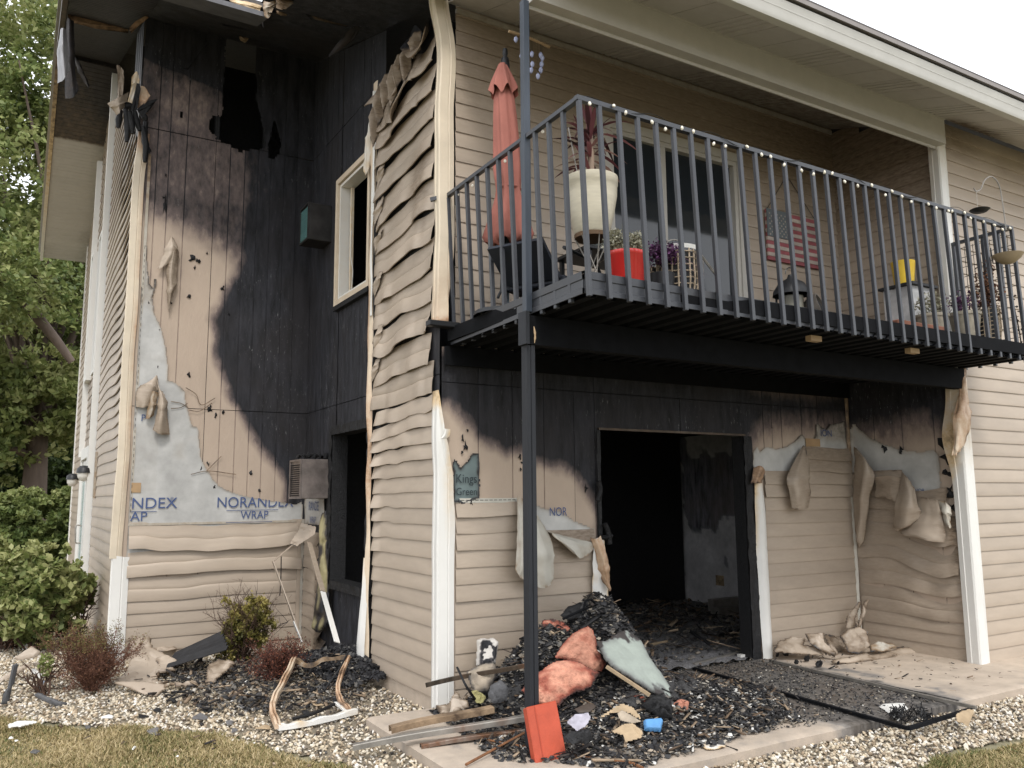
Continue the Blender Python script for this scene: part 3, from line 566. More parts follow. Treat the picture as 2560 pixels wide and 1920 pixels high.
PB([[(905, 800, .05), (920, 850, .07), (935, 880, .05)], [(912, 900, .08), (935, 900, .13), (955, 910, .08)], [(895, 1010, .08), (930, 1010, .15), (970, 1010, .08)], [(880, 1095, .07), (925, 1120, .12), (982, 1120, .07)]], 600, VINYL, .12, 135)
for i_, L_ in enumerate((((1070, 850), (1130, 890), (1160, 950), (1240, 910)), ((1090, 980), (1150, 985), (1220, 940)), ((1190, 1330), (1240, 1280), (1275, 1245)), ((1100, 1350), (1200, 1330), (1360, 1350)), ((985, 930), (1040, 940), (1085, 965)), ((985, 970), (1040, 965), (1080, 940)))):
    tube('curled_thread', curve_pts([P3(u*.43399, 600+v*.43399, A_-.025) for u, v in L_], 5), .0035, VINYLB, wB, 4, soot=.6)
# ---- gable wall
wG = part('gable_wall', BLD)
def top_G(s): return roofz(s)-.02
def bow_G(s, z, low, zc): 
    t = sstep(1.5, 3, z); return 0*s, -t*.05*np.sin((s-3.6)*2.4)*sstep(0, .5, s-3.55)*np.exp(-(s-3.5)/2.5), low*t*.01*(1+vn(s*2, zc*3, 4))*sstep(6, 4.5, s)
openG = [(6.72, 6.80), (8.96, 9.06)]
for i in range(61):
    z = .05+i*C_
    for a, b in ((3.60, 6.70), (6.84, 7.0), (7.45, 8.55), (8.60, 8.95), (9.05, 11.70)):
        if a in (7.45, 8.60) and z < 2.3: continue
        if z > 5.43 and a < 4: a = 3.62+max(0, (z-5.43))*1.6     # burnt off near the corner
        lo, hi = a, b
        if z+.06 > roofz(lo): lo = max(lo, (z-5.6)/SL+.2)
        if z+.06 > roofz(hi): hi = min(hi, 14.2-(z-5.6)/SL-.2)
        if hi-lo < .08: continue
        plank(wG, FG, lo, hi, z, bow_G, lambda s, z_: .5*sstep(4.6, 5.6, z_+.3*fbm(s*2, z_*2, 4))*sstep(8.5, 4, s)+.16*sstep(6.85, 7.3, s)*sstep(9, 8.8, s), ds=.16)
G0 = FG
for a, b, c, d in ((6.72, 6.82, .02, 7.6), (8.95, 9.05, 2.2, 7.1)): _fb(G0, a, b, c, d, .0, .09, WHITE, wG, 'vertical_trim', .0)
_fb(G0, 11.68, 11.78, -.02, 6.38, -.02, .03, WHITE, wG, 'vertical_trim')
sw = part('stair_window', BLD); frame(sw, G0, 7.02, 7.45, 3.3, 5.35, .05, 0, .085, WHITE); _fb(G0, 7.07, 7.40, 3.35, 5.3, 0, .012, GLASS, sw, 'pane')
sw = part('stair_window', BLD); frame(sw, G0, 8.55, 8.95, 3.38, 5.45, .05, 0, .085, WHITE); _fb(G0, 8.6, 8.9, 3.43, 5.4, 0, .012, GLASS, sw, 'pane')
_fb(G0, 7.7, 7.86, 2.55, 3.0, .015, .035, mat('brown_plaque', (.13, .09, .06)), wG, 'number_plaque')
dr = part('side_door', BLD)
_fb(G0, 7.45, 7.57, 0, 2.30, 0, .06, WHITE, dr, 'door_casing'); _fb(G0, 8.83, 8.95, 0, 2.30, 0, .06, WHITE, dr, 'door_casing'); _fb(G0, 7.57, 8.83, 2.14, 2.30, 0, .06, WHITE, dr, 'door_casing')
_fb(G0, 7.59, 8.2, .05, 2.12, .0, .025, WHITE, dr, 'door_leaf'); _fb(G0, 7.68, 8.1, .35, 2.02, .025, .03, mat('greenish_glass', (.22, .33, .33), rough=.15), dr, 'door_pane')
_fb(G0, 8.22, 8.81, .05, 2.12, .0, .025, WHITE, dr, 'door_leaf'); _fb(G0, 8.3, 8.72, .35, 2.02, .025, .03, MATS['greenish_glass'], dr, 'door_pane')
tube('door_handle', curve_pts([FG.p(8.3, .90, .03), FG.p(8.3, .90, .09), FG.p(8.3, 1.0, .10), FG.p(8.3, 1.15, .10), FG.p(8.3, 1.15, .03)], 4), .012, STEEL, dr, 6)
_fb(G0, 6.3, 11.9, -.06, -.03, .0, .9, CONC, dr, 'door_step')
_fb(G0, 6.25, 6.35, 1.55, 2.15, .015, .04, VINYLB, wG, 'mounting_strip', .3)
LAMPG = mat('frosted_lamp_glass', (.62, .60, .55), rough=.3)
for y, z in ((6.78, 1.98), (9.5, 1.95)):
    la = thing('wall_lamp', 'dome-topped wall lamp with frosted globe, %s side door' % ('near side of the' if y < 8 else 'far side of the'), 'lamp', (GX-.13, y, z-.12), group='lamps beside the side door')
    lathe('shade', [(.0, .13), (.05, .125), (.085, .09), (.095, .03), (.09, .03)], BLACKP, la, 14); lathe('globe', [(.08, .03), (.078, -.02), (.05, -.07), (0, -.085)], LAMPG, la, 14)
    bm = bmesh.new(); bx(bm, .03, .115, -.03, .03, .02, .08); bmo('bracket', bm, BLACKP, la)
_fb(FG, 3.50, 11.75, -.12, .04, -.02, .004, CONC, wG, 'foundation')
_fb(FB, -1.88, 0, -.12, .018, -.02, .003, CONC, wB, 'foundation'); _fb(FS, .02, 3.47, -.12, .045, -.02, .006, CONC, wS, 'foundation')
# exposed ribs where the gable siding burnt away by the corner
for i in range(7):
    y = 3.52+i*.11; _fb(G0, y, y+.085, 5.40+.02*i, float(roofz(y))-.03, .004, .010+.002*(i % 2), mat('soot_streaked_wrap', (.52, .52, .50), scale=4, stretch=(1, 1, .3), var=.35, scorch=(.12, .11, .11)) if i == 0 else MATS['soot_streaked_wrap'], wG, 'bared_sheathing', soot=lambda x, y_, z: .9*sstep(6.0, 6.6, z)+.25)
# ---- patio wall
wP = part('patio_wall', BLD)
D0, D1, DT = 1.512, 3.251, 2.097
gP = [.333, .647, .95, 1.253, 1.47, 3.54, 3.8, 4.1, 4.35, 4.6]
def hole_P(s, z): return (s > D0+.0) & (s < D1+.0) & (z < DT)
for s0, s1 in ((.01, 1.253), (1.257, 2.45), (2.455, 3.66), (3.665, 4.84)):
    sheet('sheathing_sheet', wP, FP, s0, s1, 0, 2.418, gP, .03, soot_P, SHEATH, hole_P, seed=int(s0*7)+3)
    sheet('sheathing_sheet', wP, FP, s0, s1, 2.424, 2.70, gP, .04, soot_P, SHEATH, None, seed=int(s0*7)+9)
_fb(FP, D0-.01, D1+.02, DT, DT+.02, .0, .022, STEEL, wP, 'door_head_flashing', .8)
for a, b in ((D0-.035, D0+.004), (D1-.01, D1+.10)):
    sheet('charred_jamb', wP, FP, a, b, 0, DT, (), .018, lambda s, z: .8+.3*fbm(s*20, z*5, 2), CHAR, n=.02, warp=lambda s, z: .015*fbm(s*30, z*14, 73))
    _fb(FP, a, b, 0, DT, -.14, .0, CHAR, wP, 'door_jamb')
def pl(parent, F, a, b, z, **k): return plank(parent, F, a, b, z, **k)
melt_PL = lambda s, z, low, zc: (0*s, -.012*sstep(.8, 1.3, zc)*vn(s*3, zc*7, 5), low*.02*sstep(.9, 1.3, zc)*(1+vn(s*3, zc*4, 6)))
for i in range(12):
    z = -.02+i*C_
    if z < 1.13: plank(wP, FP, .125, 1.43, z, melt_PL, lambda s, z_: .06+.30*sstep(.9, 1.2, z_)*sstep(.7, 1.2, s), ds=.08, n0=.012 if z > .7 else 0)
    else: plank(wP, FP, .125, .74-.02*(i-9), z, melt_PL, lambda s, z_: .05+.1*sstep(.55, .75, s), ds=.08, h=.12)
_fb(FP, .10, .72, 1.485, 1.52, .0, .012, VINYLB, wP, 'nail_hem'); 
for i in range(14): _fb(FP, .13+i*.042, .16+i*.042, 1.503, 1.508, .012, .0135, BLACKP, wP, 'nail_slot')
patch('house_wrap', wP, FP, [(.70, 1.50), (.80, 1.48), (.95, 1.43), (1.1, 1.40), (1.25, 1.32), (1.44, 1.25), (1.45, .9), (.7, .9)], .015, .008, WRAP, lambda s, z, d: .45*np.exp(-np.clip(d, 0, 1)/.012)+.04+0*s, curl=.015)
text('wrap_lettering', 'NOR', .10, FP, .98, 1.372, .0205, INK, wP, .8)
# wrap scrap with print left by the burnt corner
patch('house_wrap', wP, FP, [(.10, 1.50), (.105, 1.83), (.17, 1.76), (.22, 1.80), (.26, 1.86), (.33, 1.87), (.335, 1.52), (.25, 1.50), (.2, 1.48)], .010, .010, mat('dark_grey_wrap', (.13, .17, .17), var=.2, scorch=(.03, .03, .03)), lambda s, z, d: .9*np.exp(-np.clip(d, 0, 1)/.012), curl=.02, jag=.012)
text('wrap_lettering', 'Kings', .098, FP, .122, 1.64, .022, BLKINK, wP, .88); text('wrap_lettering', 'Green', .082, FP, .125, 1.545, .022, BLKINK, wP, .88)
for k, (s, z, r) in enumerate(((.19, 1.98, .03), (.21, 1.92, .03), (.18, 1.87, .02), (.235, 2.05, .015), (.71, 1.85, .02), (.73, 1.8, .012), (.72, 1.75, .012), (1.36, 1.60, .03), (.15, 1.5, .03), (.26, 1.49, .035))): scrap(wP, FP, s, z, r, CHAR, seed=k+3, el=1.8)
# hanging, curled wrap-backed vinyl left of the opening
def pp(o, k, y, *uv): return [P3(o[0]+u*k, o[1]+v*k, y-(0 if len(q_) < 3 else q_[2])) for q_ in uv for u, v in [q_[:2]]]
o2 = (800, 1200); k2 = .43399
def PF(rows, y, mats, soot, seed=0, bulge=.012, o=o2, k=k2, name='siding_flap', parent=None): return flap(parent or wP, [pp(o, k, y, *r) for r in rows], mats, soot, name, seed=seed, bulge=bulge)
PF([[(1135, 90, .03), (1165, 110, .05), (1195, 130, .03)], [(1140, 300, .10), (1170, 310, .14), (1200, 300, .10)], [(1130, 450, .14), (1165, 470, .17), (1200, 450, .12)], [(1125, 520, .14), (1155, 560, .16), (1195, 580, .14)]], -.01, VINYLB, .12, 11)
PF([[(1190, 140, .03), (1240, 190, .06), (1300, 280, .03)], [(1190, 330, .12), (1270, 340, .17), (1340, 370, .12)], [(1190, 480, .15), (1280, 500, .2), (1350, 520, .14)], [(1200, 600, .15), (1290, 625, .18), (1340, 600, .15)]], -.01, VINYLB, .06, 12)
PF([[(1290, 290, .02), (1400, 320, .03), (1585, 370, .02)], [(1350, 330, .10), (1450, 370, .13), (1580, 400, .06)], [(1480, 440, .12), (1500, 450, .14), (1550, 440, .08)]], -.01, VINYLB, .03, 13)
PF([[(1555, 330, .03), (1590, 340, .07), (1620, 320, .08)], [(1590, 440, .05), (1630, 450, .12), (1650, 430, .10)], [(1620, 560, .05), (1650, 570, .11), (1670, 550, .09)], [(1660, 640, .05), (1672, 640, .08), (1682, 630, .07)]], -.02, CREAM, lambda B, u, v: .25+.25*v, 14)
PF([[(1580, 340, .04), (1620, 330, .05), (1640, 350, .04)], [(1570, 500, .05), (1625, 500, .06), (1655, 500, .03)], [(1570, 650, .05), (1620, 650, .06), (1665, 650, .03)], [(1572, 750, .05), (1625, 750, .06), (1668, 745, .03)]], -.01, WHITE, lambda B, u, v: .02+.25*sstep(.6, 1, u), 15, bulge=.006, name='door_trim')
for k, (a, b, c) in enumerate((((1640, 250), (1660, 300), (1670, 370)), ((1620, 330), (1650, 330), (1680, 320)), ((1605, 10), (1615, 60), (1600, 120)))):
    tube('charred_drip', curve_pts([P3(o2[0]+u*k2, o2[1]+v*k2, -.06) for u, v in (a, b, c)], 5), .022, CHAR, wP, 6)
# right of the opening
for i in range(16):
    z = -.02+i*C_
    b_ = 4.80
    a_ = 3.50
    if z > 1.70: a_ = 4.12
    plank(wP, FP, a_, b_, z, lambda s, z_, low, zc: (0*s, -.02*sstep(1.3, 1.8, zc)*vn(s*3, zc*7, 5), low*.012*sstep(1.2, 1.8, zc)*(1+vn(s*3, zc*4, 6))), lambda s, z_: .05+.20*sstep(1.5, 2.0, z_+.2*fbm(s*3, z_*3, 2)), ds=.08, n0=.013 if z > 1.5 else 0)
patch('house_wrap', wP, FP, [(3.36, 1.70), (3.37, 1.93), (3.42, 2.0), (3.46, 1.95), (3.55, 2.0), (3.7, 1.98), (3.85, 2.01), (3.98, 2.07), (4.08, 2.14), (4.14, 2.09), (4.24, 2.09), (4.29, 2.14), (4.31, 2.28), (4.38, 2.22), (4.45, 2.20), (4.52, 2.26), (4.60, 2.27), (4.76, 2.3), (4.80, 1.7)], .014, .010, WRAP, lambda s, z, d: .45*np.exp(-np.clip(d, 0, 1)/.012)+.02+.42*sstep(2.03, 2.15, z+.04*fbm(s*4, z*5, 3))+0*s, curl=.012)
text('wrap_lettering', 'ION', .10, FP, 4.35, 2.13, .025, INK, wP, 1.0); box('shipping_mark', 4.12, 4.34, -.0245, -.023, 2.02, 2.10, MATS['tan_print'], wP)
o3 = (1600, 600)
PF([[(940, 1180, .03), (955, 1200, .06), (975, 1300, .05)], [(850, 1355, .08), (915, 1360, .14), (975, 1370, .08)], [(860, 1450, .09), (920, 1460, .15), (985, 1460, .09)], [(875, 1545, .08), (925, 1555, .14), (975, 1545, .08)]], -.02, VINYL, .12, 16, o=o3, bulge=.006)
PF([[(655, 1310, .03), (690, 1300, .06), (715, 1330, .04)], [(640, 1400, .05), (680, 1400, .08), (705, 1400, .05)]], -.02, CREAM, .5, 17, o=o3)
strip('door_trim', wP, FP, [-.03, .5, 1.0, 1.4, 1.7, 1.78], [3.37, 3.35, 3.34, 3.335, 3.345, 3.36], [3.50, 3.495, 3.485, 3.47, 3.44, 3.40], [.02, .02, .025, .035, .04, .04], WHITE, lambda s, z: .02+.30*sstep(3.38, 3.345, s)*sstep(.8, 1.2, z)+.4*sstep(1.5, 1.75, z), seed=9, bow=.03, amp=.004)
_fb(FP, 3.36, 3.50, -.09, -.02, 0, .05, WHITE, wP, 'door_trim')
strip('corner_channel', wP, FP, [-.02, 1, 2.0, 2.7], [4.785, 4.785, 4.78, 4.78], [4.83, 4.83, 4.83, 4.83], [.012]*4, VINYLB, lambda s, z: .05+.5*sstep(1.2, 2.3, z), seed=11, amp=.004, bow=.02)
# upper storey of the patio wall
ud = part('balcony_door', BLD); UD = (1.66, 3.30, 2.86, 4.90)
for i in range(23):
    z = 2.72+i*C_
    for a, b in ((.12, UD[0]-.06), (UD[1]+.09, 4.845)):
        if z > 4.86: a, b = .12, 4.845
        shade_smoke = lambda s, z_: .04*sstep(3.6, 4.4, z_)+.16*sstep(4.3, 5.3, z_)+.14*sstep(4.0, 5.2, z_)*sstep(2.5, 4.5, s)  # ceiling shade painted into the boards, with smoke darkening towards the right
        plank(wP, FP, a, b, z, None, shade_smoke, ds=.25) if not (z > 4.86 and a > 1) else None
        if z > 4.86: break
frame(ud, FP, UD[0]-.06, UD[1]+.09, UD[2]-.06, UD[3]+.07, .085, 0, .045, BEAMW); frame(ud, FP, UD[0]+.025, UD[1]+.005, UD[2]+.025, UD[3]-.015, .045, -.03, .03, BEAMW)
_fb(FP, 2.30, 2.36, 2.93, 4.84, -.03, .025, BEAMW, ud, 'meeting_stile'); _fb(FP, 1.73, 2.30, 2.93, 4.84, -.02, -.01, GLASS, ud, 'pane'); _fb(FP, 2.36, 3.26, 2.93, 4.84, -.04, -.03, GLASS, ud, 'pane')
_fb(FP, 2.75, 3.24, 2.95, 4.3, -.6, -.5, CHAR, ud, 'curtain')
# ---- return wall
wR = part('return_wall', BLD)
for s0, s1 in ((-1.225, -.62), (-.615, -.005)):
    sheet('sheathing_sheet', wR, FR_, s0, s1, 0, 2.424, [-.955, -.6, -.3], .03, soot_R, SHEATH); sheet('sheathing_sheet', wR, FR_, s0, s1, 2.430, 2.72, [-.955], .05, soot_R, SHEATH)
def melt_R(s, z, low, zc):
    t = sstep(.15, .8, z); e = sstep(-.3, -1.1, s)
    r_ = float(hash2(np.int64(int(round(zc/C_))), np.int64(3), 77))
    dz = -t*(.17*r_+.08)*e*np.sin(np.clip((s+.2)/-.9, 0, 1)*2.6)-t*.03*vn(s*3, zc*8, 5)
    dn = low*t*(.05+.09*r_)*e*(.7+.6*vn(s*5, zc*3, 8))+.02*t*vn(s*4, zc*6, 7)
    return 0*s, dz, dn
for i in (0, 1, 2, 3, 5, 7, 9, 11, 13):
    z = -.02+i*C_
    if i >= 13: plank(wR, FR_, -.62, -.03, z, melt_R, lambda s, z_: .15+0*s, ds=.04, n0=.012)
    else: plank(wR, FR_, -1.13+.04*max(0, i-9), -.03, z, melt_R, lambda s, z_: .12+.15*sstep(1, 1.7, z_)+.4*sstep(-1.0, -1.14, s)*sstep(.5, 1.2, z_), ds=.035, dbl=i >= 3, n0=.012 if i > 8 else 0)
patch('house_wrap', wR, FR_, [(-.03, 1.75), (-.03, 2.22), (-.08, 2.28), (-.15, 2.2), (-.26, 2.11), (-.45, 2.02), (-.606, 1.966), (-.8, 1.935), (-.955, 1.948), (-1.0, 1.9), (-.99, 1.62), (-.98, 1.5), (-.74, 1.5), (-.57, 1.6), (-.5, 1.7)], .016, .010, WRAP, lambda s, z, d: .4*np.exp(-np.clip(d, 0, 1)/.02)+.05+.2*sstep(1.95, 2.2, z)+0*s)
text('wrap_lettering', 'NOR', .05, Fr((E_, 0, 0), (0, -1, 0), (-1, 0, 0)), .72, 1.545, .026, INK, wR, 1.)
for k, (s, z, r) in enumerate(((-1.06, 2.0, .09), (-1.08, 1.88, .09), (-1.06, 1.72, .07), (-1.08, 1.55, .07), (-1.09, 1.4, .06), (-.42, 2.0, .05), (-.6, 1.95, .05))): scrap(wR, FR_, s, z, r, CHAR, seed=k+50, el=1.3, n=.03)
PX = lambda rows, mats, soot, seed, bulge=.012: flap(wR, [[at(o3[0]+q[0]*k2, o3[1]+q[1]*k2, 0, E_-.02-q[2]) for q in r] for r in rows], mats, soot, seed=seed, bulge=bulge)
PX([[(1235, 1190, .03), (1245, 1200, .06), (1260, 1220, .04)], [(1230, 1320, .06), (1290, 1290, .14), (1350, 1340, .08)], [(1228, 1500, .07), (1270, 1480, .15), (1320, 1490, .08)], [(1235, 1700, .06), (1262, 1720, .12), (1300, 1690, .06)], [(1250, 1770, .06), (1265, 1775, .09), (1280, 1740, .06)]], VINYL, .1, 31)
PX([[(1330, 1330, .03), (1420, 1325, .05), (1510, 1325, .03)], [(1350, 1390, .06), (1430, 1380, .10), (1500, 1400, .08)], [(1350, 1480, .06), (1420, 1490, .09), (1470, 1510, .10)]], VINYL, .16, 32)
PX([[(1510, 1330, .03), (1540, 1370, .07), (1580, 1430, .05)], [(1480, 1480, .10), (1550, 1490, .17), (1610, 1530, .08)], [(1455, 1640, .09), (1530, 1640, .16), (1620, 1600, .08)], [(1475, 1680, .09), (1500, 1670, .12), (1550, 1650, .09)]], VINYL, .06, 33)
PX([[(1590, 1480, .03), (1650, 1485, .05), (1720, 1500, .04)], [(1560, 1600, .07), (1650, 1600, .10), (1740, 1600, .07)], [(1500, 1680, .08), (1620, 1690, .15), (1760, 1700, .09)], [(1520, 1700, .10), (1640, 1730, .16), (1755, 1745, .09)]], VINYL, .06, 34)
PX([[(1720, 1500, .04), (1760, 1510, .08), (1790, 1540, .05)], [(1735, 1580, .05), (1765, 1590, .10), (1790, 1600, .05)], [(1765, 1650, .05), (1780, 1660, .08), (1795, 1660, .05)]], VINYLB, .1, 35)
for i in range(23):
    z = 2.75+i*C_; plank(wR, FR_, max(-1.16, (z+.06-5.6)/SL), -.0, z, None, lambda s, z_: .36*sstep(3.8, 5.0, z_+.3*fbm(s*2, z_*2, 3))+0*s, ds=.15)  # painted-in shade and light smoke, darker towards the top
box('leak_blocker', E_+.012, E_+.10, -1.20, .1, -.02, 5.15, CHAR, wR)  # unseen dark box added to stop light leaking through the sheathing joints
# ---- front wall
wF = part('front_wall', BLD)
for i in range(41):
    z = -.02+i*C_
    sm = 6.2+2.6*float(hash2(np.int64(i//2), np.int64(2), 5))
    for a_, b_, q_ in ((4.90, sm+.02, .0), (sm, 9.5, .0022)): plank(wF, FF, a_, b_, z, lambda s, z_, low, zc, q_=q_: (0*s, .002*vn(s*1.2, zc*5, 3), q_+.002*vn(s*1.5, zc*3, 6)), lambda s, z_: .30*sstep(4.75, 5.15, z_+.25*fbm(s*2, z_, 3))*sstep(5.9, 5.0, s)+.10*sstep(.3, .9, fbm(s*1.5, z_*.6, 33)), ds=.25)
_fb(FF, 4.85, 9.5, -.14, -.022, -.02, .003, CONC, wF, 'foundation')
def mp_low(X, Y, Z):
    t = np.exp(-((Z-2.05)/.25)**2); sw_ = sstep(-G_+.02, -G_+.1, Y)
    return X-.035*t*sw_+.0*X, Y+.05*t*sw_, Z
corner_post('corner_post', 4.80, -G_-.012, -.08, 2.62, .165, .14, WHITE, mp_low, lambda X, Y, Z: .25*sstep(1.5, 2.4, Z)+.35*sstep(-G_, -G_+.07, Y)*sstep(1.0, 1.9, Z)*sstep(-.3, .3, fbm(Z*2, Y*20, 5)), 70)
corner_post('corner_post', 4.79, -G_-.012, 2.70, 5.2, .14, .12, WHITE, None, lambda X, Y, Z: .12*sstep(4.0, 5.2, Z)+.06*sstep(-G_, -G_+.07, Y), 20)
flap(BLD, [[at(o3[0]+u*k2, o3[1]+v*k2, 1, -G_-.03-n) for u, v, n in r] for r in ([(1835, 700, 0), (1850, 710, .02), (1865, 715, .01)], [(1840, 850, .02), (1860, 860, .05), (1885, 880, .03)], [(1805, 1020, .03), (1850, 1000, .07), (1895, 990, .03)], [(1810, 1150, .03), (1840, 1180, .07), (1890, 1150, .03)], [(1795, 1240, .03), (1825, 1240, .06), (1850, 1220, .03)])], CREAM, lambda B, u, v: .15+.35*(1-v)+0*u, seed=36, name='melted_scrap')
# ---- roof, soffits, fascia
rf = part('roof', BLD)
def slab(name, x0, x1, y0, y1, dz0, dz1, mats, parent, f=lambda y: 5.6+SL*y, soot=None):
    bm = bmesh.new(); v = []
    for x in (x0, x1):
        for y in (y0, y1):
            for d in (dz0, dz1): v.append(bm.verts.new((x, y, f(y)+d)))
    for q in ((0, 1, 3, 2), (4, 6, 7, 5), (0, 4, 5, 1), (2, 3, 7, 6), (0, 2, 6, 4), (1, 5, 7, 3)): bm.faces.new([v[i] for i in q])
    return bmo(name, bm, mats, parent, soot=soot)
up_ = lambda y: 5.6+SL*y; dn_ = lambda y: 5.6+SL*(14.2-y)
slab('roof_plane', .0, 10, -1.95, 7.1, .20, .26, ROOFM, rf); slab('roof_plane', -2.68, .0, 2.42, 7.1, .20, .26, ROOFM, rf); slab('roof_plane', -2.68, 10, 7.1, 12.4, .20, .26, ROOFM, rf, dn_)
# soffit panels: .31 m wide, each with pressed ribs, vent slots on every third
def soffit_panel(x0, x1, y0, y1, vent, sf=None, f=up_, parent=rf):
    xs = [x0+.003, x0+.006, x0+.018, x0+.022]
    if vent:
        for k in range(3): c = x0+.07+k*.075; xs += [c-.016, c-.010, c+.010, c+.016]
    xs += [x1-.006, x1-.003]; xs = np.array(xs); d = np.zeros(len(xs)); d[0] = .012; d[-1] = .012; d[2:4] = .004
    if vent:
        for k in range(3): d[4+4*k+1] = d[4+4*k+2] = .012
    ys = np.linspace(y0, y1, 8 if sf else 2); X, Y = np.meshgrid(xs, ys, indexing='ij')
    Z = f(Y)+d[:, None]; so = sf(X, Y) if sf else None
    return grid('soffit_panel', np.stack([X, Y, Z], -1), SOFF, parent, so, smooth=20)
x = .03; i = 0
while x < 9.4:
    x1 = x+.31
    soffit_panel(x, x1, -1.88, -G_-.10, (i % 3) == 2, lambda X, Y: .45*sstep(4.6, 5.0, X)*sstep(6.2, 5.3, X)*sstep(-1.6, -1.3, Y)+.05)
    if x < 4.8: soffit_panel(x, min(x1, 4.83), -G_, -.02, (i % 3) == 2, lambda X, Y: .10+.18*sstep(1.5, 3.5, X))
    x = x1; i += 1
def fas(name, x0, x1, y0, y1, z0, z1, mats, soot=None): return box(name, x0, x1, y0, y1, z0, z1, mats, rf, soot=soot)
# gutter: an ogee profile swept along the eave
gp = [(-1.88, 5.0), (-1.88, 4.955), (-1.895, 4.95), (-1.95, 4.95), (-1.965, 4.975), (-1.972, 5.03), (-1.990, 5.055), (-1.995, 5.085), (-1.975, 5.09), (-1.975, 5.03)]
X = np.array([[-.6, 10.]]*len(gp)); P = np.stack([np.array([[.02, 10.]]*len(gp)), np.array([[p[0]]*2 for p in gp]), np.array([[p[1]]*2 for p in gp])], -1)
grid('gutter', P, AGED, rf, smooth=30)
slab('drip_edge', .0, 10, -2.02, -1.80, .165, .20, mat('grey_drip_edge', (.22, .2, .19)), rf)
fas('beam', .05, 4.79, -G_-.10, -G_, 4.905, 5.185, BEAMW); fas('beam_trim', .05, 4.79, -G_-.112, -G_-.10, 5.15, 5.185, BEAMW); fas('beam_trim', .05, 4.79, -G_-.012, -G_+.0, 4.88, 4.905, BEAMW)
# ledger trim along the recess ceiling
fas('wall_top_trim', .12, 4.83, -.03, 0, 5.53, 5.575, BEAMW, soot=.2)
# charred soffit over the burnt corner
def soot_roof(X, Y): return np.clip(.95+.3*fbm(X*3, Y*3, 3), .6, 1)
def torn(X, Y):
    d = psd(X, Y, [(-1.05, 2.62), (-1.16, 3.0), (-1.10, 3.02), (-.93, 2.9), (-.95, 2.84)])
    keep = (Y > 2.42+.05*fbm(X*6, Y*0, 4)+.0*X) | (X > -.95+.10*fbm(Y*5, X*0, 5)) 
    keep &= ~((X > -1.18+.04*fbm(Y*9, X, 2)) & (X < -.88+.05*fbm(Y*8, X, 7)) & (Y < 1.62+.08*fbm(X*12, Y, 3)) & (Y > .8))
    return keep
xs = np.linspace(-1.89, .0, 110); ys = np.linspace(-.3, A_+.02, 160); X, Y = np.meshgrid(xs, ys, indexing='ij'); cx, cy = X[:-1, :-1], Y[:-1, :-1]
sk = psd(cx, cy, [(-1.235, 2.78), (-1.215, 2.87), (-1.02, 2.82), (-.93, 2.76), (-1.0, 2.755)]) > 0.0
Z = up_(Y)+.02*fbm(X*3, Y*3, 6)
grid('charred_soffit', np.stack([X, Y, Z], -1), BRAD, rf, np.full(X.shape, .85), torn(cx, cy) & ~sk, smooth=60)
grid('charred_roof_deck', np.stack([X, Y, Z+.15], -1), CHAR, rf, None, torn(cx, cy) & ~sk, smooth=60)
# rake overhang on the gable: sooted near, clean beyond
for k in range(60):
    y0 = 2.42+k*.165; y1 = y0+.163
    if y1 > 12.35: break
    f = up_ if y0 < 7.1 else dn_
    ys = np.array([y0, y0+.005, y0+.012, y0+.08, y0+.085, y0+.09, y1-.004, y1]); dd = np.array([.012, .0, .0, .0, .008, .0, .0, .012]); xs = np.linspace(-2.64, GX+.02, 6)
    X, Y = np.meshgrid(xs, ys, indexing='ij'); Z = f(Y)+dd[None]
    grid('rake_soffit_panel', np.stack([X, Y, Z], -1), SOFF, rf, np.clip(1.0-sstep(6.5, 8.9, Y+.5*fbm(X*3, Y, 4))*.45-sstep(8.85, 8.95, Y)*.55+.10*sstep(9, 12, Y)*fbm(X*5, Y*2, 7)+.12*sstep(-2.2, -1.9, X), 0, 1), smooth=20)
for y0, y1, f in ((2.42, 7.1, up_), (7.1, 12.4, dn_)):
    slab('rake_fascia', -2.70, -2.645, y0, y1, -.02, .20, WHITE, rf, f, soot=lambda x, y, z: .9*sstep(9.0, 6.5, y)); slab('rake_fascia_lip', -2.735, -2.70, y0, y1, .14, .22, mat('grey_lip', (.3, .29, .27)) if y0 < 5 else MATS['grey_lip'], rf, f)
# the broken eave board over the recessed wall and hanging scraps
slab('eave_board', -1.88, -.95, 1.95, 2.42, -.03, .02, mat('smoked_grey_board', (.12, .12, .13), var=.35), rf); slab('eave_board', -2.68, -1.88, 2.2, 2.42, -.03, .18, CHAR, rf)
o4 = (0, 0)
hang = part('hanging_eave_scrap', BLD)
def pr_(rows, y, mats, soot, seed, o=o4, k=k2, bulge=.01): return flap(hang, [[at(o[0]+q[0]*k, o[1]+q[1]*k, 1, y-(q[2] if len(q) > 2 else 0)) for q in r] for r in rows], mats, soot, 'torn_soffit', seed=seed, bulge=bulge)
pr_([[(1320, -10), (1420, 5), (1510, 30)], [(1330, 15), (1420, 35), (1500, 55)], [(1360, 30), (1440, 60), (1500, 70)]], 2.2, WHITE, lambda B, u, v: .35+.3*v, 51)
pr_([[(1350, 30), (1440, 70), (1510, 75)], [(1400, 70), (1470, 95), (1515, 100)], [(1440, 95), (1490, 120), (1520, 160)]], 2.25, BRAD, .6, 52)
pr_([[(1520, 0), (1560, 10), (1600, -10)], [(1515, 50), (1550, 40), (1590, 20)], [(1525, 95), (1550, 100), (1570, 60)]], 1.9, VINYLB, .35, 53)
pr_([[(1590, -10), (1640, -5), (1720, -10)], [(1590, 30), (1640, 40), (1690, 30)], [(1590, 80), (1640, 90), (1670, 70)]], 1.7, VINYLB, .4, 54)
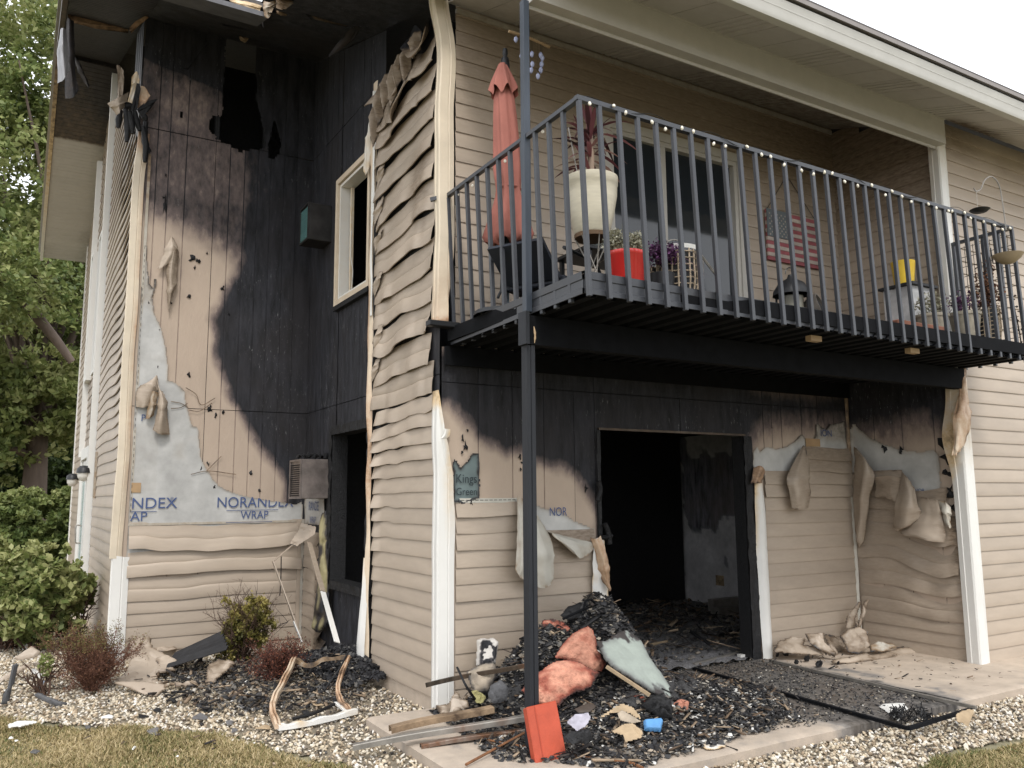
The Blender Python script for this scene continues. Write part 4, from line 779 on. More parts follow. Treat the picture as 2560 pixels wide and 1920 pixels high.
pr_([[(1690, 20), (1860, 60), (2030, 120)], [(1740, 60), (1880, 100), (2040, 135)], [(1790, 110), (1900, 135), (2000, 150)]], 1.5, VINYLB, lambda B, u, v: .45+.3*v, 55)
pr_([[(2030, 150), (2060, 150), (2080, 160)], [(1960, 230), (2000, 250), (2030, 230)], [(1890, 320), (1900, 330), (1920, 310)]], 1.2, BRAD, .5, 56)
pr_([[(345, 170, 0), (365, 160, .05), (385, 170, 0)], [(325, 330, 0), (360, 310, .05), (395, 340, 0)], [(330, 480, 0), (370, 450, .05), (408, 400, 0)]], 3.7, mat('smoked_aluminium', (.32, .32, .33), rough=.4, metal=.4, var=.4, stretch=(6, 6, .4)), None or .0, 57)
pr_([[(390, 100, 0), (400, 110, .04), (425, 120, 0)], [(370, 330, 0), (400, 320, .05), (430, 340, 0)], [(370, 565, 0), (420, 560, .05), (455, 520, 0)]], 4.1, BRAD, .6, 58)
pr_([[(420, 330, 0), (440, 330, .05), (450, 340, 0)], [(460, 430, 0), (480, 430, .05), (490, 430, 0)], [(500, 500, 0), (510, 505, .05), (520, 490, 0)]], 4.2, BRAD, .6, 59)
pr_([[(390, 80), (560, 110), (740, 130)], [(400, 120), (560, 150), (740, 160)], [(420, 130), (560, 165), (740, 190)]], 4.4, CREAM, .55, 60)
pr_([[(740, 160), (800, 110), (865, 75)], [(750, 180), (805, 130), (860, 95)], [(755, 190), (810, 140), (862, 98)]], 3.45, CREAM, .5, 61)
pr_([[(1370, 190), (1410, 200), (1450, 185)], [(1380, 220), (1410, 230), (1435, 215)], [(1395, 238), (1412, 243), (1425, 235)]], 3.2, VINYLB, .45, 62)
tube('hanging_wire', [at(1200*k2, 240*k2, 1, 3.3), at(1130*k2, 330*k2, 1, 3.35), at(1080*k2, 400*k2, 1, 3.35), at(1040*k2, 390*k2, 1, 3.3)], .008, CHAR, hang, 5)
# ---- interior: charred rooms behind the openings
inn = part('interior', BLD)
PLAS = mat('smoked_plaster', (.78, .76, .76), rough=.8, var=.35, scale=3, scorch=(.22, .22, .23), dark=(.10, .105, .125), speck=.4)
def room_soot(seed): return lambda s, z: np.clip(1.0-.85*sstep(.0, .08, fbm(s*1.6, z*1.3, seed, 4)-.16*sstep(1.0, 1.5, z)+.12), 0, 1)
FE = Fr((5.75, 0, 0), (0, 1, 0), (-1, 0, 0)); FN = Fr((0, 5.6, 0), (1, 0, 0), (0, -1, 0))
sheet('room_wall', inn, FE, .1, 5.6, 0, 2.4, (), .05, room_soot(203), PLAS); sheet('room_wall', inn, FN, .05, 5.75, 0, 2.4, (), .05, lambda s, z: np.clip(room_soot(17)(s, z)-.25, .1, 1), PLAS)
_fb(FE, 4.4, 4.55, 0, 2.4, 0, .9, PLAS, inn, 'wall_end', lambda x, y, z: .55+.0*z); _fb(FE, 2.85, 3.0, .28, .42, .004, .014, WHITE, inn, 'wall_socket', .6)
FL = [(-.0, 5.75, .13, 5.6)]
xs = np.linspace(.1, 5.75, 120); ys = np.linspace(.0, 5.6, 120); X, Y = np.meshgrid(xs, ys, indexing='ij')
grid('charred_floor', np.stack([X, Y, .012+.03*np.abs(fbm(X*6, Y*6, 4))+.02*fbm(X*17, Y*17, 5)], -1), mat('burnt_debris', (.26, .255, .26), rough=.85, var=.9, scale=60, bump=.8, bscale=110), inn, smooth=60)
box('ceiling', .05, 9.4, .13, 5.7, 2.42, 2.60, CHAR, inn)
box('inner_wall', 5.76, 5.9, .1, 9.4, 0, 6.4, CHAR, inn); box('inner_wall', .03, 5.7, 5.62, 5.72, 0, 2.4, CHAR, inn)
box('inner_wall', 1.4, 1.48, .14, 5.5, 2.62, 5.5, CHAR, inn); box('inner_wall', .05, 5.7, 3.2, 3.3, 2.62, 5.9, CHAR, inn); box('inner_wall', .05, 5.7, .13, .20, 4.95, 5.55, CHAR, inn)
box('attic_floor', GX+.05, 5.7, 3.62, 11.7, 5.3, 5.4, CHAR, inn); box('inner_wall', GX+.05, .04, 4.6, 4.7, 5.4, 7.0, CHAR, inn); box('inner_wall', GX+.03, GX+.06, 3.6, 11.7, 0, 6.3, CHAR, inn); box('inner_wall', GX+.06, 5.7, 3.60, 3.64, 0, 5.3, CHAR, inn)
box('lumber_scrap', 4.9, 5.7, 2.1, 2.25, .0, .12, STEEL, inn); box('lumber_scrap', 5.0, 5.7, 2.3, 2.4, .05, .2, STEEL, inn)
# air conditioners through the short wall
def ac(name, y0, y1, z0, z1, d, label, sheet_m, grille, parent=None):
    t = thing(name, label, 'air conditioner', (0, y0, z0)); h = z1-z0; w_ = y1-y0
    bm = bmesh.new(); bx(bm, -d, -.002, 0, w_, 0, h); bmo('casing', bm, sheet_m, t, bevel=.006)
    bm = bmesh.new()
    for a, b, c, e in ((.0, w_, 0, .02), (0, w_, h-.02, h), (0, .02, .02, h-.02), (w_-.02, w_, .02, h-.02)): bx(bm, -d-.018, -d-.001, a, b, c, e)
    bmo('grille_frame', bm, sheet_m, t)
    n_ = int((h-.06)/.022)
    for i in range(n_):
        bm = bmesh.new(); M = Matrix.Translation((-d-.008, w_/2, .035+i*.022)) @ Matrix.Rotation(.5, 4, 'Y'); bx(bm, -.008, .008, -w_/2+.022, w_/2-.022, -.002, .002, M); bmo('fin', bm, grille, t)
    return t
ACB = mat('sooted_casing', (.035, .033, .032), rough=.5, var=.6, scale=9, metal=.3)
t = ac('air_conditioner', 2.75, 3.06, 4.30, 4.715, .25, 'upper soot-black wall air conditioner with a teal grille, on the charred wall', ACB, mat('teal_fin', (.22, .42, .44), rough=.3, var=.2, metal=.3))
bm = bmesh.new(); bx(bm, -.245, -.255, .03, .28, .04, .37); bmo('coil', bm, mat('teal_coil', (.10, .24, .26), rough=.35), t)
t = ac('air_conditioner', 2.54, 2.93, 1.525, 1.925, .32, 'lower burnt wall air conditioner with bare heat-stained metal casing', mat('heat_stained_sheet', (.28, .24, .22), rough=.35, metal=.6, var=.55, scale=7), ACB)
for k in range(5):
    flap(t, [[Vector((-.31+.06*k, -.0, .40+.02*j*k % .03)) for j in (0, 1, 2)], [Vector((-.30+.06*k+.02*j, .15, .44+.015*j)) for j in (0, 1, 2)], [Vector((-.31+.06*k+.03*j, .3, .42)) for j in (0, 1, 2)]], CHAR, 1, 'charred_crust', seed=k)
# ================================================================ ground
def tone_mat(name, stops, rough=.8, leaf=0., spec=.3, noise=0.):
    m, N, L = node_mat(name); out = N('ShaderNodeOutputMaterial'); b = N('ShaderNodeBsdfPrincipled'); L(b.outputs[0], out.inputs[0])
    b.inputs['Roughness'].default_value = rough; b.inputs['Specular IOR Level'].default_value = spec
    a = N('ShaderNodeAttribute'); a.attribute_name = 'soot'; r = N('ShaderNodeValToRGB'); r.color_ramp.interpolation = 'LINEAR'
    e = r.color_ramp.elements
    while len(e) < len(stops): e.new(.5)
    for i, (p, c) in enumerate(stops): e[i].position = p; e[i].color = (*c, 1)
    L(a.outputs['Fac'], r.inputs[0]); last = r
    if noise:
        g = N('ShaderNodeNewGeometry'); n = N('ShaderNodeTexNoise'); n.inputs['Scale'].default_value = 40; n.inputs['Detail'].default_value = 4; L(g.outputs['Position'], n.inputs['Vector'])
        mr = N('ShaderNodeMapRange'); mr.inputs['To Min'].default_value = 1-noise; mr.inputs['To Max'].default_value = 1+noise; L(n.outputs['Fac'], mr.inputs[0])
        mm = N('ShaderNodeMixRGB'); mm.blend_type = 'MULTIPLY'; mm.inputs['Fac'].default_value = 1; L(r.outputs[0], mm.inputs['Color1']); L(mr.outputs[0], mm.inputs['Color2']); last = mm
    L(last.outputs[0], b.inputs['Base Color'])
    if leaf:
        t = N('ShaderNodeBsdfTranslucent'); L(last.outputs[0], t.inputs[0]); ms = N('ShaderNodeMixShader'); ms.inputs[0].default_value = leaf; L(b.outputs[0], ms.inputs[1]); L(t.outputs[0], ms.inputs[2]); L(ms.outputs[0], out.inputs[0])
    return m
xs = np.concatenate([np.linspace(-400, -12, 14), np.linspace(-10, 14, 25), np.linspace(16, 400, 14)]); ys = np.concatenate([np.linspace(-60, -8, 8), np.linspace(-7, 20, 28), np.linspace(24, 600, 16)])
X, Y = np.meshgrid(xs, ys, indexing='ij')
LAWN = mat('lawn_soil', (.21, .19, .12), rough=.95, var=.4, scale=3, bump=.3)
grid('ground', np.stack([X, Y, -.085+0*X], -1), LAWN, kind='structure', smooth=60)
GL = [(-3.6, 2.1), (-2.79, 1.72), (-2.29, 1.13), (-1.82, .71), (-1.47, .31), (-1.23, -.23), (-1.02, -.67), (-.90, -1.02), (-.70, -1.5), (-.4, -2.2)]
BEDL = GL+[(.2, -2.3), (.2, .0), (0.1, 3.6), (-3.6, 6.2)]
BEDR = [(.2, -2.4), (1.2, -2.5), (1.7, -2.62), (2.2, -2.45), (3.2, -2.58), (6, -2.6), (6, -1.2), (.2, -1.9)]
def bed(name, poly):
    x0, x1 = min(p[0] for p in poly), max(p[0] for p in poly); y0, y1 = min(p[1] for p in poly), max(p[1] for p in poly)
    X, Y = np.meshgrid(np.arange(x0, x1, .06), np.arange(y0, y1, .06), indexing='ij'); m = psd(X[:-1, :-1], Y[:-1, :-1], poly) > 0
    grid(name, np.stack([X, Y, -.075+.008*fbm(X*3, Y*3, 8)], -1), GRB, mask=m, kind='structure', smooth=60)
GRB = mat('gravel_base', (.20, .17, .125), rough=.95, var=.6, scale=40, bump=.9, bscale=60)
bed('gravel_bed', BEDL); bed('gravel_bed', BEDR)
# pebbles
ico = bmesh.new(); bmesh.ops.create_icosphere(ico, subdivisions=1, radius=1); icoV = np.array([v.co[:] for v in ico.verts]); icoF = np.array([[v.index for v in f.verts] for f in ico.faces]); ico.free()
def pebbles(name, poly, n, r0, r1, mats, seed, z=-.07, keep=None, tone=None, flat=.65, kind='stuff', zf=None):
    g = np.random.default_rng(seed); x0, x1 = min(p[0] for p in poly), max(p[0] for p in poly); y0, y1 = min(p[1] for p in poly), max(p[1] for p in poly)
    x = g.uniform(x0, x1, n); y = g.uniform(y0, y1, n); m = psd(x, y, poly)+.05*vn(x*7, y*7, 4) > 0
    if keep is not None: m &= keep(x, y, g)
    x, y = x[m], y[m]; n = len(x); r = g.uniform(r0, r1, n)*g.uniform(.7, 1.15, n)
    q = g.normal(size=(n, 3, 3)); Q = np.linalg.qr(q)[0]; sc = np.stack([g.uniform(.75, 1.3, n), g.uniform(.7, 1.1, n), g.uniform(flat*.8, flat*1.2, n)], 1)*r[:, None]
    jit = 1+g.uniform(-.22, .22, (n, len(icoV)))
    V = (icoV[None]*jit[..., None])*sc[:, None, :]; 
    a = g.uniform(0, 6.28, n); tl = g.normal(0, .35, (n, 2)); ca, sa = np.cos(a), np.sin(a)
    Vx = V[..., 0]*ca[:, None]-V[..., 1]*sa[:, None]; Vy = V[..., 0]*sa[:, None]+V[..., 1]*ca[:, None]; Vz = V[..., 2]+Vx*tl[:, :1]+Vy*tl[:, 1:]
    zz = (z if zf is None else zf(x, y))+g.uniform(0, r1*.7, n)
    V = np.stack([Vx+x[:, None], Vy+y[:, None], Vz+zz[:, None]], -1).reshape(-1, 3)
    F = (icoF[None]+(np.arange(n)*len(icoV))[:, None, None]).reshape(-1, 3)
    t = tone(x, y, g) if tone else g.random(n)
    o = link(name, mesh_np(name, V, F, np.repeat(t, len(icoV))), mats, smooth=60 if kind == 'stuff' else None)
    if kind: o['kind'] = kind
    return o
PEB = tone_mat('river_gravel', [(0, (.06, .058, .055)), (.10, (.17, .14, .11)), (.25, (.34, .26, .175)), (.5, (.50, .42, .30)), (.75, (.56, .50, .40)), (1, (.68, .65, .60))], .7, noise=.25)
def ash_near(x, y): return np.exp(-((x+.55)**2/.35+(y-1.0)**2/1.3))
def ptone(x, y, g):
    t = .18+.82*g.random(len(x)); d = ash_near(x, y)*1.0+.35*(fbm(x*2, y*2, 7) > .35)
    return np.where(g.random(len(x)) < d*.7, g.random(len(x))*.16, t)
SLABP = [(-.57, -.03), (-.57, -1.93), (8, -1.93), (8, -1.24), (4.8, -1.24), (4.8, 0)]
offs = lambda x, y, g: (psd(x, y, SLABP) < .0)
pebbles('gravel', BEDL, 40000, .008, .0165, PEB, 5, keep=offs, tone=ptone); pebbles('gravel', BEDR, 17000, .008, .0165, PEB, 6, keep=offs)
# grass
def blades(name, poly, n, h0, h1, mats, seed, tone, keep=None, z=-.085, w_=.0035):
    g = np.random.default_rng(seed); x0, x1 = min(p[0] for p in poly), max(p[0] for p in poly); y0, y1 = min(p[1] for p in poly), max(p[1] for p in poly)
    x = g.uniform(x0, x1, n); y = g.uniform(y0, y1, n); m = psd(x, y, poly)+.10*fbm(x*4, y*4, 4) > 0; x, y = x[m], y[m]; n = len(x)
    h = g.uniform(h0, h1, n)*(.8+.5*vn(x*3, y*3, 9)); a = g.uniform(0, 6.28, n); b = a+g.normal(0, .6, n); l = g.uniform(.3, 1.3, n)*h; ww = w_*g.uniform(.6, 1.5, n)
    dx, dy = np.cos(a), np.sin(a); p = np.stack([x, y, np.full(n, z)], 1); wv = np.stack([-np.sin(b), np.cos(b), 0*a], 1)*ww[:, None]
    mid = p+np.stack([dx*l*.35, dy*l*.35, h*.65], 1); tip = p+np.stack([dx*l, dy*l, h], 1)
    V = np.stack([p-wv, p+wv, mid-wv*.8, mid+wv*.8, tip], 1).reshape(-1, 3); o = np.arange(n)[:, None]*5
    F = np.concatenate([o+np.array([[0, 1, 3]]), o+np.array([[0, 3, 2]]), o+np.array([[2, 3, 4]])])
    link(name, mesh_np(name, V, F, np.repeat(tone(x, y, g), 5)), mats, kind='stuff')
GRS = tone_mat('lawn_blades', [(0, (.05, .085, .025)), (.3, (.11, .14, .045)), (.5, (.22, .20, .08)), (.75, (.42, .33, .17)), (1, (.55, .45, .27))], .7, .3, noise=.2)
gt = lambda x, y, g: np.clip(.62+.42*fbm(x*1.3, y*1.3, 12)+g.normal(0, .18, len(x)), 0, 1)
blades('grass', [(-3.6, 2.0)]+GL[1:]+[(-.4, -3.2), (-1.6, -3.6), (-3.6, -.2)], 210000, .022, .055, GRS, 21, gt)
blades('grass', [(.8, -2.75), (1.5, -2.68), (2.2, -2.50), (3.2, -2.62), (6, -2.66), (5, -3.9), (.8, -3.9)], 120000, .022, .055, GRS, 22, gt)
blades('grass', [(-3.5, 6.3), (-3.5, 2.1), (-3.6, -3.5), (-8, -3.5), (-9, 9), (-4, 9)], 130000, .04, .08, GRS, 24, gt, w_=.007)
blades('weeds', [(-.06, -.04), (-.02, -.16), (-.16, -.12), (-.14, -.03)], 400, .02, .06, GRS, 23, lambda x, y, g: .2*g.random(len(x)), z=-.06, w_=.006)
# patio slab
def soot_slab(X, Y):
    d = psd(X, Y, [(1.35, .3), (.55, -.6), (.35, -1.2), (1.0, -1.45), (1.9, -1.5), (2.35, -2.3), (3.28, -2.2), (3.36, .3)])+.16*fbm(X*3, Y*3, 5)
    return np.clip(.95*sstep(-.18, .14, d)+.55*sstep(.1, .6, fbm(X*5, Y*5, 6))*sstep(-.8, -.1, d)+.12+.25*sstep(.2, .8, fbm(X*9, Y*9, 8)), 0, 1)*(1-.55*sstep(3.3, 4.0, X))
xs = np.arange(-.57, 6.2, .03); ys = np.append(np.arange(-1.93, -.02, .03), -.01); X, Y = np.meshgrid(xs, ys, indexing='ij')
e_ = np.minimum(Y+1.93, X+.57); Z = -.012*np.exp(-e_/.012)+.002*fbm(X*4, Y*4, 3)
inside = ~((X[:-1, :-1] > 4.83) & (Y[:-1, :-1] > -1.26))
sl = grid('patio_slab', np.stack([X, Y, Z], -1), CONC, None, soot_slab(X, Y), inside, smooth=50, thick=.12, nrm=(0, 0, 1), kind='structure')
for x in (1.07, 3.35): box('slab_joint', x, x+.006, -1.925, -.02, -.002, .0035, CHAR, None, kind='structure')
# ================================================================ balcony
BAL = thing('balcony', 'long grey steel balcony over the burnt patio door, with square balusters and a soot-blackened underside', 'balcony')
YW, YE = -1.90, -1.83; ZT = 3.92
def fy(x): return YW+(YE-YW)*x/4.86
def bar(name, p, q, w_, h, mats, parent, up=Vector((0, 0, 1)), soot=None, bevel=0):
    p, q = Vector(p), Vector(q); d = (q-p); L_ = d.length; d.normalize(); side = d.cross(up); side = side.normalized() if side.length > 1e-3 else Vector((1, 0, 0)); u = side.cross(d)
    M = Matrix((( d.x, side.x, u.x, p.x), (d.y, side.y, u.y, p.y), (d.z, side.z, u.z, p.z), (0, 0, 0, 1)))
    bm = bmesh.new(); bx(bm, 0, L_, -w_/2, w_/2, -h/2, h/2, M); return bmo(name, bm, mats, parent, bevel, soot=soot)
bar('top_rail', (-.02, YW, ZT), (4.87, YE, ZT), .038, .03, RAIL, BAL); bar('top_rail', (.0, YW+.02, ZT-.002), (.05, -.0, ZT+.01), .036, .028, RAIL, BAL); bar('top_rail', (4.86, YE+.02, ZT), (4.86, -G_-.0, ZT), .036, .028, RAIL, BAL)
bar('end_rail', (.0, .02, ZT-.0), (-.07, .06, ZT-.02), .03, .03, RAIL, BAL)
for i in range(33):
    x = .0+i*.1519; sg = lambda x, y, z: .75*sstep(2.95, 2.7, z)
    bar('baluster', (x, fy(x)-.005, ZT-.015), (x+.035, fy(x)-.025, 2.69), .029, .029, RAIL, BAL, Vector((1, 0, 0)), bevel=.003)
for i in range(11):
    y = -.03-i*.17; t = (y+0)/YW
    bar('baluster', (.045-.045*t, y, ZT-.01), (.11-.075*t, y, 2.69+.0*t), .029, .029, RAIL, BAL, Vector((1, 0, 0)), bevel=.003)
for i in range(4):
    y = YE+.12+i*.14; bar('baluster', (4.86, y, ZT-.015), (4.89, y, 2.69), .029, .029, RAIL, BAL, Vector((1, 0, 0)), bevel=.003)
def rimboard(p, q):
    p = np.array(p, float); q = np.array(q, float); d = q-p; L_ = np.linalg.norm(d[:2]); n = np.array([d[1], -d[0]])/L_
    pr = [(0, 2.715), (.012, 2.715), (.012, 2.745), (.006, 2.75), (.006, 2.80), (.012, 2.805), (.016, 2.85), (-.03, 2.852)]
    P = np.array([[[p[0]+d[0]*t+n[0]*o, p[1]+d[1]*t+n[1]*o, z] for t in np.linspace(0, 1, 30)] for o, z in pr])
    return grid('rim_board', P, RAIL, BAL, .35*sstep(-.2, .6, fbm(P[..., 0]*2, P[..., 1]*2+P[..., 2]*3, 4)), smooth=25)
rimboard((.02, YW+.015), (4.88, YE+.015)); rimboard((.09, -.02), (.03, YW+.02)); rimboard((4.88, YE), (4.88, -G_))
xs = np.arange(.05, 4.86, .017); cor = np.where((np.arange(len(xs)) % 9) < 5, 0, .03); ys = np.array([YW+.03, -1.0, -.02]); X, Y = np.meshgrid(xs, ys, indexing='ij')
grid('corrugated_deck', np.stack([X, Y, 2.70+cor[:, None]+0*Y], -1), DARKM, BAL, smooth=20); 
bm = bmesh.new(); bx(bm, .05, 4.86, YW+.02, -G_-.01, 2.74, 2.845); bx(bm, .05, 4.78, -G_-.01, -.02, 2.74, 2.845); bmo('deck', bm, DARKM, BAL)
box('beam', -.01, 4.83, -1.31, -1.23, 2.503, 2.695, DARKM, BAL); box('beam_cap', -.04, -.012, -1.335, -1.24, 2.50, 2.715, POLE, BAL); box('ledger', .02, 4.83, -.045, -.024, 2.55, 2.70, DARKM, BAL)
box('ledger_arm', -.16, .10, -.14, -.06, 2.83, 2.875, BLACKP, BAL, bevel=.006)
bm = bmesh.new(); bx(bm, -.016, .012, -1.305, -1.235, .0, 2.50); bx(bm, .017, .048, -1.305, -1.235, .0, 2.50); bx(bm, .008, .022, -1.298, -1.242, 0, 2.49); bmo('support_post', bm, POLE, BAL, bevel=.003)
bm = bmesh.new(); bx(bm, -.012, .038, -1.295, -1.245, 2.72, 4.91); bmo('upper_post', bm, mat('blue_grey_post', (.055, .068, .088), rough=.4, var=.4, scale=6, stretch=(1, 1, .3)), BAL, bevel=.004)
for x, y in ((2.2, -1.72), (3.35, -1.75)): box('wood_shim', x, x+.12, y, y+.05, 2.66, 2.70, mat('raw_wood_chip', (.4, .28, .16)) if x < 3 else MATS['raw_wood_chip'], BAL)
tube('wood_splinter', curve_pts([(.03, -1.32, 2.62), (.035, -1.325, 2.56), (.03, -1.325, 2.51)], 3), [.003, .006, .009, .006, .008, .004, .003], MATS['raw_wood_chip'], BAL, 5)
# string of lights clipped to the rail
SL_ = thing('string_lights', 'thin string of small clear bulbs wound along the balcony top rail', 'string lights')
pts = [Vector((x, fy(x)-.012+.012*math.sin(x*9), ZT+.012+.02*math.sin(x*13))) for x in np.linspace(-.01, 4.85, 150)]
tube('cord', pts, .0025, BLACKP, SL_, 4)
BULB = mat('clear_bulb', (.75, .70, .58), rough=.15, spec=.7)
pr0 = None
for i in range(34):
    x = .04+i*.142+.11*rr.random(); o = lathe('bulb', [(0, .0), (.006, -.002), (.011, -.014), (.010, -.024), (.0, -.032)], BULB, SL_, 8) if pr0 is None else pr0.copy()
    if pr0 is None: pr0 = o
    else: S.collection.objects.link(o)
    o.location = (x, fy(x)-.022, ZT+.016-.055*rr.random()); o.rotation_euler = (rr.uniform(-.8, .3), rr.uniform(-.5, .5), 0)
for i in range(7):
    o = pr0.copy(); S.collection.objects.link(o); y = -.2-i*.25; o.location = (.05+.025*y/1.9, y, ZT-.01-.05*rr.random())
# ---- things on the balcony
DZ = 2.848
RED = mat('faded_salmon_canvas', (.36, .135, .105), rough=.85, var=.16, scale=6, bump=.25, bscale=120)
um = thing('patio_umbrella', 'closed salmon-red patio umbrella standing by the balcony wall', 'umbrella', (.25, -.6, DZ))
def umbp(z): return (.02*math.sin(z), 0)
k = 64; rows = [(1.98, .03), (1.93, .05), (1.84, .085), (1.74, .105)]
def canopy(name, rows, par, nf, amp, seed):
    V = []; F = []
    for i, (z, r) in enumerate(rows):
        for j in range(k):
            a = 2*math.pi*j/k; f = 1+amp*(.3+.7*i/len(rows))*(math.sin(nf*a+seed)+.5*math.sin((nf*2+1)*a+z*3)); V.append((r*f*math.cos(a)+.03*math.sin(z*2), r*f*math.sin(a), z+(.03*math.sin(nf*a+seed) if i == len(rows)-1 else 0)))
    for i in range(len(rows)-1):
        for j in range(k): F.append((i*k+j, i*k+(j+1) % k, (i+1)*k+(j+1) % k, (i+1)*k+j))
    return mesh_list(name, V, F, RED, par, 70)
canopy('canopy', [(1.80, .05), (1.70, .075), (1.55, .085), (1.3, .095), (1.15, .10), (1.02, .088), (.98, .084), (.92, .09), (.80, .115), (.70, .145), (.60, .17), (.56, .15), (.55, .10)], um, 5, .24, 1); canopy('vent_cap', rows, um, 7, .16, 2)
tube('tie_strap', [(.085*math.cos(a)+.03*math.sin(2), .088*math.sin(a), .985) for a in np.linspace(0, 6.28, 20)], .008, RED, um, 5)
lathe('finial', [(0, 2.12), (.018, 2.11), (.022, 2.07), (.014, 2.05), (.03, 2.03), (.036, 1.96), (.03, 1.95)], BLACKP, um, 12); lathe('pole', [(.019, .02), (.019, 1.98)], mat('slate_pole', (.10, .13, .15), rough=.35), um, 10)
tube('crank', [(-.03, -.02, .62), (-.05, -.03, .5), (-.07, -.04, .18), (-.10, -.04, .12)], .010, BLACKP, um, 6); lathe('base', [(0, .06), (.06, .06), (.10, .04), (.24, .03), (.25, 0)], BLACKP, um, 20)
# potted cordyline on a wire stand
POT = mat('ivory_pot', (.60, .55, .43), rough=.35, var=.15, scale=7, stretch=(1, 1, 6))
pp_ = at(1478, 480, 1, -1.30); pt = thing('potted_plant', 'ivory planter holding a spiky dark red plant, on a wire stand at the balcony corner', 'potted plant', (pp_[0], -1.30, DZ))
z0p = .47; lathe('pot', [(0, z0p), (.118, z0p), (.125, z0p+.01), (.155, z0p+.14), (.178, z0p+.27), (.182, z0p+.34), (.186, z0p+.345), (.188, z0p+.40), (.176, z0p+.405), (.17, z0p+.36), (0, z0p+.34)], POT, pt, 32)
lathe('saucer', [(0, z0p-.002), (.124, z0p-.002), (.122, z0p-.03), (0, z0p-.035)], mat('brown_saucer', (.12, .07, .035)), pt, 24)
for j in range(6):
    a = j*1.05+.3; tube('stand_leg', [(.12*math.cos(a), .12*math.sin(a), z0p-.02), (.03*math.cos(a+1.5), .03*math.sin(a+1.5), z0p-.26), (.16*math.cos(a+.4), .16*math.sin(a+.4), .0)], .005, STEEL, pt, 5)
tube('stake', [(-.10, .0, z0p+.35), (-.17, .02, z0p+.75)], .004, STEEL, pt, 5)
DKL = tone_mat('burgundy_leaves', [(0, (.03, .015, .015)), (.5, (.10, .035, .04)), (.8, (.22, .08, .09)), (1, (.30, .25, .18))], .45, .2)
def strap_leaves(name, parent, n, l0, l1, w_, org, seed, mats, spread=(.2, 1.4), hz=(.0, .0), droop=.6, tone=None, twist=0):
    g = np.random.default_rng(seed); V = []; F = []; T = []
    for i in range(n):
        a = g.uniform(0, 6.28); el = g.uniform(*spread); l = g.uniform(l0, l1); p = np.array(org, float)+[0, 0, g.uniform(*hz)]; d = np.array([math.cos(a)*math.sin(el), math.sin(a)*math.sin(el), math.cos(el)]); sd_ = np.array([-math.sin(a), math.cos(a), 0]); m_ = 7; b = len(V); tn = g.random()
        for q in range(m_):
            t = q/(m_-1); c = p+d*l*t-np.array([0, 0, droop*l*t*t*math.sin(el)]); ww = w_*math.sin(math.pi*min(.98, .12+t*.86))
            V += [c-sd_*ww, c-np.array([0, 0, ww*.4]), c+sd_*ww]; T += [tn]*3
        for q in range(m_-1):
            o = b+q*3; F += [(o, o+1, o+4, o+3), (o+1, o+2, o+5, o+4)]
    o = mesh_list(name, V, F, mats, parent, 70, np.array(T)); return o
strap_leaves('leaves', pt, 46, .22, .46, .017, (0, 0, z0p+.42), 3, DKL, (.15, 1.5), (0, .38)); tube('stem', [(0, 0, z0p+.3), (.01, 0, z0p+.6), (0, .01, z0p+.85)], .022, mat('pale_cane', (.25, .18, .13)), pt, 7)
# generic leaf cloud
def cloud(name, parent, cen, rad, n, size, mats, seed, shell=.55, clump=0, tone=None, asp=.55, wild=.12, floor=None, kind=True):
    g = np.random.default_rng(seed); d = g.normal(size=(n, 3)); d /= np.linalg.norm(d, axis=1)[:, None]
    r = (shell+(1-shell)*g.random(n)**.6)
    az = np.arctan2(d[:, 1], d[:, 0]); r = r*(1+wild*vn(az*2.1+9, d[:, 2]*3, seed)+wild*.7*vn(az*5+3, d[:, 2]*7, seed+1))
    p = d*r[:, None]*np.asarray(rad)
    if clump:
        c = g.normal(size=(clump, 3)); c /= np.linalg.norm(c, axis=1)[:, None]; c = c*(g.uniform(shell, 1, clump)[:, None])*np.asarray(rad)*(1+wild*g.normal(size=(clump, 1)))
        w_ = g.integers(0, clump, n); p = c[w_]+g.normal(size=(n, 3))*np.asarray(rad)*.5/clump**.40
    p = p+np.asarray(cen)
    if floor is not None: p = p[p[:, 2] > floor]
    n = len(p); nn = g.normal(size=(n, 3))+[0, 0, .6]; nn /= np.linalg.norm(nn, axis=1)[:, None]; u = np.cross(nn, g.normal(size=(n, 3))); u /= np.linalg.norm(u, axis=1)[:, None]; v = np.cross(nn, u)
    s = size*g.uniform(.6, 1.3, n)[:, None]
    V = np.stack([p-u*s, p-v*s*asp+nn*s*.12, p+u*s, p+v*s*asp+nn*s*.12], 1).reshape(-1, 3); F = np.arange(n*4).reshape(-1, 4)
    t = np.clip((tone(p, g) if tone is not None else g.random(n)), 0, 1)
    o = link(name, mesh_np(name, V, F, np.repeat(t, 4)), mats, parent)
    if kind: o['kind'] = 'stuff'
    return o
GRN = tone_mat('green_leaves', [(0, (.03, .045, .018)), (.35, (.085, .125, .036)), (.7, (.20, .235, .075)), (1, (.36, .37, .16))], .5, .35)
SILV = tone_mat('silver_leaves', [(0, (.12, .11, .07)), (.5, (.30, .29, .2)), (1, (.5, .49, .4))], .7, .2); PURP = tone_mat('purple_leaves', [(0, (.03, .012, .03)), (1, (.16, .06, .16))], .6, .2)
REDP = mat('glossy_red', (.55, .03, .025), rough=.15, spec=.7, var=.1)
q_ = at(1582, 690, 1, -1.62); rp_ = thing('red_planter', 'glossy red planter with dried silver-grey foliage at the rail', 'planter', (q_[0], -1.55, DZ))
lathe('pot', [(0, 0), (.105, 0), (.11, .01), (.135, .25), (.14, .255), (.138, .28), (.125, .28), (.12, .2)], REDP, rp_, 28); 
